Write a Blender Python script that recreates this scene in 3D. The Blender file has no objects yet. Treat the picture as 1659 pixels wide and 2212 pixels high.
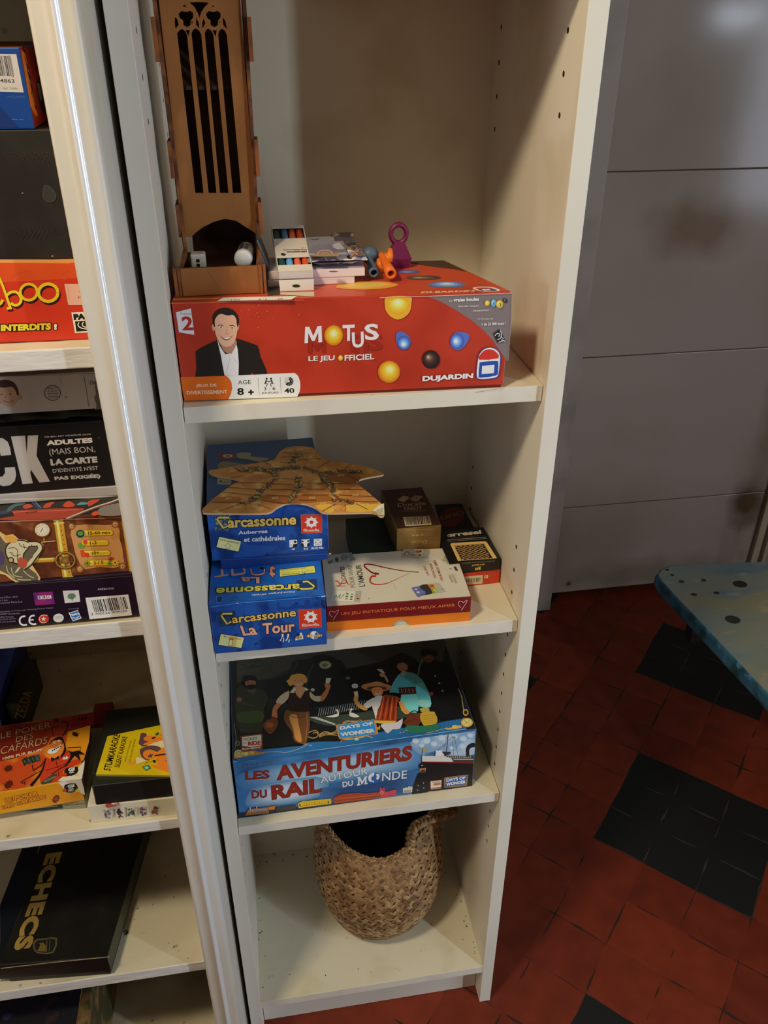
import bpy, bmesh, math, random
from mathutils import Vector, Matrix
random.seed(7)
scene = bpy.context.scene
COL = scene.collection
# ---------------------------------------------------------------- camera
CP = Vector((0.06858, -0.72425, 1.38592)); YAW, PIT, ROL, F = -0.16361, -0.53803, 0.00282, 1800.69754
_cy, _sy, _cp, _sp = math.cos(YAW), math.sin(YAW), math.cos(PIT), math.sin(PIT)
FW = Vector((-_sy*_cp, _cy*_cp, _sp)); R0 = Vector((_cy, _sy, 0)); U0 = R0.cross(FW)
RT = R0*math.cos(ROL) + U0*math.sin(ROL); UP = U0*math.cos(ROL) - R0*math.sin(ROL)
cam = bpy.data.cameras.new('camera'); cam_o = bpy.data.objects.new('camera', cam); COL.objects.link(cam_o)
m = Matrix((RT, UP, -FW)).transposed().to_4x4(); m.translation = CP
cam_o.matrix_world = m
cam.sensor_fit = 'VERTICAL'; cam.sensor_height = 24.0; cam.lens = 24.0*F/2212.0; cam.clip_start = 0.02
scene.camera = cam_o
# ---------------------------------------------------------------- colour management, world
vs = scene.view_settings; vs.view_transform = 'Standard'; vs.look = 'None'; vs.gamma = 1.0; vs.use_curve_mapping = False
vs.exposure = 0.0
w = bpy.data.worlds.new('World'); scene.world = w; w.use_nodes = True
bg = w.node_tree.nodes['Background']; bg.inputs[0].default_value = (0.74, 0.62, 0.50, 1); bg.inputs[1].default_value = 0.165
def area(name, loc, target, sx, sy, watts, color, spread=180):
    l = bpy.data.lights.new(name, 'AREA'); l.shape = 'RECTANGLE'; l.size = sx; l.size_y = sy; l.energy = watts; l.color = color
    l.spread = math.radians(spread)
    o = bpy.data.objects.new(name, l); COL.objects.link(o); o.location = loc
    o.rotation_euler = (Vector(target)-Vector(loc)).to_track_quat('-Z', 'Y').to_euler(); return o
area('ceiling_lamp_light', (-.50, -.64, 2.15), (.1, .05, .6), .18, .18, 15, (1.0, .84, .60))
area('side_lamp_light', (-2.5, -.95, 1.15), (.2, .1, .8), .3, .5, 8, (1.0, .95, .90))
area('window_light', (3.95, -2.6, 1.20), (.2, 0, .9), 1.3, 2.0, 32, (.72, .81, 1.0))
area('added_strip_light', (1.0, -.80, .97), (-.04, -.07, .97), .035, 1.9, 7.5, (.74, .88, 1.0))  # unseen strip light added to draw the bright streak on the bead
area('far_window_light', (3.03, -2.6, 1.385), (1.03, 1.027, 1.385),   .13, .08, .07, (.7, .82, 1.0), 60)
area('far_window_light', (3.17, -2.6, 1.385), (1.06, 1.027, 1.385), .08, .08, .045, (.7, .82, 1.0), 60)


# ---------------------------------------------------------------- helpers
def ray(px, py): return FW + RT*((px-829.5)/F) - UP*((py-1106)/F)
def at(px, py, x=None, y=None, z=None):
    """a point of the photograph on the plane x=, y= or z="""
    d = ray(px, py)
    i, v = (0, x) if x is not None else (1, y) if y is not None else (2, z)
    return CP + d*((v-CP[i])/d[i])
def hit(px, py, P, N):
    d = ray(px, py); return CP + d*((P-CP).dot(N)/d.dot(N))
def lin(h):
    h = h.lstrip('#'); c = [int(h[i:i+2], 16)/255 for i in (0, 2, 4)]
    return [x/12.92 if x <= .04045 else ((x+.055)/1.055)**2.4 for x in c]
_mats = {}
def M(name, col, rough=.5, gain=1.0, mott=None, bump=None, spec=.5, metal=0, sheen=0, trans=0, alpha=1, stretch=None):
    """procedural principled material; mott=(hex2, scale, lo, hi[,detail]) mixes a second colour by noise; bump=(scale, strength[,dist])"""
    if name in _mats: return _mats[name]
    mt = bpy.data.materials.new(name); mt.use_nodes = True; nt = mt.node_tree; b = nt.nodes['Principled BSDF']
    c = [min(.85, x*gain) for x in lin(col)] + [1]
    b.inputs['Base Color'].default_value = c; b.inputs['Roughness'].default_value = rough
    b.inputs['Specular IOR Level'].default_value = spec; b.inputs['Metallic'].default_value = metal
    if trans: b.inputs['Transmission Weight'].default_value = trans
    if alpha < 1: b.inputs['Alpha'].default_value = alpha
    tc = None
    def coords():
        nonlocal tc
        if tc is None:
            tc = nt.nodes.new('ShaderNodeTexCoord').outputs['Object']
            if stretch:
                mp = nt.nodes.new('ShaderNodeMapping'); mp.inputs['Scale'].default_value = stretch
                nt.links.new(tc, mp.inputs[0]); tc = mp.outputs[0]
        return tc
    prev = None
    for mo in ([mott] if mott and isinstance(mott[0], str) else (mott or [])):
        n = nt.nodes.new('ShaderNodeTexNoise'); n.inputs['Scale'].default_value = mo[1]
        n.inputs['Detail'].default_value = mo[4] if len(mo) > 4 else 4
        nt.links.new(coords(), n.inputs['Vector'])
        r = nt.nodes.new('ShaderNodeMapRange'); r.inputs[1].default_value = mo[2]; r.inputs[2].default_value = mo[3]
        nt.links.new(n.outputs[0], r.inputs[0])
        x = nt.nodes.new('ShaderNodeMix'); x.data_type = 'RGBA'
        nt.links.new(r.outputs[0], x.inputs[0])
        if prev: nt.links.new(prev, x.inputs[6])
        else: x.inputs[6].default_value = c
        x.inputs[7].default_value = [min(.85, q*gain) for q in lin(mo[0])] + [1]
        prev = x.outputs[2]
    if prev: nt.links.new(prev, b.inputs['Base Color'])
    if bump:
        n = nt.nodes.new('ShaderNodeTexNoise'); n.inputs['Scale'].default_value = bump[0]; n.inputs['Detail'].default_value = 5
        nt.links.new(coords(), n.inputs['Vector'])
        bp = nt.nodes.new('ShaderNodeBump'); bp.inputs['Strength'].default_value = bump[1]
        bp.inputs['Distance'].default_value = bump[2] if len(bump) > 2 else .001
        nt.links.new(n.outputs[0], bp.inputs['Height']); nt.links.new(bp.outputs[0], b.inputs['Normal'])
    _mats[name] = mt; return mt
def ink(h, gain=1.35, rough=.45):
    return M('ink_%s_%d' % (h.lstrip('#'), int(gain*100)), h, rough, gain)
def tag(o, label=None, cat=None, group=None, kind=None):
    for k, v in (('label', label), ('category', cat), ('group', group), ('kind', kind)):
        if v: o[k] = v
    return o
def thing(name, loc, label, cat, group=None):
    o = bpy.data.objects.new(name, None); COL.objects.link(o); o.location = loc; o.empty_display_size = .02
    return tag(o, label, cat, group)
class MB:
    def __init__(s): s.v = []; s.f = []; s.m = []; s.mats = []; s.sm = []
    def mi(s, mat):
        if mat not in s.mats: s.mats.append(mat)
        return s.mats.index(mat)
    def face(s, pts, mat, smooth=False):
        b = len(s.v); s.v += [Vector(p) for p in pts]; s.f.append(list(range(b, b+len(pts)))); s.m.append(s.mi(mat)); s.sm.append(smooth)
    def hexa(s, p, mats, bev=0):
        """8 corners: bottom FL FR BR BL, then top; mats one material or dict of front/back/left/right/top/bottom"""
        q = {'front': (0, 1, 5, 4), 'right': (1, 2, 6, 5), 'back': (2, 3, 7, 6), 'left': (3, 0, 4, 7), 'top': (4, 5, 6, 7), 'bottom': (3, 2, 1, 0)}
        base = mats if not isinstance(mats, dict) else mats.get('all')
        bm = bmesh.new(); vv = [bm.verts.new(x) for x in p]
        for k, ids in q.items():
            f = bm.faces.new([vv[i] for i in ids]); f.material_index = s.mi((mats.get(k) or base) if isinstance(mats, dict) else mats)
        if bev: bmesh.ops.bevel(bm, geom=bm.edges[:], offset=bev, segments=2, affect='EDGES', profile=.6)
        s.add_bm(bm, keep=True, smooth=False)
    def box(s, a, b, mats, bev=0):
        x0, y0, z0 = a; x1, y1, z1 = b
        s.hexa([(x0, y0, z0), (x1, y0, z0), (x1, y1, z0), (x0, y1, z0), (x0, y0, z1), (x1, y0, z1), (x1, y1, z1), (x0, y1, z1)], mats, bev)
    def add_bm(s, bm, mat=None, keep=False, smooth=True):
        b = len(s.v); bm.verts.index_update()
        s.v += [v.co.copy() for v in bm.verts]
        for f in bm.faces:
            s.f.append([b+v.index for v in f.verts]); s.m.append(f.material_index if keep else s.mi(mat)); s.sm.append(smooth)
        bm.free()
    def tube(s, pts, r, mat, seg=8, cap=True, rs=None):
        pts = [Vector(p) for p in pts]; n = len(pts); rings = []; prev = None
        for i, p in enumerate(pts):
            t = (pts[min(i+1, n-1)] - pts[max(i-1, 0)]).normalized()
            if prev is None: a = t.orthogonal().normalized()
            else: a = (prev - t*prev.dot(t)).normalized()
            prev = a; bb = t.cross(a); rr = rs[i] if rs else r
            rings.append([p + (a*math.cos(2*math.pi*k/seg) + bb*math.sin(2*math.pi*k/seg))*rr for k in range(seg)])
        b = len(s.v)
        for rg in rings: s.v += rg
        mi = s.mi(mat)
        for i in range(n-1):
            for k in range(seg):
                s.f.append([b+i*seg+k, b+i*seg+(k+1) % seg, b+(i+1)*seg+(k+1) % seg, b+(i+1)*seg+k]); s.m.append(mi); s.sm.append(True)
        if cap:
            s.f.append([b+k for k in range(seg)][::-1]); s.m.append(mi); s.sm.append(False)
            s.f.append([b+(n-1)*seg+k for k in range(seg)]); s.m.append(mi); s.sm.append(False)
    def lathe(s, prof, c, mat, seg=32, axis=None, mats=None):
        """prof list of (r, z) ; axis optional Matrix"""
        b = len(s.v); M4 = axis or Matrix.Identity(3)
        for r, z in prof:
            for k in range(seg):
                a = 2*math.pi*k/seg; s.v.append(Vector(c) + M4 @ Vector((r*math.cos(a), r*math.sin(a), z)))
        for i in range(len(prof)-1):
            mi = s.mi(mats[i] if mats else mat)
            for k in range(seg):
                s.f.append([b+i*seg+k, b+i*seg+(k+1) % seg, b+(i+1)*seg+(k+1) % seg, b+(i+1)*seg+k]); s.m.append(mi); s.sm.append(True)
    def prism(s, pts, d, mat, side=None):
        """closed outline (3-D points, planar) pushed by vector d"""
        d = Vector(d); pts = [Vector(p) for p in pts]; n = len(pts)
        s.face(pts[::-1] if False else pts, mat); s.face([p+d for p in pts][::-1], mat)
        for i in range(n):
            j = (i+1) % n; s.face([pts[i], pts[i]+d, pts[j]+d, pts[j]], side or mat)
    def build(s, name, parent=None, origin=None, **kw):
        if parent is not None: o0 = parent.matrix_world.translation if False else world_loc(parent)
        elif origin is not None: o0 = Vector(origin)
        else:
            xs = [v.x for v in s.v]; ys = [v.y for v in s.v]; o0 = Vector(((min(xs)+max(xs))/2, (min(ys)+max(ys))/2, min(v.z for v in s.v)))
        me = bpy.data.meshes.new(name); me.from_pydata([v-o0 for v in s.v], [], s.f)
        for mt in s.mats: me.materials.append(mt)
        me.polygons.foreach_set('material_index', s.m); me.polygons.foreach_set('use_smooth', s.sm); me.update()
        o = bpy.data.objects.new(name, me); COL.objects.link(o)
        if parent is not None: o.parent = parent
        else: o.location = o0
        return tag(o, **kw)
def world_loc(o):
    v = Vector(o.location)
    while o.parent: o = o.parent; v += o.location
    return v
_txt = {}
def text_mesh(st, bold, shear=0, sp=1.0):
    k = (st, bold, shear, sp)
    if k not in _txt:
        cu = bpy.data.curves.new('t', 'FONT'); cu.body = st; cu.size = 1; cu.offset = bold; cu.shear = shear; cu.space_character = sp; cu.resolution_u = 3
        ob = bpy.data.objects.new('t', cu); me = bpy.data.meshes.new_from_object(ob)
        vv = [(v.co.x, v.co.y) for v in me.vertices]; ff = [list(p.vertices) for p in me.polygons]
        bpy.data.objects.remove(ob); bpy.data.curves.remove(cu); bpy.data.meshes.remove(me)
        xs = [v[0] for v in vv] or [0, 1]; ys = [v[1] for v in vv] or [0, 1]
        _txt[k] = (vv, ff, min(xs), max(xs), min(ys), max(ys))
    return _txt[k]
def smooth_pts(P, n=5, closed=True):
    out = []; N = len(P)
    rng = range(N) if closed else range(N-1)
    for i in rng:
        g = lambda j: P[j % N] if closed else P[max(0, min(N-1, j))]
        a, b, c, d = g(i-1), g(i), g(i+1), g(i+2)
        for k in range(n):
            t = k/n
            out.append(tuple(.5*((2*b[q]) + (-a[q]+c[q])*t + (2*a[q]-5*b[q]+4*c[q]-d[q])*t*t + (-a[q]+3*b[q]-3*c[q]+d[q])*t**3) for q in (0, 1)))
    if not closed: out.append(tuple(P[-1]))
    return out
class Art:
    """print on one flat face of a thing: outlines read off the photograph land on that face"""
    def __init__(s, mb, P, N, fr=(0, 0, 1), gain=1.35, off=.00012, rough=.45):
        s.mb = mb; s.P = Vector(P); s.N = Vector(N).normalized(); s.o = off; s.g = gain; s.inc = .000007; s.fr = fr; s.r = rough
        if s.N.dot(CP-s.P) < 0: s.N = -s.N
    def K(s, ox, oy, sc): s.fr = (ox, oy, sc); return s
    def pt(s, x, y):
        ox, oy, sc = s.fr; return hit(ox+x/sc, oy+y/sc, s.P, s.N)
    def mat(s, c):
        return ink(c, s.g, s.r) if isinstance(c, str) else c
    def up(s): s.o += s.inc
    def poly(s, pts, c, smooth=0):
        if smooth: pts = smooth_pts(pts, smooth)
        s.mb.face([s.pt(*p)+s.N*s.o for p in pts], s.mat(c)); s.up(); return s
    def ell(s, cx, cy, rx, ry, c, rot=0, n=20, a0=0, a1=360):
        r = math.radians(rot); P = []
        full = abs(a1-a0) >= 360
        for k in range(n + (0 if full else 1)):
            a = math.radians(a0+(a1-a0)*k/n); X, Y = rx*math.cos(a), ry*math.sin(a)
            P.append((cx+X*math.cos(r)-Y*math.sin(r), cy+X*math.sin(r)+Y*math.cos(r)))
        if not full: P.append((cx, cy))
        return s.poly(P, c)
    def ball(s, cx, cy, rx, ry, cols, hx=0, hy=-.35, rot=0):
        n = len(cols)
        for i, c in enumerate(cols):
            t = i/n; s.ell(cx+hx*rx*t, cy+hy*ry*t, rx*(1-t), ry*(1-t), c, rot)
        return s
    def soft(s, pts, c0, c1, k=0, n=9, r1=.35, gain=None):
        """printed blend: nested outlines from c0 to c1"""
        P = smooth_pts(pts, k) if k else pts; cx = sum(p[0] for p in P)/len(P); cy = sum(p[1] for p in P)/len(P); a, b = [[int(h[i:i+2], 16) for i in (1, 3, 5)] for h in (c0, c1)]
        for i in range(n):
            t = i/(n-1); f = 1-(1-r1)*t; s.poly([(cx+(x-cx)*f, cy+(y-cy)*f) for x, y in P], '#%02x%02x%02x' % tuple(int(a[q]+(b[q]-a[q])*t) for q in range(3)))
        return s
    def line(s, pts, wd, c, smooth=0, closed=False, taper=None):
        if smooth: pts = smooth_pts(pts, smooth, closed)
        if closed: pts = list(pts)+[pts[0]]
        P = [Vector((p[0], p[1])) for p in pts]; L = []; Rr = []; n = len(P)
        for i in range(n):
            t = P[min(i+1, n-1)] - P[max(i-1, 0)]
            if t.length == 0: t = Vector((1, 0))
            t.normalize(); nn = Vector((-t.y, t.x)); ww = wd/2
            if taper: ww *= taper[0] + (taper[1]-taper[0])*i/(n-1)
            L.append(P[i]+nn*ww); Rr.append(P[i]-nn*ww)
        mt = s.mat(c)
        for i in range(n-1):
            s.mb.face([s.pt(*q)+s.N*s.o for q in (L[i], L[i+1], Rr[i+1], Rr[i])], mt)
        s.up(); return s
    def text(s, st, bl, br, tl, c, bold=.0, shear=0, out=None, ow=.03, sp=1.0, sh=None):
        """text spanned by bottom-left, bottom-right and top-left corners"""
        if sh: s._text(st, (bl[0]+sh[0], bl[1]+sh[1]), (br[0]+sh[0], br[1]+sh[1]), (tl[0]+sh[0], tl[1]+sh[1]), sh[2], bold, shear, sp)
        if out: s._text(st, bl, br, tl, out, bold, shear, sp, ow)
        s._text(st, bl, br, tl, c, bold, shear, sp); return s
    def _text(s, st, bl, br, tl, c, bold, shear, sp, ow=0):
        vv, ff, x0, x1, y0, y1 = text_mesh(st, bold, shear, sp)
        if ow: vv, ff = text_mesh(st, bold+ow, shear, sp)[:2]
        A, B, T = s.pt(*bl), s.pt(*br), s.pt(*tl); u = (B-A)/(x1-x0); v = (T-A)/(y1-y0); mt = s.mb.mi(s.mat(c)); b = len(s.mb.v)
        s.mb.v += [A + u*(x-x0) + v*(y-y0) + s.N*s.o for x, y in vv]
        for f in ff: s.mb.f.append([b+i for i in f]); s.mb.m.append(mt); s.mb.sm.append(False)
        s.up()
    def bars(s, bl, br, tl, c, n=30, seed=1):
        rd = random.Random(seed); A, B, T = [Vector(q) for q in (bl, br, tl)]; x = 0; P = []
        while x < 1:
            wd = rd.choice([.4, .8, 1.3])/n*.8; a = A+(B-A)*x; b = A+(B-A)*min(1, x+wd)
            for q in ((a, b, b+T-A, a+T-A),): s.mb.face([s.pt(*z)+s.N*s.o for z in q], s.mat(c))
            x += wd + rd.choice([.4, .8])/n
        s.up(); return s
def frame_box(z0, bl, br, tl, depth):
    """a box from the photograph: bottom-front corners on the level z0, height from the top-left corner"""
    P0 = at(*bl, z=z0); P1 = at(*br, z=z0); u = (P1-P0); wdt = u.length; u.normalize(); n = Vector((-u.y, u.x, 0))
    zt = hit(*tl, P0, n).z
    return P0, u, n, wdt, zt-z0, depth
def corners(P0, u, n, wdt, h, d):
    z = Vector((0, 0, h)); b = [P0, P0+u*wdt, P0+u*wdt+n*d, P0+n*d]
    return b + [q+z for q in b]
# ================================================================ the room
Z1, Z2, Z3, Z4 = 1.07293, .78205, .48868, .09733
W = .3485; T = .01777; DEP = .267; HT = 2.0
white = M('white_melamine', '#e9e2d2', .42, .93, mott=('#e0d8c6', 5, .45, .8), bump=(300, .04))
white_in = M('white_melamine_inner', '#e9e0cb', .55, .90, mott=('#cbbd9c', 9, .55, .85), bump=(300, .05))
edge_dirt = M('shelf_edge_band', '#e6dfcf', .4, .95, mott=('#d9d0be', 30, .5, .8))
dirty = M('dusty_white_board', '#ebe3c8', .55, .90, mott=[('#d9cea8', 14, .55, .8), ('#6b5c3a', 90, .70, .78)], bump=(200, .05))
hole = M('hole_dark', '#120c08', .9)
# floor: red clay tiles with groups of nine black ones; the pattern repeats on a slanted lattice
def floor_mat():
    mt = bpy.data.materials.new('red_and_black_clay_tiles'); mt.use_nodes = True; nt = mt.node_tree; N = nt.nodes; L = nt.links; b = N['Principled BSDF']
    tc = N.new('ShaderNodeTexCoord'); g = tc.outputs['Object']
    sx = N.new('ShaderNodeSeparateXYZ'); L.new(g, sx.inputs[0])
    def mth(op, a, bb=None):
        n = N.new('ShaderNodeMath'); n.operation = op
        for i, q in enumerate((a, bb)):
            if q is None: continue
            if isinstance(q, (int, float)): n.inputs[i].default_value = q
            else: L.new(q, n.inputs[i])
        return n.outputs[0]
    # tile coordinates a (along e1) and b (along e2)
    e1 = (.0713, -.0690); e2 = (.0602, .0654); ox, oy = .6521, .2712; det = e1[0]*e2[1]-e2[0]*e1[1]
    X = mth('SUBTRACT', sx.outputs[0], ox); Y = mth('SUBTRACT', sx.outputs[1], oy)
    wob = N.new('ShaderNodeTexNoise'); wob.inputs['Scale'].default_value = 9; L.new(g, wob.inputs[0]); wv = mth('MULTIPLY', mth('SUBTRACT', wob.outputs[0], .5), .10)
    wob2 = N.new('ShaderNodeTexNoise'); wob2.inputs['Scale'].default_value = 11; L.new(g, wob2.inputs[0]); wv2 = mth('MULTIPLY', mth('SUBTRACT', wob2.outputs[0], .5), .10)
    a = mth('ADD', mth('ADD', mth('MULTIPLY', X, e2[1]/det), mth('MULTIPLY', Y, -e2[0]/det)), wv)
    c = mth('ADD', mth('ADD', mth('MULTIPLY', X, -e1[1]/det), mth('MULTIPLY', Y, e1[0]/det)), wv2)
    c = mth('ADD', c, mth('MULTIPLY', mth('MULTIPLY', c, mth('SUBTRACT', c, 3)), .0145)); a = mth('ADD', a, mth('MULTIPLY', mth('MINIMUM', a, 0), .05))
    ca = mth('FLOOR', a); cc = mth('FLOOR', c)
    # black groups: lattice v1=(-1,6), v2=(6,1) in tiles -> s=(6c'-a')... index inside the 37-tile cell
    black = None
    for i in (-1, 0, 1, 2):
        for j in (-2, -1, 0, 1, 2):
            ax, bx_ = -j - 6*i, 6*j + i
            if not (-9 < ax < 10 and -14 < bx_ < 16): continue
            q1 = mth('MULTIPLY', mth('GREATER_THAN', a, ax), mth('LESS_THAN', a, ax+3))
            q2 = mth('MULTIPLY', mth('GREATER_THAN', c, bx_), mth('LESS_THAN', c, bx_+3))
            q = mth('MULTIPLY', q1, q2); black = q if black is None else mth('MAXIMUM', black, q)
    fa = mth('FRACT', a); fc = mth('FRACT', c)
    da = mth('MINIMUM', fa, mth('SUBTRACT', 1, fa)); dc = mth('MINIMUM', fc, mth('SUBTRACT', 1, fc)); dd = mth('MINIMUM', da, dc)
    gap_n = N.new('ShaderNodeTexNoise'); gap_n.inputs['Scale'].default_value = 16; L.new(g, gap_n.inputs[0])
    gw = mth('MULTIPLY', mth('MAXIMUM', mth('SUBTRACT', gap_n.outputs[0], .46), 0), .11)
    grout = mth('LESS_THAN', dd, gw)
    # per tile tone
    cmb = N.new('ShaderNodeCombineXYZ'); L.new(ca, cmb.inputs[0]); L.new(cc, cmb.inputs[1])
    wn = N.new('ShaderNodeTexWhiteNoise'); L.new(cmb.outputs[0], wn.inputs[0])
    nz = N.new('ShaderNodeTexNoise'); nz.inputs['Scale'].default_value = 25; nz.inputs['Detail'].default_value = 8; L.new(g, nz.inputs[0])
    tone = mth('ADD', mth('MULTIPLY', wn.outputs[0], .35), mth('MULTIPLY', nz.outputs[0], .9))
    rr = N.new('ShaderNodeValToRGB'); rr.color_ramp.elements[0].color = (.075, .009, .003, 1); rr.color_ramp.elements[1].color = (.24, .032, .009, 1); L.new(tone, rr.inputs[0])
    m1 = N.new('ShaderNodeMix'); m1.data_type = 'RGBA'; L.new(black, m1.inputs[0]); L.new(rr.outputs[0], m1.inputs[6]); m1.inputs[7].default_value = (.011, .011, .010, 1)
    gcol = N.new('ShaderNodeMix'); gcol.data_type = 'RGBA'; L.new(black, gcol.inputs[0]); gcol.inputs[6].default_value = (.035, .015, .010, 1); gcol.inputs[7].default_value = (.05, .043, .03, 1)
    m2 = N.new('ShaderNodeMix'); m2.data_type = 'RGBA'; L.new(grout, m2.inputs[0]); L.new(m1.outputs[2], m2.inputs[6]); L.new(gcol.outputs[2], m2.inputs[7])
    L.new(m2.outputs[2], b.inputs['Base Color']); b.inputs['Roughness'].default_value = .62; b.inputs['Specular IOR Level'].default_value = .3
    h = mth('MINIMUM', mth('MULTIPLY', dd, 12), 1)
    h2 = mth('ADD', h, mth('MULTIPLY', nz.outputs[0], .5))
    bp = N.new('ShaderNodeBump'); bp.inputs['Strength'].default_value = .18; bp.inputs['Distance'].default_value = .0015; L.new(h2, bp.inputs['Height']); L.new(bp.outputs[0], b.inputs['Normal'])
    return mt
b = MB(); b.box((-3.2, -3.6, -.05), (3.2, 1.25, 0), floor_mat()); b.build('floor', origin=(0, 0, 0), kind='structure')
plaster = M('grey_plaster', '#8b837c', .7, 1.2, mott=('#6d5f4c', 3, .45, .75), bump=(60, .15))
# wall with the boarded door
yd = 1.027
b = MB(); b.box((.30, yd+.03, 0), (.775, yd+.18, 2.5), plaster); b.box((1.47, yd+.03, 0), (3.2, yd+.18, 2.5), plaster); b.box((.775, yd+.03, 2.05), (1.47, yd+.18, 2.5), plaster)
b.build('wall_back', origin=(0, yd, 0), kind='structure')
b = MB(); b.box((-3.2, DEP+.05, 0), (.30, yd+.18, 2.5), plaster); b.build('wall_left', origin=(0, 0, 0), kind='structure')
def door_mat():
    mt = M('grey_gloss_door_paint', '#9a8c80', .12, 1.2, mott=[('#8e8070', 2.2, .45, .7)], bump=(22, .02, .004), spec=.5)
    nt = mt.node_tree; N = nt.nodes; L = nt.links; b = N['Principled BSDF']
    src = b.inputs['Base Color'].links[0].from_socket
    g = N.new('ShaderNodeTexCoord').outputs['Object']
    def stain(cx, cz, rx, rz, amt, col, prev):
        v = N.new('ShaderNodeVectorMath'); v.operation = 'SUBTRACT'; L.new(g, v.inputs[0]); v.inputs[1].default_value = (cx, 0, cz)
        s_ = N.new('ShaderNodeVectorMath'); s_.operation = 'MULTIPLY'; L.new(v.outputs[0], s_.inputs[0]); s_.inputs[1].default_value = (1/rx, 0, 1/rz)
        ln = N.new('ShaderNodeVectorMath'); ln.operation = 'LENGTH'; L.new(s_.outputs[0], ln.inputs[0])
        nz = N.new('ShaderNodeTexNoise'); nz.inputs['Scale'].default_value = 14; nz.inputs['Detail'].default_value = 8; L.new(g, nz.inputs[0])
        ad = N.new('ShaderNodeMath'); ad.operation = 'ADD'; L.new(ln.outputs['Value'], ad.inputs[0]); L.new(nz.outputs[0], ad.inputs[1])
        r = N.new('ShaderNodeMapRange'); r.inputs[1].default_value = .75; r.inputs[2].default_value = 1.5; r.inputs[3].default_value = amt; r.inputs[4].default_value = 0; L.new(ad.outputs[0], r.inputs[0])
        x = N.new('ShaderNodeMix'); x.data_type = 'RGBA'; L.new(r.outputs[0], x.inputs[0]); L.new(prev, x.inputs[6]); x.inputs[7].default_value = (*lin(col), 1); return x.outputs[2]
    p = stain(1.05, .985, .15, .085, .6, '#6c4a20', src)
    p = stain(1.35, .26, .07, .09, .9, '#4a3216', p)
    p = stain(1.36, .60, .05, .55, .5, '#6b5128', p)
    p = stain(1.10, .06, .32, .07, .55, '#6a5c3c', p)
    p = stain(.87, .05, .012, .012, .8, '#2a2018', p)
    L.new(p, b.inputs['Base Color']); return mt
dm = door_mat()
b = MB(); zs = [.022, .294, .700, 1.106, 1.51, 2.04]
for i in range(5):
    b.box((.812, yd, zs[i]+.0012), (1.392, yd+.035, zs[i+1]-.0012), dm, bev=.0012)
b.box((.813, yd+.004, .023), (1.391, yd+.03, 2.039), M('groove_grey', '#4c453f', .7))
dr = b.build('door_1', origin=(0, yd, 0), kind='structure')
frame_m = M('door_frame_paint', '#b5a386', .45, 1.0, mott=('#7c6442', 12, .45, .75), bump=(40, .15), stretch=(3, 3, .4))
grey_frame = M('grey_frame_paint', '#9a8c80', .3, 1.2, mott=('#6d6358', 6, .5, .8))
b = MB(); b.box((.765, .985, 0), (.808, yd+.03, 2.1), grey_frame, bev=.002); b.build('trim_1', kind='structure')
b = MB(); x0 = 1.396
for dx0, dx1, dy in ((0, .020, .012), (.020, .026, .006), (.026, .052, .022), (.052, .062, .010)):
    b.box((x0+dx0, yd-dy, 0), (x0+dx1, yd+.03, 2.1), frame_m, bev=.0015)
b.build('trim_2', kind='structure')
b = MB(); b.box((.765, .985, 2.06), (1.458, yd+.03, 2.12), grey_frame); b.build('trim_3', kind='structure')
b = MB(); b.box((.80, yd+.05, 0), (1.45, yd+.06, .03), hole); b.build('door_gap_shade', kind='structure')  # dark strip standing in for the shade in the gap under the door

# ================================================================ white bookcase
bk = thing('bookcase', (W/2, DEP/2, 0), 'tall narrow white bookcase with drilled side panels, holding stacked board games', 'bookcase')
for x0, x1, hx in ((-T, 0, None), (W, W+T, W)):
    b = MB(); b.box((x0, 0, 0), (x1, DEP, HT), {'all': white_in, 'front': white, 'right': white, 'left': white_in}, bev=.0006)
    for yy in (.0400, .2370):
        for k in range(-6, 36):
            z = 1.37502 - k*.03202
            xx = 0.00015 if hx is None else W-.00015
            if any(abs(z-(q-.008)) < .012 for q in (Z1, Z2, Z3, Z4)) or z < .15: continue
            if 0 <= k <= 2 or 16 <= k <= 32 or k < 0 or (yy > .2 and k <= 3) :
                pts = []
                for q in range(12):
                    a = 2*math.pi*q/12; pts.append((xx, yy+.0026*math.cos(a), z+.0026*math.sin(a)))
                b.face(pts, hole)
    b.build('side_panel', bk)
b = MB(); b.box((0, DEP-.004, .08), (W, DEP, HT), white_in); b.build('back_panel', bk)
for z, bz in ((Z1, .0164), (Z2, .0172), (Z3, .0160)):
    b = MB(); b.box((.0008, .0085, z-bz), (W-.0008, DEP-.004, z), {'all': dirty, 'front': edge_dirt, 'bottom': white_in}, bev=.0004); b.build('shelf', bk)
b = MB(); b.box((0, .001, Z4-.0155), (W, DEP-.004, Z4), {'all': dirty, 'front': edge_dirt}, bev=.0004)
grime = M('grime_brown', '#4a3a20', .8)
rd = random.Random(3)
for q in range(46):
    x = rd.choice([.003+abs(rd.gauss(0, .008)), rd.uniform(.02, W), W-.004-abs(rd.gauss(0, .006))]); y = rd.uniform(.02, .25); s_ = rd.uniform(.0006, .0017)
    if y > .1 and rd.random() < .5: x, y = rd.uniform(.003, .11), .262-abs(rd.gauss(0, .01))
    n = rd.randint(5, 7); a0 = rd.uniform(0, 6); b.face([(x+s_*rd.uniform(.5, 1.2)*math.cos(a0+6.283*k/n), y+s_*rd.uniform(.5, 1.2)*math.sin(a0+6.283*k/n), Z4+.0002) for k in range(n)], grime)
b.build('bottom_shelf', bk)
b = MB(); b.box((.001, .0275, 0), (W-.001, .043, Z4-.0155), white); b.build('plinth', bk)
b = MB(); b.box((0, .001, HT-.018), (W, DEP-.004, HT), white); b.build('top_board', bk)
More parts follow.
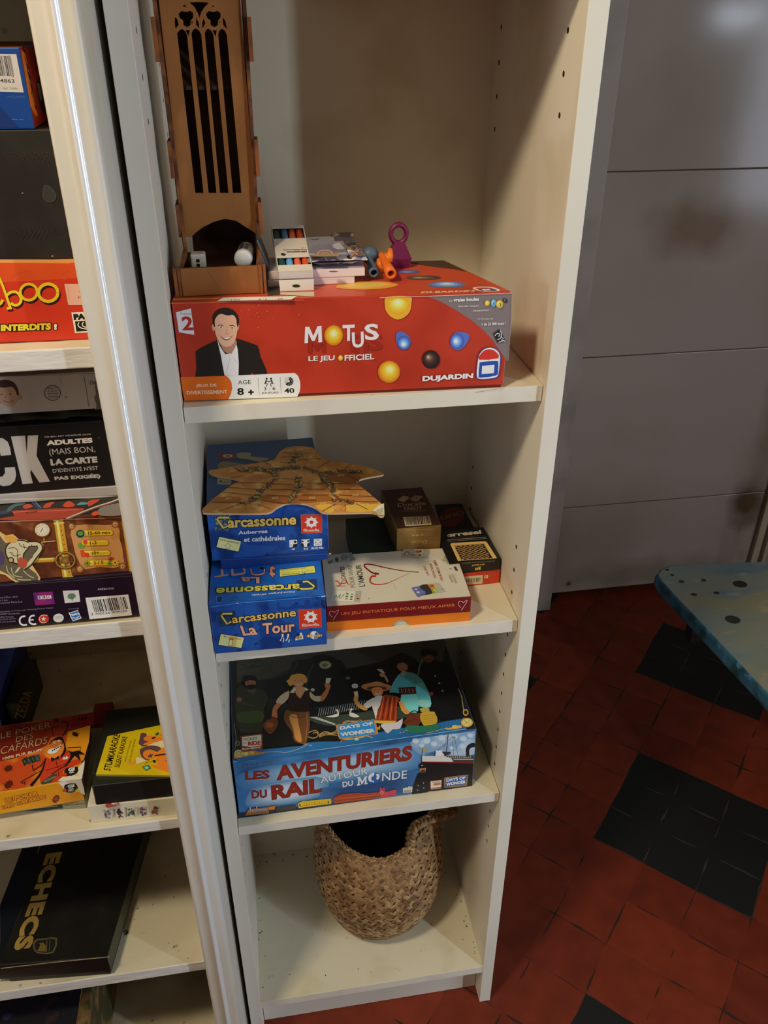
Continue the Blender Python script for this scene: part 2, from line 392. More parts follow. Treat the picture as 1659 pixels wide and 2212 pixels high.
b = MB(); b.box((.0008, .0085, 1.4116), (W-.0008, DEP-.004, 1.428), white_in); b.build('shelf', bk)  # unseen shelf above the view, set low to shade the top compartment

# ================================================================ painted built-in bookcase on the left
paint = M('thick_white_paint', '#dedad2', .36, .92, mott=('#d2c8b2', 7, .45, .75), bump=(60, .6, .0014), stretch=(1, 1, .35))
paint_sh = M('brushed_white_paint', '#e2dfd9', .5, .92, mott=('#d4ccba', 10, .5, .8), bump=(70, .8, .0016), stretch=(.45, 1, 1.6))
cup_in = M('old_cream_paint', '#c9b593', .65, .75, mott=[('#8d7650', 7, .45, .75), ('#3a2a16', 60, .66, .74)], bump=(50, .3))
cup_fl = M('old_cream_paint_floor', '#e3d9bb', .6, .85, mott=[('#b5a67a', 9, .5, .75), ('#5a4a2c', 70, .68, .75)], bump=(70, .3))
gloss = M('gloss_white_bead', '#e9e9ea', .16, .9, spec=1.0, bump=(18, .05, .001))
cb = thing('painted_bookcase', (-.45, .1, 0), 'older built-in bookcase with thick uneven white paint and moulded upright, left of the narrow one', 'bookcase')
XR, XL, YF, YB = -.0238, -.057, -.070, .31
def stile_profile():
    P = [(XL, .02), (XL, YF+.002), (XL+.0015, YF+.0003), (XL+.004, YF), (-.0415, YF)]
    bead0 = len(P)
    P += [(-.0416, YF-.0012), (-.0411, YF-.0021), (-.0392, YF-.0012), (-.0376, YF-.0002), (-.0369, YF+.0004)]
    bead1 = len(P)
    P += [(-.0362, YF+.0006), (-.0315, YF+.0010)]
    for k in range(0, 9):
        a = math.pi/2*k/8; P.append((-.0300+.0062*math.sin(a), YF+.0072-.0062*math.cos(a)))
    P += [(XR, YF+.02), (XR, YB)]
    return P, bead0, bead1
P, b0, b1 = stile_profile(); b = MB(); n0 = 0
zz = [0, .3, .6, .9, 1.2, 1.5, 1.8, 2.1]
base = len(b.v)
for z in zz:
    for p in P: b.v.append(Vector((p[0], p[1], z)))
for j in range(len(zz)-1):
    for i in range(len(P)-1):
        k = base+j*len(P)+i; b.f.append([k, k+1, k+1+len(P), k+len(P)]); b.m.append(b.mi(gloss if b0 <= i < b1 else paint)); b.sm.append(True)
b.face([(XL, .02, 0), (XR, .02, 0), (XR, .02, 2.1), (XL, .02, 2.1)], paint)
b.build('upright', cb)
b = MB(); b.box((-.040, -.045, 0), (XR-.001, YB, 2.1), cup_in); b.build('side_panel', cb)
b = MB(); b.box((-.95, .272, 0), (-.04, .285, 2.1), cup_in); b.box((-.95, .260, .5915), (-.04, .272, .606), cup_in); b.build('back_panel', cb)
b = MB(); b.box((-.97, -.07, 0), (-.93, YB, 2.1), paint); b.build('upright', cb)
for z, t, yf in ((1.156, .0175, -.052), (.8795, .0190, -.052), (.5915, .0165, -.052), (.309, .0185, -.052), (1.432, .018, -.052)):  # last one is an unseen shelf, set low to darken the top row
    b = MB(); b.box((-.94, yf, z-t), (-.0402, .272, z), {'all': cup_fl, 'front': paint_sh, 'bottom': cup_in}, bev=.0012); b.build('shelf', cb)
b = MB(); b.box((-.94, -.045, .03), (-.0402, .272, .05), cup_fl); b.build('shelf', cb)
# ================================================================ top shelf: long red quiz game box
ZT = 1.168
P0 = at(398, 869, z=Z1); P1 = at(1087, 838, z=Z1); u = (P1-P0).normalized(); n = Vector((-u.y, u.x, 0)); wd = (P1-P0).length
mot = thing('board_game_box', (.15, .07, Z1), 'long red quiz game box with a smiling man in a black suit', 'board game box')
red = M('red_printed_card', '#b03520', .38, 1.25, mott=('#a02c18', 20, .45, .7)); redt = M('red_lid_top', '#b84428', .33, 1.35, mott=('#933824', 14, .45, .7)); dred = M('dark_red_card', '#5e0f08', .5, 1.5)
def skew(h0, h1, ins=0):
    a = P0+u*ins+n*ins; bb = P1-u*ins+n*ins; c = Vector((.272-ins, .127-ins, Z1)); d = P0+u*ins+n*(.122-ins)
    q = [Vector((p.x, p.y, h0)) for p in (a, bb, c, d)]; return q+[Vector((p.x, p.y, h1)) for p in q]
b = MB(); b.hexa(skew(Z1+.0002, Z1+.012, .0016), dred, .0006); b.build('tray', mot)
b = MB(); b.hexa(skew(Z1+.0032, ZT), {'all': red, 'top': redt}, .0009)
fN = Vector((u.y, -u.x, 0)); A = Art(b, P0, fN, gain=1.45)
# front: pale corner sweep
A.K(820, 600, 5.53)
A.poly([(560, 222), (1578, 190), (1572, 560), (1525, 1000), (1440, 880), (1350, 745), (1240, 625), (1100, 510), (950, 410), (790, 315), (660, 255)], '#6e6263')
# printed orange and pale bands on the left
A.K(360, 640, 5.53)
A.poly([(165, 965), (700, 950), (748, 985), (775, 1035), (780, 1090), (765, 1160), (730, 1230), (215, 1250), (195, 1160)], '#c25a10')
A.poly([(710, 948), (1530, 915), (1570, 950), (1592, 1010), (1598, 1075), (1588, 1140), (1560, 1200), (735, 1230), (768, 1165), (782, 1095), (775, 1030), (750, 985)], '#d5d0c6')
A.text('JEUX DE', (355, 1092), (600, 1085), (350, 1050), '#e2c3a8', .012)
A.text('DIVERTISSEMENT', (243, 1175), (725, 1160), (238, 1132), '#e2c3a8', .012)
A.text('AGE', (855, 1052), (1008, 1047), (850, 1003), '#17120f', .0)
A.text('8', (845, 1182), (925, 1180), (840, 1095), '#17120f', .03); A.text('+', (975, 1178), (1042, 1176), (973, 1115), '#17120f', .05)
A.text('3 - 6', (1163, 1122), (1300, 1117), (1160, 1085), '#17120f', .01); A.text('JOUEURS', (1133, 1172), (1338, 1166), (1131, 1143), '#17120f', .01)
A.text('40', (1408, 1157), (1527, 1153), (1403, 1098), '#17120f', .03)
A.line([(1090, 975), (1108, 1178)], 4, '#6b645c'); A.line([(1355, 963), (1370, 1163)], 4, '#6b645c')
for sx, cx in ((1, 1195), (-1, 1247)):
    A.ell(cx, 984, 12, 12, '#17120f'); A.line([(cx-sx*5, 1000), (cx-sx*16, 1040)], 15, '#17120f'); A.line([(cx, 1008), (cx+sx*24, 1022), (cx+sx*30, 1014)], 8, '#17120f')
    A.line([(cx-sx*18, 1040), (cx+sx*8, 1044), (cx-sx*2, 1076)], 9, '#17120f'); A.line([(cx-sx*22, 1040), (cx-sx*32, 1044)], 8, '#17120f')
A.ell(1460, 1015, 55, 55, '#b9b3a8'); A.ell(1460, 1015, 53, 53, '#17120f', a0=-90, a1=140); A.ell(1460, 1015, 12, 12, '#d5d0c6')
for k in range(9): a = math.radians(-80+k*30); A.line([(1460+26*math.cos(a), 1015+26*math.sin(a)), (1460+50*math.cos(a), 1015+50*math.sin(a))], 3, '#c9c2b6' if k < 7 else '#4a433c')
# channel logo
A.poly([(112, 190), (290, 143), (332, 460), (146, 428)], '#c8c6cc')
A.text('france', (165, 218), (290, 220), (163, 188), '#8d4a40', 0); A.text('2', (190, 405), (322, 404), (176, 238), '#a02416', .03)
# man in a suit
A.poly([(345, 960), (358, 870), (348, 660), (400, 620), (545, 548), (605, 520), (840, 505), (960, 540), (1085, 585), (1105, 640), (1120, 720), (1180, 850), (1205, 925), (1035, 935), (1022, 895), (1008, 935), (690, 948)], '#1b1713')
A.poly([(604, 520), (650, 715), (668, 820), (692, 946), (858, 942), (862, 800), (850, 640), (825, 530), (780, 680), (700, 690), (640, 600)], '#c9c7cd')
A.poly([(650, 700), (700, 672), (665, 722)], '#e4e3e6'); A.poly([(815, 560), (850, 640), (780, 690)], '#dddce0'); A.line([(760, 720), (735, 830), (700, 940)], 5, '#9a98a0', 4); A.line([(800, 740), (850, 800)], 5, '#a5a3ab')
A.poly([(605, 480), (650, 590), (700, 665), (765, 680), (800, 640), (830, 520)], '#9c7460', 3)
A.poly([(570, 290), (562, 330), (580, 430), (600, 490), (640, 560), (700, 600), (765, 590), (815, 530), (840, 440), (850, 360), (858, 290), (800, 220), (690, 205), (610, 225)], '#c79a80', 3)
A.ell(556, 375, 15, 42, '#b98b72', -8); A.ell(856, 370, 9, 36, '#b98b72', 8)
A.poly([(555, 325), (550, 240), (585, 180), (640, 145), (720, 135), (800, 165), (850, 225), (862, 290), (852, 372), (838, 330), (828, 262), (790, 220), (740, 228), (690, 218), (640, 205), (600, 240), (575, 290), (578, 370)], '#211915', 3)
A.line([(612, 350), (645, 340), (675, 352)], 9, '#3a2a22', 3); A.line([(750, 352), (785, 346), (815, 358)], 9, '#3a2a22', 3)
A.ell(648, 366, 24, 8, '#e6d8cc'); A.ell(650, 366, 10, 8, '#2a1c16'); A.ell(782, 376, 24, 8, '#e6d8cc'); A.ell(782, 376, 10, 8, '#2a1c16')
A.line([(718, 360), (722, 410), (700, 440), (720, 452), (745, 442)], 7, '#a87a62', 3)
A.poly([(645, 478), (680, 490), (730, 492), (775, 480), (745, 515), (715, 525), (680, 512)], '#6d2f26', 3); A.poly([(662, 484), (700, 494), (765, 486), (735, 508), (700, 508)], '#efe9e4', 2)
A.line([(625, 455), (645, 485)], 4, '#9a6a55'); A.line([(790, 460), (778, 490)], 4, '#9a6a55')
# title
A.K(330, 440, 2.765)
for dx, dy, c in ((24, 62, '#8c1f12'), (0, 0, None)):
    cc = c or '#c9c4c8'
    A.poly([(x+dx, y+dy) for x, y in ((906, 832), (910, 735), (934, 734), (959, 789), (984, 730), (1008, 728), (1012, 826), (989, 828), (988, 768), (967, 818), (951, 819), (929, 771), (928, 831))], cc)
    A.text('T', (1133+dx, 820+dy), (1205+dx, 816+dy), (1133+dx, 724+dy), cc, .03)
    A.text('U', (1192+dx, 862+dy), (1262+dx, 856+dy), (1188+dx, 768+dy), cc, .03)
    A.text('S', (1268+dx, 816+dy), (1352+dx, 812+dy), (1262+dx, 718+dy), cc, .03)
A.ball(1080, 785, 56, 61, ['#b5770c', '#d8921a', '#e8a52a', '#efb548', '#f4cd7c', '#f7e0ad'], 0, -.25)
A.text('LE JEU', (930, 948), (1086, 942), (930, 910), '#d8d0cc', .025); A.text('FFICIEL', (1145, 938), (1322, 928), (1145, 903), '#d8d0cc', .025)
A.ball(1121, 920, 15, 17, ['#d8921a', '#efb548', '#f7e0ad'], 0, -.3)
# scattered balls
OR = ['#b06a10', '#c98018', '#dc941f', '#e6a32c', '#edb13e', '#f2c25c', '#f5d484', '#f7e2ac']; BL = ['#3a4f9a', '#4766b4', '#5a82cc', '#77a0dc', '#a3c2ea', '#d8e6f6']
A.K(820, 600, 5.53)
A.poly([(90, 225), (360, 222), (377, 310), (360, 400), (300, 465), (215, 497), (130, 460), (75, 390), (60, 310)], '#dd9826', 3); A.ball(218, 330, 140, 110, OR[2:], 0, -.45)
A.ball(112, 1120, 134, 134, OR, .1, -.3)
for i in range(5): A.ell(245-i*6, 690-i*8, 56-i*6, 30, ['#7a3f50', '#6a4a74', '#5d578c', '#55609f', '#4f6ab0'][i], -30) if i < 0 else None
A.poly([(200, 655), (270, 640), (340, 690), (372, 760), (340, 840), (280, 858), (215, 810), (195, 730)], '#4c5ea4', 3); A.ball(288, 772, 82, 84, BL, -.05, .3)
A.poly([(850, 720), (900, 655), (1000, 645), (1070, 690), (1040, 780), (970, 850), (900, 857), (845, 800)], '#4c62ae', 3); A.ball(925, 755, 84, 98, BL, -.25, 0)
A.ball(612, 972, 107, 110, ['#1c0e0c', '#2b1512', '#37201b', '#4b332b', '#6f5648', '#a58f78'], -.35, -.3)
# publisher mark
A.text('DUJARDIN', (508, 1250), (1112, 1212), (512, 1172), '#ded9dc', .05, out='#8c2018', ow=.05)
A.poly([(1150, 1170), (1168, 960), (1200, 880), (1262, 832), (1340, 825), (1410, 860), (1445, 930), (1440, 1040), (1425, 1150), (1400, 1190), (1340, 1205), (1200, 1215)], '#3a3a7a', 3)
A.poly([(1158, 1165), (1176, 960), (1208, 888), (1265, 842), (1338, 835), (1402, 868), (1435, 932), (1430, 1040), (1416, 1142), (1394, 1180), (1336, 1195), (1204, 1203)], '#dcd8dc', 3)
A.poly([(1185, 975), (1205, 905), (1262, 858), (1330, 852), (1390, 882), (1418, 958)], '#b82a18', 2)
A.poly([(1180, 1160), (1190, 1030), (1215, 1002), (1390, 990), (1415, 1012), (1412, 1120), (1385, 1165), (1200, 1190)], '#1b3f94', 2)
A.poly([(1222, 1048), (1370, 1036), (1362, 1134), (1216, 1148)], '#dcd8dc')
A.text('De', (830, 284), (868, 282), (830, 262), '#cdc5c3', .0); A.text('vraies boules', (880, 284), (1184, 272), (880, 240), '#d6cfcd', .03)
A.text('dans des vasques', (935, 355), (1182, 346), (935, 325), '#cdc5c3', 0); A.text('transparentes !', (1112, 408), (1320, 398), (1112, 378), '#cdc5c3', 0)
A.text('Un lexique de', (1168, 502), (1350, 500), (1168, 476), '#cdc5c3', 0); A.text('+ de 25 000 mots !', (1212, 570), (1500, 558), (1212, 535), '#e2dcda', .02)
A.ball(1282, 300, 31, 34, ['#c79a20', '#e6bd3a', '#f3dc80'], -.2, -.3); A.ball(1357, 298, 32, 46, ['#4f8fb4', '#74b2d2', '#a8d4e6'], -.2, -.3); A.ball(1498, 268, 26, 27, ['#221c22', '#3a343c', '#7c7480'], -.3, -.3); A.ball(1430, 312, 44, 50, ['#b8932a', '#dcc04a', '#f0e08a'], -.3, -.3)
A.text('1', (1356, 318), (1368, 318), (1354, 285), '#1c2a50', .02); A.text('3', (1424, 332), (1448, 331), (1422, 298), '#2a2410', .02)
A.poly([(1355, 665), (1432, 608), (1500, 752), (1408, 778)], '#131013'); A.line([(1375, 690), (1400, 660), (1430, 670), (1420, 700)], 9, '#d8d4d6', 3); A.line([(1400, 735), (1445, 715), (1450, 660), (1436, 622)], 8, '#d8d4d6', 3); A.line([(1418, 768), (1470, 745), (1495, 752)], 10, '#d8d4d6')
A.line([(1440, 690), (1475, 722), (1450, 740)], 7, '#d8d4d6')
# worn specks
rd = random.Random(5)
A.K(360, 640, 5.53)
for x, y in ((1100, 100), (1200, 175), (985, 160), (1060, 220), (1082, 195), (1100, 240), (880, 258), (1092, 370), (1455, 150), (1580, 215), (895, 165), (1275, 265)): A.ell(x, y, rd.uniform(3, 8), rd.uniform(3, 7), '#c8705c', n=6)
A.line([(45, 80), (600, 70), (1640, 40)], 5, '#d87858'); A.K(820, 600, 5.53).line([(0, 232), (560, 216), (1570, 178)], 7, '#cfa090'); A.line([(1580, 195), (1570, 500), (1530, 990)], 4, '#8f8385')
A.line([(1140, 1395-30), (1480, 1312)], 3, '#7c140c')
# lid top
B = Art(b, (0, 0, ZT), (0, 0, 1), gain=1.7); B.K(820, 600, 5.53)
B.text('DUJARDIN', (490, 193), (1130, 172), (500, 168), '#e0a58a', .05)
B.poly([(1112, 122), (1190, 108), (1330, 112), (1400, 128), (1440, 150), (1410, 163), (1250, 166), (1150, 148)], '#d9cfcc', 2); B.poly([(1140, 127), (1200, 118), (1320, 121), (1400, 150), (1340, 158), (1240, 158)], '#b83a24', 2); B.poly([(1175, 135), (1330, 130), (1400, 148), (1385, 158), (1235, 160)], '#36405c', 2); B.poly([(1215, 140), (1310, 136), (1332, 150), (1245, 154)], '#cfc9cc')
B.ball(800, 84, 225, 38, ['#4c5e8c', '#5c71a0', '#7188b4', '#98a8c4', '#c3c8d0'], 0, -.4)
B.K(840, 470, 5.72); B.ball(430, 745, 215, 28, ['#46302a', '#553e35', '#6b5548', '#8c7868'], -.4, 0); B.ball(240, 672, 150, 22, ['#4a4a72', '#5c6088', '#7a80a0'], -.2, .2)
B.poly([(290, 545), (640, 532), (700, 545), (960, 668), (830, 640), (640, 620), (420, 590), (250, 560)], '#3c2c22', 2)
B.K(640, 500, 6.9125); B.poly([(590, 830), (700, 772), (1000, 752), (1300, 752), (1500, 785), (1510, 810), (1350, 850), (1050, 872), (800, 866), (640, 850)], '#c48432', 3); B.poly([(700, 820), (900, 775), (1200, 765), (1400, 790), (1200, 835), (900, 850)], '#cf9c4c', 3)
B.K(360, 640, 5.53); B.poly([(60, 52), (600, 40), (650, 18), (90, 28)], '#c8702c'); B.poly([(600, 62), (1490, 42), (1560, 0), (670, 18)], '#d8cdb2'); B.text('AGE 8 +', (880, 34), (730, 37), (880, 56), '#2a2018'); B.text('3 - 6', (1200, 30), (1100, 32), (1200, 50), '#2a2018'); B.text('40', (1400, 22), (1330, 24), (1400, 42), '#2a2018')
B.K(560, 470, 8.295); B.poly([(375, 1345), (985, 1335), (985, 1420), (380, 1385)], '#a59c84'); B.poly([(150, 1225), (360, 1215), (370, 1380), (160, 1400)], '#2c2a26')
b.build('lid', mot)

# ================================================================ laser-cut wooden dice tower on the red box
woodf = M('laser_cut_plywood', '#94602c', .55, 1.3, mott=[('#7c4318', 10, .4, .75), ('#b0713a', 30, .55, .8)], bump=(120, .08), stretch=(1, 1, .5))
wedge = M('burnt_plywood_edge', '#4a2410', .65, 1.3, mott=('#8a5020', 60, .45, .7))
wdark = M('plywood_shade', '#4a2c14', .7, 1.2, mott=('#2c180a', 20, .45, .75))  # plywood darkened to put the shade inside the tower into its colour
tw = thing('dice_tower', (.048, .08, ZT), 'laser-cut wooden dice tower with gothic window tracery standing on the red game box', 'dice tower')
def FP(x, y, yy, K): return at(K[0]+x/K[2], K[1]+y/K[2], y=yy)
DZ = at(428, 549, y=.053).z-.0134; yt = .036; KT = (360, 480, 6.9125); KF = (0, 0, 2.9625); KG = (340, 0, 6.9125)
xl, xr = .0112, .0796; zft = at(470, 577, y=yt).z
b = MB(); b.box((xl, yt, ZT+.0005), (xr, yt+.003, zft), {'all': wedge, 'front': woodf, 'back': wdark}, .0003)
A = Art(b, (0, yt, 0), (0, -1, 0), (360, 480, 6.9125), gain=1.5); A.line([(215, 900), (228, 1010), (250, 1105)], 7, '#1c0c06', 2); A.line([(250, 1105), (300, 1120)], 5, '#2c1408'); A.line([(600, 700), (680, 830), (770, 960), (800, 1060)], 3, '#6e3c14', 3)
b.build('tray_front', tw)
for s, xa, xb in ((-1, .0046, .0112), (1, .0796, .0858)):
    b = MB()
    for k, (fx0, fx1, y0) in enumerate(((0, .45, yt-.001), (.58, 1, yt+.0006))):
        b.box((xa+(xb-xa)*fx0, y0, ZT+.0003), (xa+(xb-xa)*fx1, yt+.006, zft+.0006), {'all': wedge, 'front': M('plywood_finger', '#7c441a', .6, 1.5, mott=('#3c1c0c', 50, .5, .7))}, .0002)
    b.build('corner_finger', tw)
yb0 = .078; yb1 = .122
pl = at(348, 60, y=yb0).x; xpl0 = .0175; xpr0 = .0806; xpl1 = .0150; xpr1 = .0835; ztop = 1.4105
for s in (-1, 1):
    X0 = (xpl0 if s < 0 else xpr0); X1 = (xpl1 if s < 0 else xpr1); t = .003*s
    b = MB(); zb = ZT+.0005
    prof = [(yt+.004, zb), (yt+.004, zft-.001), (yt+.012, zft+.006), (yb0-.012, 1.205), (yb0-.004, 1.222), (yb0-.003, ztop), (yb1, ztop), (yb1, zb)]
    def X(z): return (.0112+.002 if s < 0 else .0796-.002) if z < zft+.001 else X0+(X1-X0)*(z-1.2)/(.22)
    pts = [Vector((X(z), y, z)) for y, z in prof]
    b.prism(pts, (t, 0, 0), wdark if False else M('plywood_side', '#6a3a16', .6, 1.4, mott=('#4a260e', 14, .45, .7)), wedge)
    b.build('side_wall', tw)
    for k, (za, zb2) in enumerate(((1.352, 1.384), (1.262, 1.292), (1.212, 1.240))):
        q = MB(); xx = X0+(X1-X0)*(za-1.2)/.22+t; q.box((min(xx, xx+.0035*s), yb0-.006, za), (max(xx, xx+.0035*s), yb0+.02, zb2), {'all': wedge, 'front': M('plywood_finger', '#7c441a')}, .0002); q.build('buttress', tw)
# tracery panel with real openings
def panel():
    import mathutils.geometry as mg
    holes = []
    K = KF
    def H(pts, K): return [(p[0], p[1], K) for p in pts]
    sl = [((1133, 215), (1165, 185), (1197, 225), (1302, 1235), (1250, 1235)), ((1225, 215), (1250, 180), (1288, 220), (1385, 1235), (1335, 1235)), ((1310, 215), (1330, 182), (1365, 220), (1462, 1235), (1408, 1235)), ((1396, 218), (1420, 182), (1452, 225), (1545, 1235), (1490, 1235))]
    for a in sl: holes.append(H([a[4], a[0], ((a[0][0]*.6+a[1][0]*.4), (a[0][1]*.35+a[1][1]*.65)), a[1], ((a[2][0]*.6+a[1][0]*.4), (a[2][1]*.35+a[1][1]*.65)), a[2], a[3]], KF))
    for cx, cy in ((430, 270), (838, 270)):
        P = [(cx-15, cy-95), (cx-75, cy-105), (cx-115, cy-60), (cx-95, cy), (cx-45, cy+35), (cx-42, cy+100), (cx+10, cy+138), (cx+65, cy+105), (cx+65, cy+40), (cx+105, cy-10), (cx+105, cy-75), (cx+60, cy-108), (cx+8, cy-92)]
        holes.append(H(P, KG))
    for P in ([(480, 35), (620, 28), (770, 40), (700, 110), (650, 190), (632, 270), (600, 190), (555, 110)], [(420, 450), (455, 448), (485, 450), (462, 540)], [(820, 450), (850, 455), (888, 450), (868, 550)], [(262, 250), (300, 290), (318, 370), (270, 430), (258, 340)], [(980, 255), (1020, 330), (1040, 440), (985, 375), (975, 310)], [(575, 260), (615, 330), (628, 430), (580, 370)], [(690, 270), (718, 350), (672, 430), (668, 340)], [(375, 95), (405, 70), (440, 108)], [(800, 100), (830, 78), (860, 100)], [(505, 315), (530, 320), (515, 365)], [(915, 318), (938, 318), (925, 350)]):
        holes.append(H(P, KG))
    zarch = lambda px, py: at(px, py, y=yb0)
    outer = [(400, 511), (343, 0), (342, -34), (517.5, -34), (519, 0), (556, 507)]
    arch = [(545, 499), (530, 490), (510, 477), (486, 472.6), (462, 479), (440, 490), (424, 501), (413, 513)]
    O = [at(x, y, y=yb0) for x, y in outer+arch]
    loops = [O] + [[at(k[0]+x/k[2], k[1]+y/k[2], y=yb0) for x, y, k in h] for h in holes]
    tri = mg.tessellate_polygon([[Vector((p.x, p.z, 0)) for p in l] for l in loops])
    flat = [p for l in loops for p in l]; b = MB()
    for t in tri:
        b.face([flat[i] for i in t], woodf); b.face([flat[i]+Vector((0, .003, 0)) for i in t][::-1], wdark)
    for l in loops:
        for i in range(len(l)):
            j = (i+1) % len(l); b.face([l[i], l[j], l[j]+Vector((0, .003, 0)), l[i]+Vector((0, .003, 0))], wedge)
    b.build('front_panel', tw)
panel()
b = MB(); b.box((.0200, yb1-.003, ZT), (.0800, yb1, ztop), wdark); b.build('back_wall', tw)
b = MB(); b.hexa([(.021, .085, ZT+.004), (.079, .085, ZT+.004), (.079, .119, ZT+.03), (.021, .119, ZT+.03), (.021, .085, ZT+.007), (.079, .085, ZT+.007), (.079, .119, ZT+.033), (.021, .119, ZT+.033)], wdark); b.build('ramp', tw)
b = MB(); b.box((.014, yt+.003, ZT+.0004), (.077, .119, DZ), wdark); b.build('tray_floor', tw)
b = MB(); b.hexa([(.019, .09, 1.33), (.081, .09, 1.33), (.081, .119, 1.36), (.019, .119, 1.36), (.019, .09, 1.333), (.081, .09, 1.333), (.081, .119, 1.363), (.019, .119, 1.363)], wdark); b.build('baffle', tw)
# die and pot in the tray
dz = DZ+.0001; ivory = M('ivory_plastic', '#b9ae9c', .35, 1.5)
c = at(429, 563, y=.060)
b = MB(); s_ = .0066; b.box((c.x-s_, .060-s_, dz), (c.x+s_, .060+s_, dz+.0132), ivory, .0016)
A = Art(b, (0, .060-s_, 0), (0, -1, 0), (360, 480, 6.9125)); A.poly([(440, 552), (490, 552), (492, 600), (440, 600)], '#0c0a0a'); A.poly([(446, 618), (496, 618), (497, 668), (448, 668)], '#0c0a0a')
b.build('die', None, label='ivory die with square black pips in the tray of the wooden dice tower', category='die') if False else tag(b.build('die'), 'ivory die with square black pips in the tray of the wooden dice tower', 'die')
jr = thing('pot', (.072, .062, dz), 'small white lidded pot lying on its side in the dice tower tray', 'pot')
ax = Vector((.15, .85, .12)).normalized(); Rm = ax.to_track_quat('Z', 'Y').to_matrix(); c0 = Vector((.0665, .046, dz+.0082+.0004))
lab = M('pot_label', '#5f584e', .5, 1.3); wh = M('white_plastic', '#d9d6cf', .35, 1.1)
b = MB(); b.lathe([(0, .004), (.0074, .004), (.0076, .022), (.0072, .024), (0, .024)], c0, wh, 28, Rm, [wh, lab, wh, wh])
b.build('jar', jr)
b = MB(); b.lathe([(0, -.0006), (.0064, -.0006), (.0080, .0006), (.0082, .0055), (.0076, .006)], c0, wh, 28, Rm); b.build('lid', jr)
b = MB()
for k, (a0, cc) in enumerate(((60, '#2a2c5c'), (95, '#3c4030'))):
    for q in range(4):
        a, a2 = math.radians(a0+q*6), math.radians(a0+q*6+6)
        b.face([c0+Rm@Vector((.0077*math.cos(t), .0077*math.sin(t), z)) for t, z in ((a, .008), (a2, .008), (a2, .019), (a, .019))], ink(cc))
b.build('label', jr)

# ================================================================ papers, pouch and packet beside the tower
ys = .056
def slab(name, pl_, pr_, y0, dep, col, lb, cat, tilt=0, bev=.0006, z0=None, h=None, x0=None, x1=None):
    b = MB(); b.box((x0, y0, z0), (x1, y0+dep, z0+h), col, bev); o = b.build(name); return tag(o, lb, cat)
wpap = M('white_card', '#c9bcbb', .5, 1.35); 
xa = at(579, 612, y=ys).x; xb = at(766, 612, y=ys).x
b = MB(); b.box((xa, ys, ZT+.0002), (xb, ys+.052, ZT+.0068), {'all': wpap, 'front': M('white_card', '')}, .0004)
b.face([(xa, ys-.0002, ZT+.0045), (xb, ys-.0002, ZT+.0045), (xb-.004, ys-.0002, ZT+.0068), (xa, ys-.0002, ZT+.0068)], wpap)
tag(b.build('card_envelope'), 'thin white card envelope lying directly on the red lid, lowest of the little stack', 'envelope')
xb2 = at(788, 602, y=ys).x
zb0 = ZT+.0070; zb1 = zb0+.0075
b = MB(); b.box((xa+.001, ys-.001, zb0), (xb2, ys+.050, zb1), {'all': wpap, 'top': M('lilac_card', '#a89aa4', .5, 1.3)}, .0005)
A = Art(b, (0, 0, zb1), (0, 0, 1), (640, 500, 6.9125)); A.ell(555, 600, 70, 12, '#6f5f60')
tag(b.build('paper_box'), 'flat pinkish-white paper box with a thumb notch under the floral pouch', 'box')
# floral pouch: cushion
def cushion(name, x0, x1, y0, y1, z0, h, mat, seed, lb, cat, sag=.25):
    bm = bmesh.new(); nx, ny = 26, 20; rd = random.Random(seed); gr = []
    ph = [rd.uniform(0, 6) for _ in range(6)]
    for side in (0, 1):
        g = []
        for j in range(ny+1):
            r = []
            for i in range(nx+1):
                a, c = i/nx, j/ny; e = min(1, 4*min(a, 1-a)+.1)*min(1, 4*min(c, 1-c)+.1)
                wv = .10*math.sin(9*a+ph[0]+5*c)+.08*math.sin(17*c+ph[1]-6*a)+.05*math.sin(31*a+ph[2]+14*c)
                z = z0 + h*(.5+.5*e*(1+wv)) if side else z0 + h*(.5-.5*e)
                r.append(bm.verts.new((x0+(x1-x0)*a, y0+(y1-y0)*c, z)))
            g.append(r)
        gr.append(g)
        for j in range(ny):
            for i in range(nx):
                q = (g[j][i], g[j][i+1], g[j+1][i+1], g[j+1][i]); bm.faces.new(q if side else q[::-1])
    bmesh.ops.remove_doubles(bm, verts=bm.verts, dist=.0003)
    b = MB(); b.add_bm(bm, mat); return b
fl = M('floral_fabric', '#857c8e', .85, 1.2, mott=[('#c9c3c0', 95, .50, .54, 1), ('#3f3742', 80, .60, .63, 1), ('#56608e', 60, .64, .67, 1), ('#7a5c44', 70, .68, .70, 1)], bump=(150, .3))
xp0 = at(670, 580, y=ys).x; xp1 = at(794, 575, y=ys+.004).x
pc = thing('pouch', ((xp0+xp1)/2, ys+.03, zb1), 'little floral fabric pouch tied with straw twine under the grey packet', 'pouch')
b = cushion('p', xp0-.004, xp1, ys+.001, ys+.056, zb1, .0125, fl, 4, '', ''); b.build('fabric_bag', pc)
b = MB(); tw_m = M('straw_twine', '#8c6234', .8, 1.5); t0 = at(752, 559, y=ys+.004)
b.tube([t0+Vector((-.006, .01, -.001)), t0+Vector((-.001, .004, .001)), t0+Vector((.002, .001, .001)), t0+Vector((.006, .001, .004)), t0+Vector((.0105, .000, .0085))], .0008, tw_m, 6)
b.tube([t0+Vector((.001, .003, .001)), t0+Vector((.008, .003, .002)), t0+Vector((.016, .006, .002))], .0010, tw_m, 6)
b.tube([t0+Vector((0, .003, 0)), t0+Vector((.005, .004, .003)), t0+Vector((.009, .001, .0095))], .0006, tw_m, 6)
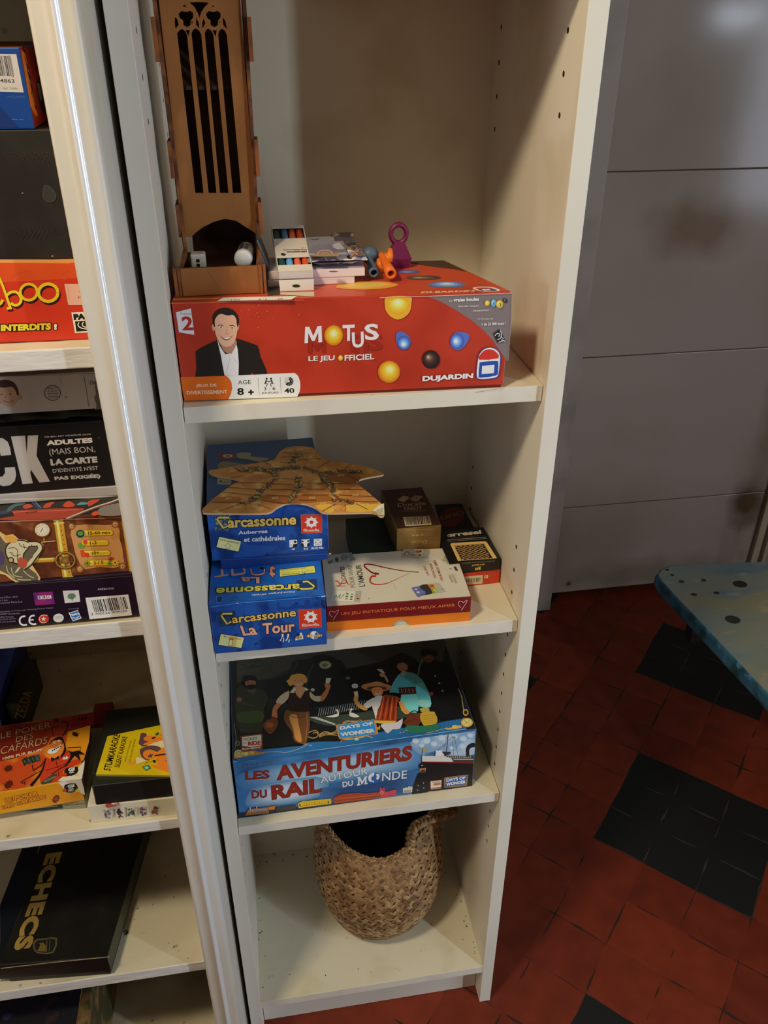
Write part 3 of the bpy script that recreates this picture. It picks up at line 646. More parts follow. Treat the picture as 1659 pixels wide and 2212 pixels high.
for k in range(10):
    a = k*.7; b.tube([t0+Vector((.001*math.cos(a)-.001, .003+.001*math.sin(a), -.001)), t0+Vector((.002*math.cos(a+1), .004, .003*math.sin(a)+.0005))], .0006, tw_m, 5)
b.build('twine', pc)
# grey packet (several folded sheets)
zp = zb1+.0115
f0 = at(668, 566, y=ys+.001); f1 = at(751, 560, y=ys+.001)
pk = thing('paper_packet', ((f0.x+f1.x)/2, ys+.03, zp), 'grey paper packet printed with a small rainbow and cloud on the floral pouch', 'packet')
gp = M('grey_packet_paper', '#75747c', .5, 1.3, mott=('#615f6a', 18, .45, .7)); ge = M('packet_page_edge', '#a09a96', .6, 1.3)
zf = zp+.0008; 
def tilt_slab(x0, x1, y0, d, z0, z1, h, mats): 
    b = MB(); b.hexa([(x0, y0, z0), (x1, y0, z0), (x1+.001, y0+d, z1), (x0+.001, y0+d, z1), (x0, y0, z0+h), (x1, y0, z0+h), (x1+.001, y0+d, z1+h), (x0+.001, y0+d, z1+h)], mats, .0001); return b
b = tilt_slab(f0.x, f1.x, ys+.000, .048, zf, zf+.004, .0011, {'all': ge, 'top': gp}); b.build('sheet', pk)
b = tilt_slab(f0.x, f1.x-.001, ys-.001, .048, zf+.0013, zf+.0056, .0010, {'all': ge, 'top': gp})
N_ = Vector((0, -.0043/.048, 1)); A = Art(b, (f0.x, ys-.001, zf+.0023), N_, (640, 500, 6.9125), gain=1.4)
A.poly([(245, 375), (245, 345), (300, 330), (640, 325), (640, 372)], '#8f7a58'); 
for r_, c_ in ((118, '#7d5a70'), (98, '#a58a98'), (76, '#7d5a70'), (56, '#8f7a58')): A.poly([(430+r_*1.25*math.cos(math.radians(a)), 335-r_*.62*math.sin(math.radians(a))) for a in range(0, 181, 12)], c_)
A.poly([(540, 215), (570, 185), (640, 170), (670, 195), (700, 240), (725, 255), (640, 270), (570, 250)], '#9c95a0', 3); A.line([(220, 118), (280, 122), (345, 112)], 9, '#3a3a40'); A.poly([(500, 65), (530, 45), (560, 72), (520, 76)], '#26262a')
b.build('sheet', pk)
# dark leafy cards showing behind the packet
b = tilt_slab(at(722, 540, y=.09).x, at(770, 540, y=.075).x, .072, .034, zb1+.0125, zb1+.020, .0015, {'all': M('dark_floral_card', '#3f3438', .6, 1.4, mott=[('#7a6a50', 60, .5, .6), ('#2a2228', 80, .5, .6)])})
tag(b.build('folded_fabric'), 'dark patterned fabric flap with brown hem behind the grey packet', 'fabric')
# small dark notebook leaning beside the pencil box
a0 = at(568, 524, y=.085); a1 = at(598, 588, y=.060); b = MB()
dk = M('dark_slate_cover', '#23272a', .45, 1.4)
p1 = Vector((.0905, .057, zb1+.001)); p2 = Vector((.0815, .057, zb1+.028))
dir_ = Vector((0, .040, .004)); th = Vector((-.0016, 0, -.0006))
b.hexa([p1, p1+th, p1+th+dir_, p1+dir_, p2, p2+th, p2+th+dir_, p2+dir_], {'all': dk, 'front': M('slate_edge', '#4c5a60', .5, 1.2)}, .0004)
tag(b.build('notebook'), 'slim dark notebook leaning between the dice tower and the white pencil box', 'notebook')
# ---- white box of four pencils, lying on a slope
pb = thing('pencil_box', (.113, .05, ZT), 'narrow white cardboard pencil box with two cut-out windows, sloping off the paper stack', 'pencil box')
cw = M('white_cardboard', '#d6cdc2', .5, 1.12, mott=('#c9bfb2', 10, .5, .8)); cin = M('cardboard_inside', '#2a1c14', .8)
wbx = .0318; fx = .0972; yf = .040
bot = Vector((fx, yf, ZT+.0105)); zfront_top = at(601.5, 587, y=yf).z
bkz = at(590, 488, y=.128); L_ = Vector((-.0012, .088, (bkz.z - zfront_top))); 
T0 = Vector((fx, yf, zfront_top)); ux = Vector((1, 0, 0)); nn = L_.cross(ux).normalized()*-1
if nn.z < 0: nn = -nn
hb = zfront_top-(ZT+.0105)
def Q(a, l, d): return T0 + ux*(a*wbx) + L_*l - nn*d
tv = [0, .145, .35, .70, .90, 1]     # along the length: front lip, window, band, window, back lip
b = MB()
def strip(l0, l1, a0=0, a1=1): b.hexa([Q(a0, l0, .0004), Q(a1, l0, .0004), Q(a1, l1, .0004), Q(a0, l1, .0004), Q(a0, l0, 0), Q(a1, l0, 0), Q(a1, l1, 0), Q(a0, l1, 0)], cw)
PLN = (T0, nn)
def l_of(px, py): 
    p = hit(px, py, *PLN); return (p-T0).dot(L_)/L_.length_squared
w1a, w1b = l_of(637, 571.5), l_of(637, 555.5); w2a, w2b = l_of(630, 514.5), l_of(624, 492.5)
strip(0, w1a); strip(w1b, w2a); strip(w2b, 1)
for l0, l1 in ((w1a, w1b), (w2a, w2b)): strip(l0, l1, 0, .025); strip(l0, l1, .975, 1)
for a in (0, 1):
    q = .0004*(1 if a == 0 else -1); v = ux*q
    b.hexa([Q(a, 0, hb), Q(a, 0, hb)+v, Q(a, 1, hb)+v, Q(a, 1, hb), Q(a, 0, 0), Q(a, 0, 0)+v, Q(a, 1, 0)+v, Q(a, 1, 0)], cw)
b.face([Q(0, 0, hb), Q(1, 0, hb), Q(1, 1, hb), Q(0, 1, hb)], cw); b.face([Q(.01, .01, hb-.0006), Q(.99, .01, hb-.0006), Q(.99, .99, hb-.0006), Q(.01, .99, hb-.0006)], cin)
b.face([Q(0, 0, 0), Q(1, 0, 0), Q(1, 0, hb), Q(0, 0, hb)], cw); b.face([Q(0, 1, 0), Q(1, 1, 0), Q(1, 1, hb), Q(0, 1, hb)], cw)
A = Art(b, T0, nn, (560, 470, 8.295), gain=1.2)
A.text('Fillubamoo', (850, 592), (490, 606), (850, 622), '#1c1814', .04); A.text('Funlabours', (848, 566), (432, 574), (848, 586), '#1c1814', .04); A.text('12', (835, 535), (750, 540), (833, 552), '#5c5650'); A.line([(470, 633), (850, 622)], 2, '#8c847c')
A.poly([(385, 665), (400, 640), (440, 642), (480, 662), (450, 685), (415, 680)], '#16120f', 2)
b.build('sleeve', pb)
b = MB(); yfl = yf-.0006; zf0 = ZT+.0004; z1_ = at(640, 604, y=yfl).z
b.hexa([(fx+.0006, yfl-.0012, zf0), (fx+wbx-.0004, yfl-.0012, zf0), (fx+wbx-.0004, yfl-.0006, zf0), (fx+.0006, yfl-.0006, zf0), (fx, yfl-.0004, z1_), (fx+wbx, yfl-.0004, z1_), (fx+wbx, yfl, z1_), (fx, yfl, z1_)], cw)
A = Art(b, (fx, yfl-.0013, zf0), Vector((0, -1, .05)), (560, 470, 8.295), gain=1.3); A.ell(662, 1222, 72, 30, '#8a7a4c'); A.ell(662, 1226, 66, 24, '#120c08')
b.build('end_flap', pb)
pcl = [('#16382e', 'dark green'), ('#4f82b8', 'blue'), ('#b45238', 'salmon pink'), ('#a84018', 'orange')]
for i, (c_, nm) in enumerate(pcl):
    b = MB(); a = .155+.23*i; pm = M('pencil_'+nm.replace(' ', '_'), c_, .4, 1.9)
    b.tube([Q(a, .012, .0042), Q(a, .04, .0042), Q(a, .97, .0042)], .0032, pm, 12, rs=[.0026, .0032, .0032])
    tag(b.build('pencil'), 'thick %s pencil seen through the two windows of the white pencil box' % nm, 'pencil', 'pencils in the white box')

# ================================================================ three plastic figures on the right of the stack
def ptube(name, c, A0, A1, r, lb):
    m_ = M('pipe_plastic'+c.strip('#'), c, .5, 1.6, bump=(200, .1)); t = thing(name, (A0.x, A0.y, ZT), lb, 'toy')
    b = MB(); ax = (A1-A0); L = ax.length; Rm = ax.to_track_quat('Z', 'Y').to_matrix()
    b.lathe([(r*.62, .008), (r*.62, 0), (r, 0), (r*.93, L*.3), (r*.72, L*.7), (r*.60, L)], A0, m_, 20, Rm); b.lathe([(0, .008), (r*.62, .008)], A0, M('tube_dark_inside', '#1a1410', .8), 20, Rm); b.build('tube', t)
    return t, m_, Rm
t, mm, Rm = ptube('toy_pipe', '#3f4f60', at(808, 590, y=.062), at(797, 556, y=.098)+Vector((0, 0, .0)), .0048, 'small blue-grey plastic pipe toy lying on the red box beside the floral pouch')
e = at(800, 553, y=.098); b = MB(); b.lathe([(0, -.007), (.006, -.006), (.0088, -.001), (.0085, .003), (.005, .0065), (0, .007)], e+Vector((0, .002, 0)), mm, 16, Rm); b.build('end_knob', t)
t, mm, Rm = ptube('toy_pipe', '#c05a12', at(845, 592, y=.052), at(824, 551, y=.094), .0052, 'small orange plastic pipe toy with two prongs beside the purple ring')
b = MB(); e = at(824, 551, y=.094)
for p, q in (((818, 560), (824, 582)), ((834, 548), (843, 566)), ((843, 538), (842, 566))):
    b.tube([at(*p, y=.090), at((p[0]+q[0])/2, (p[1]+q[1])/2, y=.086), at(*q, y=.084)], .003, M('orange_prong', '#c86414', .5, 1.6), 10, rs=[.0022, .0034, .0026])
b.build('prong', t)
pu = M('purple_plastic', '#560a34', .45, 1.7, bump=(150, .08)); yp = .108
t = thing('ring_figure', (.2205, yp, ZT), 'purple plastic figure with faceted body and ring head on the red box', 'toy')
b = MB(); cx = at(862, 525, y=yp).x; zw = at(862, 521, y=yp).z
zz = [ZT, ZT+.0035, ZT+.0095, zw]; hw = [.0092, .0100, .0118, .0050]; hd = [.005, .0058, .0066, .0035]
for i in range(3):
    b.hexa([(cx-hw[i], yp-hd[i], zz[i]), (cx+hw[i], yp-hd[i], zz[i]), (cx+hw[i], yp+hd[i], zz[i]), (cx-hw[i], yp+hd[i], zz[i]), (cx-hw[i+1], yp-hd[i+1], zz[i+1]), (cx+hw[i+1], yp-hd[i+1], zz[i+1]), (cx+hw[i+1], yp+hd[i+1], zz[i+1]), (cx-hw[i+1], yp+hd[i+1], zz[i+1])], pu)
b.build('body', t)
b = MB(); cc = at(861, 505, y=yp); rr = (at(883, 505, y=yp).x-at(839, 505, y=yp).x)/2-.0024
rw = 8; sg = 40; base = len(b.v)
for i in range(sg):
    a = 2*math.pi*i/sg
    for k in range(rw):
        q = 2*math.pi*k/rw; r_ = rr+.0024*math.cos(q); b.v.append(Vector((cc.x+r_*math.sin(a), yp+.0034*math.sin(q), cc.z+1.12*r_*math.cos(a))))
for i in range(sg):
    for k in range(rw): b.f.append([base+i*rw+k, base+i*rw+(k+1) % rw, base+((i+1) % sg)*rw+(k+1) % rw, base+((i+1) % sg)*rw+k]); b.m.append(b.mi(pu)); b.sm.append(True)
b.build('ring', t)
# ================================================================ second shelf: two blue tile-game boxes, star board, love-card box, card decks
blue = M('blue_castle_card', '#1a458c', .38, 1.6, mott=[('#0c2c66', 38, .50, .62, 6), ('#0a2350', 80, .60, .66, 3)])
bluet = M('blue_card_top', '#1b5bb0', .36, 1.5, mott=('#154a94', 25, .5, .65))
bluek = M('blue_card_edge', '#0d3272', .45, 1.5)
def carc_logo(A, x0, y0, x1, y1, h, flip=False):
    pass
P0 = at(464, 1414, z=Z2); P1 = at(707, 1393, z=Z2); u = (P1-P0).normalized(); n = Vector((-u.y, u.x, 0)); wd = (P1-P0).length
ZC = .8505; DC = .175
ct = thing('board_game_box', (.06, .09, Z2), 'lower blue medieval game box, its title upside down on its top', 'board game box', 'blue tile-game boxes')
b = MB(); b.hexa(corners(P0+u*.001+n*.001+Vector((0, 0, .0003)), u, n, wd-.002, .01, DC-.002), bluek); b.build('tray', ct)
b = MB(); b.hexa(corners(P0+Vector((0, 0, .0012)), u, n, wd, ZC-Z2-.0012, DC), {'all': blue, 'top': bluet}, .0008)
A = Art(b, P0, Vector((u.y, -u.x, 0)), (440, 1200, 5.7207), gain=1.6)
GO = '#d4a050'; PK = '#cf8f76'
def star_meeple(A, cx, cy, s, c):
    A.poly([(cx, cy-s), (cx+s*.35, cy-s*.45), (cx+s, cy-s*.2), (cx+s*.9, cy+s*.15), (cx+s*.4, cy+s*.15), (cx+s*.8, cy+s), (cx+s*.2, cy+s), (cx, cy+s*.6), (cx-s*.2, cy+s), (cx-s*.8, cy+s), (cx-s*.4, cy+s*.15), (cx-s*.9, cy+s*.15), (cx-s, cy-s*.2), (cx-s*.35, cy-s*.45)], c)
def gear(A, x0, y0, x1, y1, x2, y2, x3, y3):
    A.poly([(x0, y0), (x1, y1), (x2, y2), (x3, y3)], '#b12e16'); A.line([(x0, y0), (x1, y1), (x2, y2), (x3, y3)], 3, '#d8765c', closed=True)
def castle(A, pts, c='#0b2c66'): 
    A.poly(pts, c)
castle(A, [(905, 670), (912, 605), (930, 600), (932, 625), (1050, 640), (1120, 600), (1240, 615), (1262, 545), (1310, 550), (1318, 610), (1360, 620), (1330, 650), (1250, 655), (1180, 650), (1050, 670)], '#0d3578')
castle(A, [(500, 690), (520, 760), (560, 740), (600, 770), (620, 900), (480, 880)], '#0d3474'); castle(A, [(860, 770), (900, 760), (1150, 900), (1150, 1000), (960, 1010), (700, 1000), (690, 860), (760, 820)], '#0d3474')
A.poly([(178, 700), (388, 684), (405, 868), (192, 876)], M('teal_square', '#123c58', .5, 1.5, mott=('#0a2436', 400, .45, .6, 2)))
A.line([(355, 722), (245, 722), (222, 742), (290, 850), (345, 820)], 34, '#1a1208', 0); A.line([(352, 718), (240, 720), (218, 742), (290, 846), (342, 815)], 22, GO, 0)
A.text('arcassonne', (355, 838), (1140, 750), (350, 768), GO, .02, out='#140f08', ow=.05, sh=(4, 6, '#100c08'))
A.text('La', (475, 995), (668, 975), (445, 866), PK, .03, out='#241410', ow=.04, shear=-.1); A.text('Tour', (730, 975), (1125, 940), (725, 838), PK, .03, out='#241410', ow=.04)
gear(A, 1172, 672, 1452, 655, 1458, 882, 1186, 905)
for k in range(8): a = math.radians(k*45+20); A.ell(1322+78*math.cos(a), 758+68*math.sin(a), 10, 9, '#e0dcd4')
A.ell(1322, 758, 68, 60, '#e0dcd4', n=26); A.ell(1322, 758, 26, 23, '#b12e16')
A.text('filosofia', (1212, 880), (1428, 866), (1210, 842), '#e6d2c4', .01)
A.poly([(205, 962), (500, 1010), (472, 1146), (178, 1108)], '#0a0a10'); A.poly([(213, 968), (498, 1014), (466, 1140), (182, 1102)], '#cdc484'); A.poly([(340, 990), (420, 1003), (395, 1128), (300, 1115)], '#c8a45c')
A.text('4e extension', (243, 1005), (460, 1042), (246, 984), '#2a2010', .01)
A.poly([(305, 1110), (315, 1035), (308, 1020), (372, 1030), (362, 1045), (352, 1116)], '#7c4a24'); A.poly([(312, 1108), (322, 1038), (358, 1043), (346, 1112)], '#dcc890')
W_ = '#c7ccd6'
for cx in (975, 1045):
    A.ell(cx, 978, 12, 12, W_); A.line([(cx-5, 990), (cx-12, 1030), (cx-30, 1050)], 13, W_); A.line([(cx, 992), (cx+14, 1035), (cx+5, 1070)], 12, W_)
A.text('2', (958, 1040), (985, 1038), (958, 1002), '#201408', .03); A.text('6', (1042, 1038), (1068, 1036), (1040, 1000), '#201408', .03)
A.ell(1202, 965, 15, 15, W_); A.poly([(1180, 985), (1228, 980), (1230, 1030), (1180, 1034)], W_); A.poly([(1130, 1046), (1140, 1000), (1170, 995), (1175, 1040)], W_)
A.text('8+', (1146, 1032), (1218, 1026), (1144, 992), '#8a6a30', .04, out='#1a1208', ow=.03)
A.ell(1365, 980, 54, 52, '#8fa6d2'); A.ell(1365, 980, 47, 45, '#27508f'); A.ell(1365, 980, 47, 45, '#c3cbe0', a0=90, a1=300); A.text('40 min', (1268, 1015), (1460, 1000), (1270, 972), '#c89a4c', .04, out='#1a1208', ow=.03)
A.line([(75, 632), (420, 585), (1510, 498)], 8, '#3a7cc4'); A.ell(415, 585, 12, 7, '#9cc0e8'); A.line([(1455, 505), (1505, 497)], 14, '#8cb8e4'); A.line([(75, 630), (95, 800), (150, 1230)], 4, '#3468b0')
B = Art(b, (0, 0, ZC), (0, 0, 1), (440, 1200, 5.7207), gain=1.45)
B.poly([(1130, 300), (1412, 278), (1422, 428), (1146, 450)], '#2c62b4'); B.poly([(1140, 308), (1402, 287), (1410, 420), (1154, 440)], M('navy_square', '#1c3c74', .5, 1.4, mott=('#122a54', 300, .45, .6, 2)))
B.line([(1160, 400), (1215, 420), (1350, 412), (1372, 384), (1285, 315), (1225, 322)], 26, '#181208'); B.line([(1162, 396), (1215, 416), (1345, 408), (1368, 384), (1285, 320), (1225, 326)], 20, '#e2bf4a')
B.text('arcassonne', (1185, 348), (160, 402), (1185, 412), '#e2bf4a', .03, out='#141008', ow=.05)
B.text('La', (690, 264), (458, 268), (690, 345), '#c58b78', .03, out='#241410', ow=.04); B.text('t', (800, 135), (875, 135), (815, 280), '#c58b78', .04, out='#241410', ow=.04)
B.line([(585, 165), (600, 235), (680, 245), (745, 225), (755, 165), (700, 158)], 26, '#241410', 2); B.line([(585, 165), (600, 232), (680, 240), (745, 222), (752, 165)], 18, '#c58b78', 2)
B.line([(358, 250), (352, 170)], 30, '#c58b78'); B.line([(490, 160), (510, 215), (440, 230), (365, 245)], 24, '#c58b78', 2)
B.line([(232, 258), (225, 165)], 34, '#c58b78'); B.line([(135, 265), (190, 258), (305, 240)], 16, '#c58b78')
B.poly([(932, 170), (1372, 125), (1390, 215), (940, 268)], '#0d1424'); B.poly([(938, 176), (1366, 131), (1382, 210), (944, 262)], '#d3cb5c')
B.text('4e extension', (1265, 208), (966, 234), (1268, 225), '#3a3010', .02); B.text("S'utilise uniquement", (1345, 176), (965, 210), (1348, 194), '#6a6020', .0); B.text('avec Carcassonne', (1265, 150), (960, 178), (1268, 166), '#6a6020')
B.text('Klaus-Jurgen Wrede', (1125, 434), (590, 478), (1127, 460), '#c8d4e8', .01)
B.poly([(150, 505), (240, 498), (232, 520), (240, 570), (225, 588), (150, 592), (160, 560)], '#3a76c4'); B.poly([(165, 512), (228, 506), (222, 522), (228, 570), (218, 578), (160, 580), (168, 560)], '#12305c')
B.poly([(320, 560), (380, 500), (460, 520), (560, 480), (700, 530), (900, 500), (1080, 520), (1200, 490), (1240, 500), (900, 540), (600, 560)], '#17509c')
b.build('lid', ct)
# upper blue box
z0 = ZC+.0004
P0 = at(478, 1222, z=z0); P1 = at(714, 1200, z=z0)
P0 = at(478, 1213, z=z0+.0115); P1 = at(712, 1191, z=z0+.0115)
P0.z = P1.z = z0
Q0 = at(460, 1211, y=P0.y-.0012); Q1 = at(716, 1195, y=P0.y-.0012)
za = at(470, 1209, y=P0.y).z; 
u = (P1-P0).normalized(); n = Vector((-u.y, u.x, 0)); P0 = P0 - u*.0095; wd = (P1-P0).length-.0005
ZU = hit(445, 1105, P0, n).z
ZU = max(ZU, z0+.06)
ca = thing('board_game_box', (.06, .11, z0), 'upper blue medieval game box, under the star-shaped board', 'board game box', 'blue tile-game boxes')
b = MB(); b.hexa(corners(P0+u*.009+n*.001+Vector((0, 0, .0002)), u, n, wd-.011, .02, .158), bluek); b.build('tray', ca)
lidb = hit(458, 1211, P0, n).z
b = MB(); b.hexa(corners(Vector((P0.x, P0.y, lidb)), u, n, wd, ZU-lidb, .163), {'all': blue, 'top': M('blue_lid_dark', '#16365c', .4, 1.6)}, .0008)
A = Art(b, P0, Vector((u.y, -u.x, 0)), (440, 1090, 5.7207), gain=1.6)
castle(A, [(960, 150), (970, 75), (1015, 80), (1020, 110), (1130, 95), (1240, 60), (1300, 90), (1220, 110), (1080, 140)], '#0d3578'); castle(A, [(1060, 430), (1065, 380), (1095, 360), (1125, 385), (1128, 430)], '#0d3474'); castle(A, [(430, 330), (500, 300), (900, 310), (1000, 470), (1000, 520), (560, 500), (470, 440)], '#0d3678')
A.poly([(130, 140), (335, 130), (350, 320), (145, 322)], M('teal_square2', '#123c58', .5, 1.5, mott=('#8a9a80', 700, .55, .62, 2)))
A.line([(318, 165), (190, 163), (168, 182), (245, 295), (300, 265)], 36, '#1a1208'); A.line([(314, 162), (188, 160), (165, 180), (245, 290), (296, 262)], 23, GO)
A.text('arcassonne', (300, 290), (1142, 248), (296, 195), GO, .03, out='#140f08', ow=.05, sh=(4, 6, '#100c08'))
A.text('Auberges', (428, 384), (788, 362), (426, 325), '#c9cede', .02); A.text('et cathédrales', (498, 462), (1008, 438), (494, 402), '#c9cede', .02)
gear(A, 1200, 125, 1462, 120, 1460, 345, 1210, 355)
for k in range(8): a = math.radians(k*45); A.ell(1332+76*math.cos(a), 217+66*math.sin(a), 9, 8, '#e0dcd4')
A.ell(1332, 217, 66, 58, '#e0dcd4', n=26); A.ell(1332, 217, 25, 22, '#b12e16'); A.text('filosofia', (1232, 333), (1430, 328), (1230, 298), '#e6d2c4', .01)
A.poly([(185, 392), (465, 448), (435, 586), (152, 535)], '#0a0a10'); A.poly([(192, 398), (462, 452), (430, 580), (158, 524)], '#c6c784'); A.text('1ere extension', (202, 438), (438, 488), (206, 412), '#2a2818', .01); star_meeple(A, 300, 508, 42, '#6a4a20'); star_meeple(A, 300, 508, 34, '#dcd89c')
A.poly([(1058, 438), (1155, 432), (1155, 520), (1060, 526)], '#cfd3cf'); A.ell(1130, 458, 18, 16, '#101010'); A.poly([(1100, 525), (1105, 488), (1155, 482), (1155, 520)], '#101010'); A.ell(1078, 500, 14, 10, '#8a8c86'); A.ell(1078, 500, 10, 7, '#cfd3cf')
A.text('18', (1088, 560), (1124, 558), (1088, 540), '#cfd6e4', .03)
A.poly([(1208, 430), (1306, 425), (1306, 518), (1212, 522)], '#cfd3cf'); A.ell(1222, 452, 13, 12, '#101010'); A.ell(1292, 448, 13, 12, '#101010'); A.poly([(1208, 470), (1232, 480), (1240, 520), (1212, 522)], '#101010'); A.poly([(1306, 465), (1282, 476), (1276, 518), (1306, 516)], '#101010'); A.text('2-6', (1234, 556), (1288, 554), (1234, 532), '#cfd6e4', .03)
A.poly([(1360, 422), (1460, 418), (1460, 505), (1362, 510)], '#cfd3cf'); A.line([(1410+38*math.cos(k*.524), 464+34*math.sin(k*.524)) for k in range(12)], 4, '#303030', closed=True); A.line([(1378, 464), (1400, 464)], 6, '#303030'); A.line([(1422, 464), (1442, 464)], 6, '#303030'); A.line([(1400, 443), (1422, 443)], 6, '#303030'); A.line([(1400, 484), (1422, 484)], 6, '#303030')
A.text('30-45 Min.', (1328, 552), (1484, 542), (1328, 524), '#cfd6e4', .03)
A.line([(95, 688), (800, 648), (1565, 605)], 4, '#2c5ca4'); A.line([(1548, 610), (1572, 600)], 9, '#c0cce0')
B = Art(b, (0, 0, ZU), (0, 0, 1), (430, 940, 3.95), gain=1.9)
B.poly([(175, 158), (315, 152), (300, 200), (160, 210)], '#5c1c12'); B.ell(245, 178, 42, 14, '#8c8278'); B.ell(245, 178, 20, 7, '#5c1c12')
B.poly([(320, 165), (350, 150), (440, 152), (440, 180), (520, 190), (600, 200), (520, 230), (420, 205), (340, 200)], '#6e6550', 2); B.poly([(160, 260), (200, 225), (300, 235), (420, 260), (300, 290), (180, 290)], '#5c5440', 2); B.line([(150, 225), (300, 205), (420, 215), (560, 240)], 8, '#2a2a1e')
B.poly([(155, 365), (280, 380), (270, 425), (155, 420)], '#6e6a58'); B.ell(185, 395, 14, 9, '#2a2a24'); B.line([(205, 402), (255, 402)], 7, '#3a382c')
b.build('lid', ca)
# star shaped board on top
def star_board():
    zs = ZU+.0006; tan = M('parchment_print', '#a8763c', .5, 1.7, mott=[('#8a5828', 22, .42, .68, 6), ('#c09a58', 60, .55, .7)]); edge = M('cardboard_core', '#b09878', .7, 1.5)
    K = (430, 940, 3.95)
    out = [(35, 625), (150, 520), (300, 412), (350, 395), (270, 368), (130, 345), (88, 320), (110, 295), (400, 252), (600, 220), (650, 200), (700, 130), (800, 96), (940, 100), (995, 125), (1035, 180), (1100, 215), (1300, 245), (1470, 280), (1560, 318), (1560, 340), (1420, 365), (1345, 400), (1420, 470), (1540, 570), (1580, 620), (1578, 682), (1540, 690), (1480, 660), (1200, 664), (1060, 660), (1000, 622), (920, 590), (840, 578), (740, 584), (660, 620), (580, 664), (300, 668), (60, 665), (35, 655)]
    out = smooth_pts(out, 3)
    P = [at(K[0]+x/K[2], K[1]+y/K[2], z=zs+.002) for x, y in out]
    b = MB(); b.face(P, tan); b.face([p-Vector((0, 0, .002)) for p in P][::-1], edge)
    for i in range(len(P)):
        j = (i+1) % len(P); b.face([P[i], P[i]-Vector((0, 0, .002)), P[j]-Vector((0, 0, .002)), P[j]], edge)
    A = Art(b, (0, 0, zs+.002), (0, 0, 1), K, gain=1.7)
    A.poly([(540, 515), (1100, 515), (1120, 560), (900, 580), (700, 590), (560, 560)], '#84501f', 2); A.poly([(150, 530), (350, 530), (340, 575), (110, 575)], '#8c5626', 2); A.poly([(1100, 330), (1340, 325), (1360, 400), (1110, 395)], '#7a4a22', 2)
    A.poly([(990, 600), (1130, 590), (1150, 655), (1070, 655)], '#c8963c', 2); A.poly([(1250, 600), (1540, 590), (1560, 640), (1440, 655), (1260, 655)], '#c8963c', 2)
    br = '#5a2c14'; dk = '#4c3a24'
    for P_ in ([(640, 375), (600, 430), (530, 480), (500, 520), (440, 560), (380, 585)], [(620, 300), (700, 290), (830, 275), (930, 290), (1050, 325), (1200, 310), (1370, 315)], [(860, 170), (800, 215), (790, 270)], [(850, 365), (850, 420), (840, 470), (800, 530), (780, 570)], [(1050, 335), (1080, 400), (1130, 440), (1150, 500), (1170, 560)], [(1150, 560), (1220, 560), (1320, 580)], [(660, 380), (640, 320), (560, 300), (480, 280)], [(340, 290), (450, 300), (560, 300)]):
        rd = random.Random(int(P_[0][0])); S = smooth_pts(P_, 6, False); A.line(S, 20, '#5c4226')
        A.inc = .0000012
        for q in S:
            for _ in range(4):
                X, Y, r_ = q[0]+rd.uniform(-26, 26), q[1]+rd.uniform(-15, 15), rd.uniform(5, 12)
                A.poly([(X-r_, Y+r_*.6), (X-r_, Y-r_*.2), (X-r_*.2, Y-r_*.8), (X+r_, Y-r_*.2), (X+r_*.9, Y+r_*.6)], rd.choice(['#2c2a1e', '#4a3a26', '#7c6a44', '#4c5234', '#7a3a20', '#3c4430', '#a08858']))
    A.inc = .000003
    for l in ([(300, 410), (560, 412), (620, 405)], [(240, 450), (520, 470)], [(180, 488), (480, 520)], [(110, 578), (360, 580)], [(640, 420), (800, 428)], [(610, 470), (800, 470)], [(570, 515), (760, 525)], [(530, 560), (740, 590)], [(680, 375), (830, 380)], [(880, 415), (1060, 418)], [(910, 465), (1080, 468)], [(880, 515), (1110, 515)], [(850, 560), (1000, 560)], [(1140, 420), (1350, 415)], [(1180, 465), (1410, 470)], [(1190, 515), (1490, 530)], [(1320, 570), (1530, 575)], [(400, 590), (400, 655)], [(340, 595), (170, 655)], [(490, 590), (610, 635)], [(1170, 590), (1050, 655)], [(1245, 595), (1245, 655)], [(1340, 590), (1440, 640)], [(690, 235), (780, 240)], [(700, 195), (800, 185)], [(720, 155), (1010, 160)], [(840, 215), (1040, 205)], [(1000, 290), (1120, 225)], [(1230, 300), (1300, 255)], [(470, 235), (520, 285)], [(270, 370), (380, 350)], [(330, 300), (300, 270)], [(1260, 340), (1350, 385)], [(560, 230), (620, 270)]):
        A.line(l, 4, br, 3 if len(l) > 2 else 0)
    for x, y in ((650, 545), (965, 545), (330, 625), (475, 620), (1060, 590), (1160, 620), (1305, 620), (1420, 600), (1335, 520), (250, 550), (860, 130), (1210, 352)): A.text('202', (x-28, y+6), (x+28, y+3), (x-28, y-8), '#cbb68c')
    A.poly([(1480, 650), (1540, 600), (1578, 590), (1580, 685), (1545, 690)], '#c9b8a0'); 
    for k in range(4): A.line([(1500+k*12, 662+k*6), (1572, 628+k*14)], 4, '#4a3c30')
    tag(b.build('star_board'), 'wavy star-shaped parchment-coloured scoring board lying across the upper blue box', 'game board')
star_board()
# love card box: white top, dark red side band, orange tray with thumb notch
P0 = at(707, 1365, z=Z2); P1 = at(1015, 1342, z=Z2); u = (P1-P0).normalized(); n = Vector((-u.y, u.x, 0)); P0 = P0 - u*.0; wd = (P1-P0).length
ZL = .8175; dl = (at(980, 1182, z=ZL)-P0).dot(n)
lv = thing('card_game_box', ((P0.x+P1.x)/2, .07, Z2), 'flat white card game box with a red heart on top and orange-red side', 'card game box')
ora = M('orange_card', '#c96a0c', .45, 1.35, mott=('#b86008', 20, .5, .8)); lr = M('oxblood_card', '#6a0f0c', .42, 1.35, mott=('#5a0c0a', 12, .5, .8)); lw = M('warm_white_card', '#d6d0bc', .42, 1.1, mott=('#c9c2ac', 9, .5, .8))
zb = hit(850, 1334, P0, n).z
b = MB(); fN = Vector((u.y, -u.x, 0))
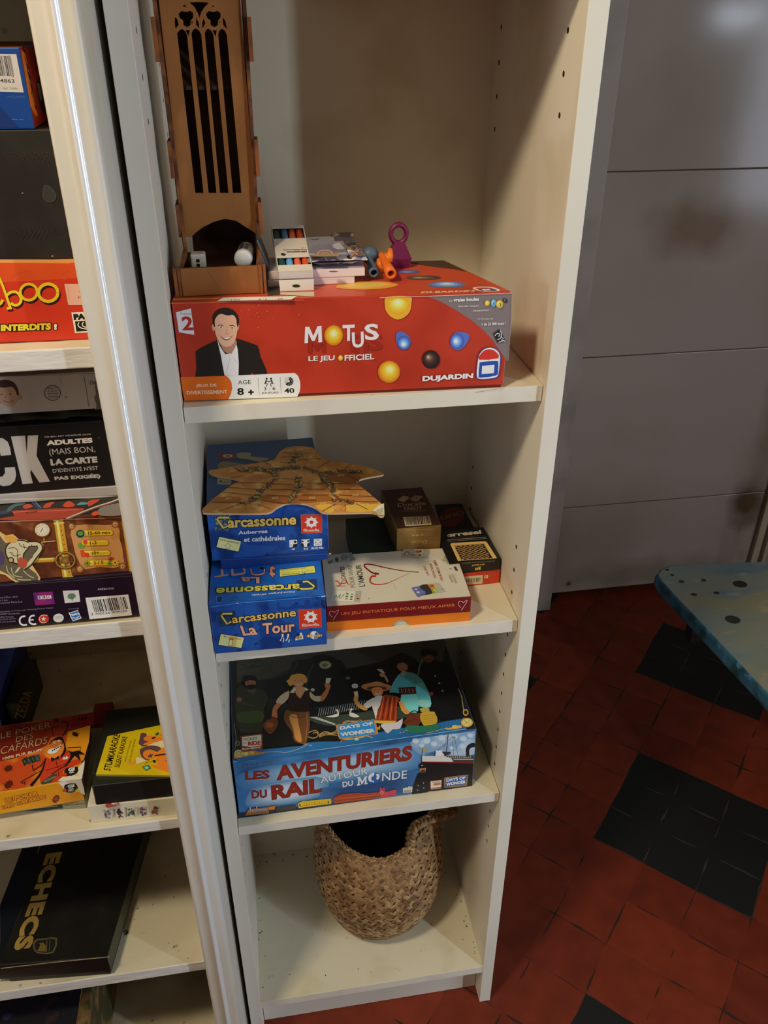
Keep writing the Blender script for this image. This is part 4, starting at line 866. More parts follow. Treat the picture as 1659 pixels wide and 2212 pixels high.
# tray front with notch
na = (hit(848, 1360, P0, n)-P0).dot(u); nb = (hit(884, 1357, P0, n)-P0).dot(u); nt_ = hit(866, 1341, P0, n).z-Z2
o_ = P0 + n*.0008
c = corners(o_, u, n, wd, .03, dl-.002)
b.face([c[1], c[2], c[6], c[5]], ora); b.face([c[3], c[0], c[4], c[7]], ora); b.face([c[2], c[3], c[7], c[6]], ora)
fr = [o_, o_+u*na]+[o_+u*(na+(nb-na)*(.5-.5*math.cos(math.pi*k/10)))+Vector((0, 0, nt_*math.sin(math.pi*k/10)+.0001)) for k in range(1, 10)]+[o_+u*nb, o_+u*wd, o_+u*wd+Vector((0, 0, .03)), o_+Vector((0, 0, .03))]
b.face(fr, ora); b.face([q+n*.001 for q in fr][::-1], ora); b.build('tray', lv)
b = MB(); b.hexa(corners(o_+n*.002+u*.001+Vector((0, 0, .0004)), u, n, wd-.002, .025, dl-.006), M('grey_inner_card', '#b7b4a4', .6, 1.2)); b.build('inner_tray', lv)
b = MB(); b.hexa(corners(Vector((P0.x, P0.y, zb)), u, n, wd, ZL-zb, dl), {'all': lr, 'top': lw}, .0008)
A = Art(b, P0, fN, (680, 1160, 7.541), gain=1.35)
A.text('UN JEU INITIATIQUE POUR MIEUX AIMER', (428, 1288), (2282, 1146), (424, 1226), '#d0703c', .0)
A.line([(300, 1350), (385, 1205), (372, 1190), (320, 1225), (300, 1215), (262, 1205), (236, 1240), (250, 1270), (290, 1305)], 7, '#c8a6a0', 4)
A.K(860, 1160, 7.541); A.line([(1030, 1192), (1122, 1050), (1110, 1030), (1065, 1068), (1040, 1050), (1000, 1045), (978, 1080), (985, 1110), (1022, 1150)], 8, '#c8a6a0', 4)
A.line([(0, 1062), (500, 1018), (1185, 975)], 9, '#8a2622')
B = Art(b, (0, 0, ZL), (0, 0, 1), (680, 1160, 7.541), gain=1.15)
B.poly([(190, 300), (600, 252), (675, 380), (215, 440)], '#a8aa9c'); B.poly([(215, 410), (260, 380), (300, 400), (240, 440)], '#707a3c', 3); B.poly([(330, 345), (380, 335), (385, 400), (340, 405)], '#4a5240', 2); B.ell(480, 330, 65, 48, '#788478', -15); B.poly([(540, 260), (600, 254), (672, 375), (575, 390)], '#8c8e84')
B.text('CARTES', (505, 690), (480, 482), (435, 695), '#4a4844', .02)
B.line([(350, 800), (410, 790), (380, 730), (335, 715)], 18, '#c2421c', 3); B.line([(395, 800), (500, 800)], 10, '#c2421c', 2); B.line([(430, 760), (520, 745), (500, 680)], 14, '#c2421c', 3); B.line([(520, 745), (562, 785)], 12, '#c2421c'); B.line([(410, 790), (460, 710), (545, 750)], 10, '#c2421c', 3)
B.text('POUR VIVRE', (660, 820), (606, 462), (585, 825), '#6a6862', 0); B.text("L'AMOUR", (822, 805), (752, 448), (722, 815), '#4a4844', .02)
B.line([(1045, 600), (1000, 600), (930, 580), (850, 520), (805, 475), (830, 447), (930, 450), (1100, 490), (1300, 530), (1500, 560), (1690, 575)], 22, '#7c1510', 4, taper=(1.3, .5))
B.line([(1000, 640), (930, 645), (900, 700), (920, 750), (1000, 775), (1100, 770), (1200, 750), (1350, 680), (1540, 590)], 22, '#b83a1c', 4, taper=(1.5, .15))
B.line([(985, 580), (1000, 615)], 34, '#7c1510')
B.poly([(285, 872), (665, 878), (640, 1058), (245, 1050)], '#c9c8b4'); B.poly([(295, 880), (660, 885), (636, 1050), (258, 1042)], '#dcdcc8'); B.line([(310, 1000), (350, 950), (370, 990), (420, 930), (400, 1010), (470, 940)], 9, '#5a6a34', 3); B.line([(470, 1000), (480, 930), (540, 900)], 5, '#7a8a54', 2)
for i in range(2):
    for j in range(3): B.poly([(495+i*75-j*8+j*16, 1000-j*40+i*8), (535+i*75+j*8, 998-j*40+i*8), (537+i*75+j*8, 1018-j*40+i*8), (497+i*75+j*8, 1020-j*40+i*8)], '#4a4e34' if (i+j) % 3 else '#8a9a2c')
B.poly([(668, 882), (765, 880), (735, 1062), (640, 1060)], '#b0ae9c'); B.text('les limites', (700, 1000), (715, 910), (685, 1000), '#b04a3a'); B.poly([(682, 998), (728, 1000), (724, 1018), (680, 1016)], '#b02c20')
B.K(860, 1160, 7.541)
B.poly([(80, 195), (515, 205), (500, 352), (50, 345)], '#bdb9a4'); B.line([(90, 300), (140, 240), (200, 290), (280, 300)], 12, '#4a4c3c', 3); B.line([(85, 320), (160, 300), (230, 330), (340, 340)], 7, '#6a6c50', 3); B.ell(220, 240, 50, 32, '#8c8a70'); B.ell(220, 240, 42, 26, '#bdb9a4'); B.ell(325, 242, 36, 22, '#b0582c'); B.ell(365, 235, 20, 14, '#5c3430'); B.ell(350, 298, 20, 14, '#6a4430'); B.poly([(415, 205), (512, 208), (495, 350), (400, 345)], '#a5a09c')
for st, a_, c_, d_ in (('UN JEU', (522, 625), (450, 478), (478, 632)), ('INITIATIQUE', (630, 660), (552, 434), (585, 668)), ('POUR MIEUX AIMER', (738, 702), (608, 376), (695, 712))): B.text(st, a_, c_, d_, '#a4472c', .01)
B.text('LUC', (762, 402), (740, 358), (728, 410), '#8f8c80'); B.text('TEMPLIER', (830, 440), (768, 312), (800, 452), '#8f8c80'); B.text('AROUNA', (905, 740), (850, 618), (870, 752), '#8f8c80'); B.text('LIPSCHITZ', (965, 748), (900, 598), (930, 762), '#8f8c80')
B.line([(820, 310), (880, 440)], 3, '#a5a294'); B.line([(920, 590), (985, 700)], 3, '#a5a294'); B.poly([(900, 490), (940, 485), (975, 550), (940, 555)], '#3c3a38'); B.poly([(830, 515), (895, 540), (850, 510)], '#6a6860')
B.poly([(215, 830), (480, 775), (560, 905), (320, 985)], '#6470ac'); B.ell(290, 855, 22, 14, '#b8bcd0'); B.ell(325, 905, 26, 18, '#c4c8c0'); B.ell(350, 870, 16, 10, '#4a5488'); B.ell(390, 900, 18, 10, '#8890c0'); B.ell(400, 940, 22, 10, '#4a5488'); B.line([(240, 845), (330, 975)], 5, '#4a5488')
B.poly([(345, 805), (500, 775), (600, 900), (440, 950), (450, 900), (400, 870)], '#34323a', 2); B.poly([(475, 778), (570, 765), (605, 850), (530, 850)], '#c8843c'); B.ell(550, 805, 32, 18, '#a85c24'); B.poly([(530, 850), (605, 850), (660, 905), (570, 925)], '#a8b83c'); B.line([(540, 855), (600, 920)], 7, '#4c5c24'); B.line([(570, 852), (630, 912)], 5, '#e0e0a0')
B.poly([(570, 765), (660, 745), (780, 890), (670, 915), (605, 850)], '#b4b19c'); B.ell(715, 858, 14, 8, '#7a8a4c')
B.line([(-480, 905-160), (-470+5, 905)], 0.1, '#a8a08c')
B.K(680, 1160, 7.541); B.line([(1285, 760), (1325, 880)], 2.5, '#a59c84'); B.line([(865, 1010), (890, 1000)], 5, '#9a947c'); B.line([(210, 1136), (1660, 1032)], 6, '#c8b4a0')
b.build('lid', lv)

# ---- card decks at the back right
def deck(px_bl, px_br, z0, ztop, dep, yaw=None):
    P0 = at(*px_bl, z=z0); P1 = at(*px_br, z=z0); u = (P1-P0).normalized(); return P0, P1, u, Vector((-u.y, u.x, 0)), (P1-P0).length
# red deck (lowest) : right bottom corner 1078,1259
rd1 = at(1078, 1259, z=Z2); u = Vector((1, .03, 0)).normalized(); n = Vector((-u.y, u.x, 0)); wr = .064
O = rd1-u*wr; hr = hit(1079, 1230, rd1, n).z-Z2
db = thing('card_deck_box', (O.x+wr/2, O.y+.05, Z2), 'orange-red card box with a barcode on its end, under the black card box', 'card box')
b = MB(); b.hexa(corners(O+Vector((0, 0, .0003)), u, n, wr, hr-.0005, .092), M('orange_red_card', '#c63a1a', .4, 1.25, mott=('#b53015', 15, .5, .8)), .0006)
A = Art(b, O, Vector((u.y, -u.x, 0)), (860, 1160, 7.541), gain=1.25)
A.poly([(1020, 650), (1378, 618), (1372, 755), (1030, 785)], '#d8ceb0'); A.bars((1045, 745), (1352, 722), (1050, 680), '#3c3228', 26, 4); A.text('3 421272 6023', (1090, 762), (1340, 742), (1090, 750), '#5a5040')
A.poly([(1405, 622), (1466, 618), (1464, 668), (1405, 673)], '#d8ceb0'); A.text('ES', (1418, 660), (1450, 658), (1418, 632), '#a03820', .02)
for k in range(5): A.line([(1480, 604+k*26), (1590-k*6, 596+k*26)], 4, '#d86a4a')
b.build('carton', db)
# black card box with a back-of-card window
z_b = Z2+hr
O2 = at(1079, 1230, z=z_b)-u*wr; hb2 = hit(1080, 1205, O2, n).z-z_b; ZB2 = z_b+hb2
kb = thing('card_deck_box', (O2.x+wr/2, O2.y+.05, z_b), 'black playing-card box showing a black and gold latticed card back, on the orange-red deck', 'card box')
blk = M('black_gloss_card', '#14120f', .3, 1.1)
dpk = .072
b = MB(); b.hexa(corners(O2, u, n, wr, hb2, dpk), blk, .0005)
A = Art(b, O2, Vector((u.y, -u.x, 0)), (860, 1160, 7.541), gain=1.25)
A.text('erresei', (1412, 432), (1202, 452), (1415, 458), '#cfa84e', .04); A.text('PLASTIC CARDS S.P.A. MILANO', (1568, 384), (1040, 420), (1570, 398), '#a8a096'); A.poly([(1252, 482), (1345, 474), (1340, 535), (1256, 545)], '#14120f'); A.text('RG', (1345, 482), (1255, 490), (1342, 535), '#d8c050', .08)
A.line([(960, 395), (975, 575)], 3, '#3a3a48'); A.line([(975, 575), (1640, 540)], 3, '#2c2a34')
B = Art(b, (0, 0, ZB2), (0, 0, 1), (860, 1160, 7.541), gain=1.5)
B.poly([(850, 118), (870, 100), (1410, 70), (1445, 85), (1610, 345), (1560, 352), (975, 392)], '#c9a464'); B.poly([(905, 140), (1395, 105), (1545, 350), (1030, 385)], '#171310'); B.line([(915, 147), (1392, 112), (1535, 345), (1035, 378)], 6, '#c9a464', closed=True)
for i in range(7):
    f = i/6; B.line([(930+f*90, 160+f*200), (1150+f*30, 135)], 0.1, '#c9a464') if False else None
def bil(s, t): 
    a = (925+(1388-925)*s, 155+(120-155)*s); c = (1040+(1525-1040)*s, 372+(342-372)*s); return (a[0]+(c[0]-a[0])*t, a[1]+(c[1]-a[1])*t)
for k in range(-5, 7):
    for sg in (1, -1):
        pts = []
        for q in range(0, 15):
            t = q/14; s_ = k/6+(t if sg > 0 else (1-t))*.9
            if 0 <= s_ <= 1: pts.append(bil(s_, t))
        if len(pts) > 1: B.line(pts, 9 if sg > 0 else 5, '#b08c54')
B.K(820, 1040, 5.925); B.text('erresei', (862, 716), (1305, 672), (855, 664), '#b9b09c', .04); B.line([(862, 752), (1360, 715)], 6, '#8c8478'); B.line([(872, 772), (1370, 732)], 4, '#8c8478'); B.text("RAMINO E 3 LIONE", (925, 735), (1270, 703), (925, 722), '#5c3c34')
b.build('carton', kb)
# UNO-like flat box behind
zu = Z2; Pu = [at(975, 1143, z=zu+.022), at(1030, 1138, z=zu+.022), at(1000, 1090, z=zu+.022)]
ub = thing('card_deck_box', (.285, .17, Z2), 'dark card box with a red oval on top lying behind the black card box', 'card box')
hu = .0215; zt_ = zu+hu
c_ = [at(943, 1145, z=zt_), at(1033, 1137, z=zt_), at(1001, 1088, z=zt_), at(926, 1093, z=zt_)]
b = MB(); b.hexa([Vector((p.x, p.y, zu+.0003)) for p in c_]+c_, {'all': M('grey_deck_side', '#7c7264', .5, 1.2), 'top': M('grey_deck_border', '#8c8274', .45, 1.3)}, .0004)
B = Art(b, (0, 0, zt_), (0, 0, 1), (820, 1040, 5.925), gain=1.6)
B.poly([(700, 300), (1040, 285), (1062, 300), (1200, 585), (1190, 600), (790, 625)], '#1a1418', 0); B.ell(925, 455, 165, 120, '#5a1410', -20, n=28); B.text('UNO', (790, 500), (1095, 425), (770, 442), '#5e4c24', .06, out='#0c0806', ow=.05)
b.build('carton', ub)
# dark green box with the brown tarot box on it
gz = .030
g_ = [at(822, 1183, z=Z2), at(960, 1172, z=Z2)]
gb = thing('card_deck_box', (.22, .17, Z2), 'dark green box in the back corner underneath the brown tarot box', 'card box')
gx0, gx1, gy0, gy1 = .172, .262, .130, .215
b = MB(); b.box((gx0, gy0, Z2+.0003), (gx1, gy1, Z2+gz), M('bottle_green_card', '#0b2418', .45, 1.4, mott=('#133a24', 12, .5, .7)), .0006); b.build('carton', gb)
tz = Z2+gz+.0004
Pt = at(855, 1182, z=tz); Pt1 = at(951, 1179, z=tz)
yt_ = .122
ta = at(857, 1180, y=yt_); tb_ = at(951.5, 1172, y=yt_); tt = at(857, 1141, y=yt_).z; tt2 = at(953, 1136, y=yt_).z
zt2 = (tt+tt2)/2
tb = thing('card_deck_box', ((ta.x+tb_.x)/2, yt_+.05, tz), 'brown and gold tarot card box with a barcode, on the dark green box', 'card box')
bk1 = at(833, 1064, z=zt2+.0); bk2 = at(923, 1058, z=zt2)
zbt = at(905, 1184, y=yt_).z
zbt = min(zbt, zt2-.02)
gold = M('dull_gold_card', '#7d5e2c', .45, 1.5, mott=('#5e4420', 18, .45, .7)); brn = M('brown_card', '#38201a', .4, 1.5)
dpt = .098
b = MB(); zl = Z2+gz+.0003
b.hexa([(ta.x, yt_, zl), (tb_.x, yt_, zl), (tb_.x-.004, yt_+dpt, zl), (ta.x-.004, yt_+dpt, zl), (ta.x, yt_, zt2), (tb_.x, yt_, zt2), (tb_.x-.004, yt_+dpt, zt2), (ta.x-.004, yt_+dpt, zt2)], {'all': gold, 'top': brn}, .0006)
A = Art(b, (0, yt_, 0), (0, -1, 0), (820, 1040, 5.925), gain=1.5)
A.text('Ducale', (605, 750), (395, 760), (603, 790), '#a58a5c'); A.text('REF. 409 766', (560, 676), (412, 682), (560, 694), '#b09a6c', .02); A.text('France Cartes Humidite', (690, 602), (325, 618), (690, 618), '#a89264'); A.line([(225, 600), (330, 720), (690, 700), (790, 580)], 4, '#64491f')
B = Art(b, (0, 0, zt2), (0, 0, 1), (820, 1040, 5.925), gain=1.6)
B.text('78 CARTES', (265, 165), (480, 155), (262, 148), '#6a5648'); B.poly([(225, 235), (310, 182), (385, 205), (310, 268)], '#a08870'); B.poly([(385, 225), (455, 178), (555, 190), (480, 258), (440, 255)], '#8c7460'); B.ell(468, 212, 14, 8, '#2a1410')
B.text('Ducale', (235, 325), (590, 300), (232, 282), '#b09878'); B.text('TAROT', (305, 372), (545, 362), (300, 330), '#b09878', .01); B.text('SPECIAL 3-5 JOUEURS', (280, 395), (600, 385), (278, 376), '#8c7460')
B.poly([(300, 460), (640, 443), (665, 555), (330, 575)], '#b8a684'); B.bars((345, 560), (655, 540), (330, 465), '#2a1c14', 26, 8)
b.build('carton', tb)

# ================================================================ third shelf: large railway adventure game box
P0 = at(518, 1767, z=Z3); P1 = at(1020, 1697, z=Z3); u = (P1-P0).normalized(); n = Vector((-u.y, u.x, 0)); wd = (P1-P0).length; ZR = .5945
tr = thing('board_game_box', (.16, .14, Z3), 'large blue railway adventure board game box with painted travellers and a locomotive on its lid', 'board game box')
navy = M('navy_card', '#0e1c2c', .4, 1.3)
sky = M('sky_blue_print', '#2f6496', .36, 1.4, mott=[('#3f78a8', 14, .42, .66, 5), ('#1c4066', 11, .50, .70, 5)])
b = MB(); b.hexa(corners(P0+u*.0012+n*.0012+Vector((0, 0, .0003)), u, n, wd-.0024, .012, .218), navy); b.build('tray', tr)
b = MB(); b.hexa(corners(P0+Vector((0, 0, .0030)), u, n, wd, ZR-Z3-.003, .22), {'all': sky, 'top': M('dark_scene_print', '#14171a', .34, 1.4, mott=('#24282a', 12, .45, .7)), 'right': navy, 'left': M('teal_dark_side', '#12303c', .4, 1.2)}, .0009)
A = Art(b, P0, Vector((u.y, -u.x, 0)), (490, 1580, 5.7207), gain=1.4)
# sky bands on the front (printed picture)
A.soft([(110, 560), (500, 420), (1100, 330), (1800, 200), (2350, 120), (2560, 200), (2450, 420), (1900, 560), (1300, 640), (700, 760), (250, 740)], '#3a6c9c', '#9ab4c6', 3, 12, .45)
A.soft([(230, 860), (330, 700), (620, 620), (1100, 560), (1260, 640), (1150, 800), (700, 900), (300, 930)], '#5b83a6', '#b4bfc9', 3, 10, .5)
A.soft([(1150, 700), (1500, 640), (2400, 480), (2450, 760), (1600, 860), (1150, 880)], '#3a6694', '#1d4270', 0, 8, .5)
A.poly([(110, 1080), (160, 1070), (2420, 830), (2420, 790), (1600, 850), (800, 940), (150, 1000)], '#10243a')
RD = '#83251a'
def rt(st, bl, br, tl, **k): A.text(st, bl, br, tl, RD, k.get('bold', .03), out='#2a0f0c', ow=.016, sh=(5, 4, '#c8cdd0'))
rt('LES', (232, 600), (528, 580), (228, 494)); rt('AVENTURIERS', (620, 604), (2280, 350), (612, 424), bold=.035)
rt('DU', (312, 828), (497, 815), (306, 730)); rt('RAIL', (560, 843), (1170, 745), (548, 668), bold=.035)
Wt = '#d6dce2'
A.text('AUTOUR', (1160, 640), (1742, 520), (1150, 560), Wt, .01, out='#1a3c64', ow=.02); A.text('DU', (1432, 690), (1560, 665), (1426, 622), Wt, .03, out='#1a3c64', ow=.03)
A.K(740, 1560, 5.53)
A.poly([(166, 756), (172, 740), (182, 736), (186, 668), (172, 666), (172, 655), (212, 652), (236, 706), (262, 647), (296, 643), (296, 655), (284, 658), (286, 722), (298, 724), (300, 736), (256, 741), (256, 730), (266, 727), (264, 680), (238, 738), (228, 739), (204, 690), (202, 735), (214, 738), (214, 750)], Wt); A.text('NDE', (470, 700), (765, 668), (474, 602), Wt, .01, out='#1a3c64', ow=.02)
A.ell(378, 660, 66, 62, '#23589c'); A.poly([(310, 640), (345, 605), (380, 600), (370, 640), (340, 660), (350, 700), (330, 710), (305, 680)], '#d2dae0', 2); A.poly([(395, 620), (430, 615), (442, 650), (420, 685), (400, 670), (410, 645)], '#d2dae0', 2); A.poly([(345, 705), (375, 690), (370, 720)], '#d2dae0')
# clouds, ship, officer
A.poly([(800, 240), (900, 190), (1570, 100), (1585, 85), (1575, 380), (1480, 400), (1220, 395), (1130, 330), (960, 400), (850, 330)], M('cloud_print', '#7c9cb8', .4, 1.3, mott=('#a9bccb', 40, .45, .58, 6)), 0)
for x, y, r_ in ((870, 220, 42), (1000, 215, 50), (1090, 250, 40), (1180, 180, 46), (1330, 170, 40), (1440, 190, 44), (1430, 280, 40), (1520, 150, 36), (940, 270, 34), (1300, 300, 30)): A.ell(x, y, r_, r_*.75, '#9db4c8'); A.ell(x+6, y+8, r_*.82, r_*.6, '#b4c3cf')
A.poly([(940, 470), (1560, 490), (1545, 760), (1200, 810), (1040, 820), (1020, 700), (960, 560)], '#12100f'); A.poly([(950, 462), (1340, 470), (1560, 465), (1558, 490), (950, 478)], '#6e1c18')
A.poly([(948, 398), (1220, 402), (1300, 430), (1320, 470), (950, 466)], '#c3bfb9'); A.poly([(1220, 395), (1565, 405), (1562, 465), (1330, 468), (1300, 430)], '#3c3834'); 
for k in range(14): A.line([(1240+k*22, 403), (1240+k*22, 425)], 7, '#b8b0a0')
A.poly([(1320, 432), (1562, 432), (1562, 445), (1330, 446)], '#a8a090')
A.poly([(1110, 335), (1190, 332), (1215, 398), (1108, 400)], '#d4d2cc'); A.poly([(1180, 345), (1290, 350), (1290, 375), (1220, 395)], '#2a2c2e'); A.line([(1262, 130), (1250, 250), (1238, 350)], 7, '#1c2228'); A.line([(1320, 160), (1250, 235), (1140, 330)], 3, '#3c4c5c'); A.line([(1262, 130), (1200, 330)], 2.5, '#3c4c5c'); A.line([(1310, 200), (1330, 400)], 2.5, '#3c4c5c'); A.line([(1340, 200), (1380, 400)], 2.5, '#3c4c5c')
A.poly([(1310, 165), (1350, 170), (1345, 195), (1315, 190)], '#6a7a5c'); A.poly([(1475, 405), (1470, 310), (1510, 312), (1512, 405)], '#241f1c'); A.poly([(1480, 310), (1490, 275), (1540, 245), (1580, 250), (1575, 290), (1530, 300), (1505, 330)], '#15171a', 3)
A.poly([(957, 308), (1010, 318), (1000, 350), (955, 340)], '#b0903c'); A.line([(955, 308), (945, 400), (938, 470)], 5, '#242424')
for k in range(10): A.line([(975+k*14, 398-k*2), (1000+k*14, 350+k*1)], 2, '#44546a')
A.poly([(830, 830), (870, 680), (900, 610), (940, 590), (1010, 590), (1050, 640), (1020, 830), (1000, 870), (860, 882)], '#0c1018', 3); A.poly([(922, 545), (990, 540), (985, 590), (950, 600), (925, 580)], '#a8704c', 3); A.poly([(935, 570), (985, 560), (975, 600), (945, 600)], '#4a2c1c', 2); A.poly([(905, 520), (930, 485), (1000, 488), (1025, 530), (985, 540), (925, 545)], '#10141c', 3); A.ell(948, 510, 12, 8, '#b08c3c')
for x, y in ((965, 720), (900, 750), (895, 805), (968, 780), (970, 840)): A.ell(x, y, 6, 6, '#c0b8a0')
A.poly([(1040, 690), (1188, 675), (1180, 795), (1045, 810)], '#5a2418'); A.poly([(1050, 700), (1180, 686), (1175, 765), (1052, 778)], '#d6c0a8'); A.text('TICKET', (1062, 722), (1160, 714), (1062, 704), '#6a2418', .02); A.text('TO', (1062, 752), (1085, 750), (1062, 738), '#6a2418'); A.text('RIDE', (1090, 752), (1172, 742), (1090, 722), '#8c2014', .05); A.text('Boardgame', (1056, 796), (1170, 786), (1056, 782), '#d8c8b0', .02)
A.poly([(1210, 670), (1235, 650), (1480, 620), (1495, 640), (1485, 735), (1460, 755), (1240, 775), (1212, 760)], '#8a6434', 2); A.poly([(1228, 668), (1482, 630), (1470, 735), (1222, 768)], '#224a8c'); A.text('DAYS OF', (1238, 705), (1466, 675), (1236, 668), '#dce0e6', .04); A.text('WONDER', (1236, 755), (1468, 722), (1236, 718), '#dce0e6', .04)
# small trains along the bottom
A.poly([(718, 782), (745, 778), (750, 766), (775, 775), (790, 755), (820, 765), (835, 760), (828, 830), (720, 838)], '#b9b6ac'); A.poly([(730, 808), (815, 800), (812, 826), (732, 834)], '#8a867c')
A.poly([(285, 845), (345, 835), (440, 830), (440, 775), (460, 770), (475, 790), (485, 770), (500, 772), (505, 825), (640, 795), (640, 870), (290, 915)], '#b23a48'); A.ell(468, 835, 18, 17, '#e0a08c'); A.ell(468, 835, 10, 10, '#8c2018')
for x0 in (300, 550): A.line([(x0, 870), (x0+70, 862)], 5, '#7c1c28')
A.K(490, 1580, 5.7207)
A.poly([(1320, 810), (1400, 770), (1600, 750), (1900, 758), (1905, 810), (1320, 885)], '#9c3a1c'); A.line([(1330, 850), (1890, 790)], 8, '#6c2414'); A.line([(1330, 830), (1890, 775)], 4, '#c86a3c')
A.poly([(878, 880), (930, 855), (1285, 822), (1292, 885), (885, 938)], '#d2a81c'); 
for k in range(9): A.line([(955+k*32, 868-k*3), (955+k*32, 905-k*3)], 4, '#8a6410')
A.line([(880, 920), (1290, 868)], 5, '#8a6a10'); A.poly([(1150, 875), (1220, 868), (1222, 890), (1152, 898)], '#c83a14') if False else None
A.line([(900, 890), (905, 915)], 14, '#3a2c10'); A.line([(1250, 850), (1255, 880)], 14, '#3a2c10')
A.poly([(225, 1030), (260, 960), (300, 945), (520, 920), (620, 900), (615, 915), (590, 925), (590, 960), (520, 965), (520, 1000)], '#8a5c24'); A.poly([(250, 990), (290, 960), (500, 938), (510, 962), (300, 985)], '#8c8690'); A.line([(285, 925), (290, 960)], 12, '#c8c4c0'); A.line([(365, 915), (370, 945)], 10, '#c8c4c0'); A.poly([(515, 925), (590, 915), (590, 950), (525, 955)], '#c87a1c')
for k in range(7): A.ell(270+k*38, 1010-k*4, 15, 12, '#a8661c'); A.ell(270+k*38, 1010-k*4, 7, 6, '#3a220c')
A.poly([(610, 930), (850, 895), (855, 950), (610, 975)], '#3a342c'); A.line([(160, 1062), (2410, 810)], 6, '#7d8ea0'); A.text('Alan R. Moon', (190, 440), (660, 372), (190, 410), '#5c6674', .0, shear=.3)
A.line([(78, 366), (1660, 142), (2950, -40)], 6, '#8fb8da')
# ---- lid top
B = Art(b, (0, 0, ZR), (0, 0, 1), (500, 1380, 5.925), gain=2.1)
def LL(K7): B.K(*K7); return B
B.K(500, 1380, 5.925)
B.poly([(70, 290), (600, 220), (1200, 160), (2600, -20), (2750, 40), (2700, 300), (2300, 300), (1500, 420), (1000, 480), (420, 520), (70, 560)], M('haze_print', '#3c3c38', .4, 1.3, mott=('#55534c', 12, .45, .7)))
rd = random.Random(11)
for k in range(22):
    x, y = rd.uniform(100, 520), rd.uniform(300, 420); B.line([(x, y), (x+rd.uniform(-120, 120), y+rd.uniform(-90, 60)), (x+rd.uniform(-180, 180), y+rd.uniform(-120, 80))], rd.uniform(3, 7), '#23251f')
B.poly([(440, 560), (480, 510), (750, 390), (765, 310), (840, 275), (1010, 255), (1050, 220), (1200, 205), (1350, 260), (1430, 300), (1480, 420), (1620, 560), (1700, 700), (1600, 900), (1100, 900), (500, 760)], '#0d1213', 2)
B.poly([(1380, 440), (1500, 380), (1900, 300), (2150, 180), (2300, 230), (2400, 330), (2350, 560), (2100, 760), (1700, 800)], '#0a0909', 2); B.line([(1050, 330), (980, 480), (960, 640)], 16, '#1f3638', 3); B.line([(850, 300), (780, 430), (760, 560)], 14, '#1f3638', 3); B.line([(500, 520), (740, 420)], 10, '#26383c')
B.ell(1200, 335, 80, 52, '#6c6a4c'); B.ell(1200, 335, 66, 42, '#8a8a70'); B.ell(1195, 335, 46, 28, '#65664f'); B.ell(1190, 345, 16, 10, '#24241c')
B.ell(1580, 605, 40, 30, '#a8aaa4'); B.ell(1580, 605, 28, 20, '#8a8c86'); B.ell(1490, 505, 30, 18, '#44545c'); B.ell(1040, 655, 26, 20, '#97968a')
for k in range(26):
    x = 1110+k*30; y = 920-k*5; B.line([(x, y+72), (x+22, y-30)], 8, '#7b8686')
B.line([(1080, 890), (1300, 870), (1700, 790)], 12, '#28343a'); B.poly([(1000, 1010), (1250, 990), (1700, 940), (2200, 860), (2300, 1000), (1900, 1060), (1400, 1130), (1080, 1080)], '#2c342c', 2); B.poly([(1000, 1005), (1080, 1000), (1330, 1090), (1330, 1110)], '#8a9090'); 
B.poly([(60, 1000), (450, 900), (700, 1000), (1000, 1150), (1350, 1250), (1330, 1310), (950, 1350), (380, 1400), (60, 1420)], '#100f0c')
# border strip and blue foot
B.poly([(60, 1420), (400, 1422), (900, 1372), (960, 1335), (1100, 1320), (1400, 1318), (1700, 1250), (1900, 1200), (2150, 1150), (2500, 1110), (2980, 1010), (3010, 1165), (1660, 1360), (70, 1580)], M('blue_foot_print', '#2a6aa6', .36, 1.4, mott=('#1c4c80', 9, .5, .75)))
B.K(490, 1580, 5.7207); B.line([(440, 262), (620, 255), (740, 262), (900, 215), (1010, 155)], 5, '#b08c6a', 4); B.ell(968, 158, 15, 12, '#9a6a3c'); B.line([(1015, 180), (1035, 172), (1050, 182)], 6, '#a89ab8', 2)
B.poly([(95, 345), (90, 290), (130, 235), (200, 260), (330, 240), (400, 262), (455, 258), (460, 275), (360, 298), (200, 318)], '#8c6c34', 2); B.ell(148, 275, 54, 44, '#b8a05c'); B.ell(148, 275, 44, 34, '#8a7442'); B.ell(235, 280, 34, 22, '#c8a458'); B.ell(310, 268, 30, 20, '#b48c48'); B.ell(132, 150, 30, 34, '#5c5848'); B.ell(132, 150, 20, 22, '#2c2c28')
for k in range(6): a = k*1.05; B.line([(148, 275), (148+42*math.cos(a), 275+32*math.sin(a))], 4, '#e0cc8c')
B.line([(100, 230), (118, 120), (108, 20), (90, -100)], 6, '#6c6450', 3)
B.poly([(172, 62), (440, 30), (442, 235), (180, 255)], '#6a3018'); B.poly([(190, 75), (425, 45), (428, 178), (300, 200), (192, 180)], '#c8b498', 0); B.text('TICKET', (195, 125), (378, 108), (196, 88), '#6a3428', .02); B.text('TO', (198, 163), (242, 158), (198, 140), '#6a3428'); B.text('RIDE', (262, 182), (418, 170), (262, 132), '#8c1c12', .05); B.text('Boardgame', (192, 240), (418, 215), (192, 212), '#d8ccb8', .03)
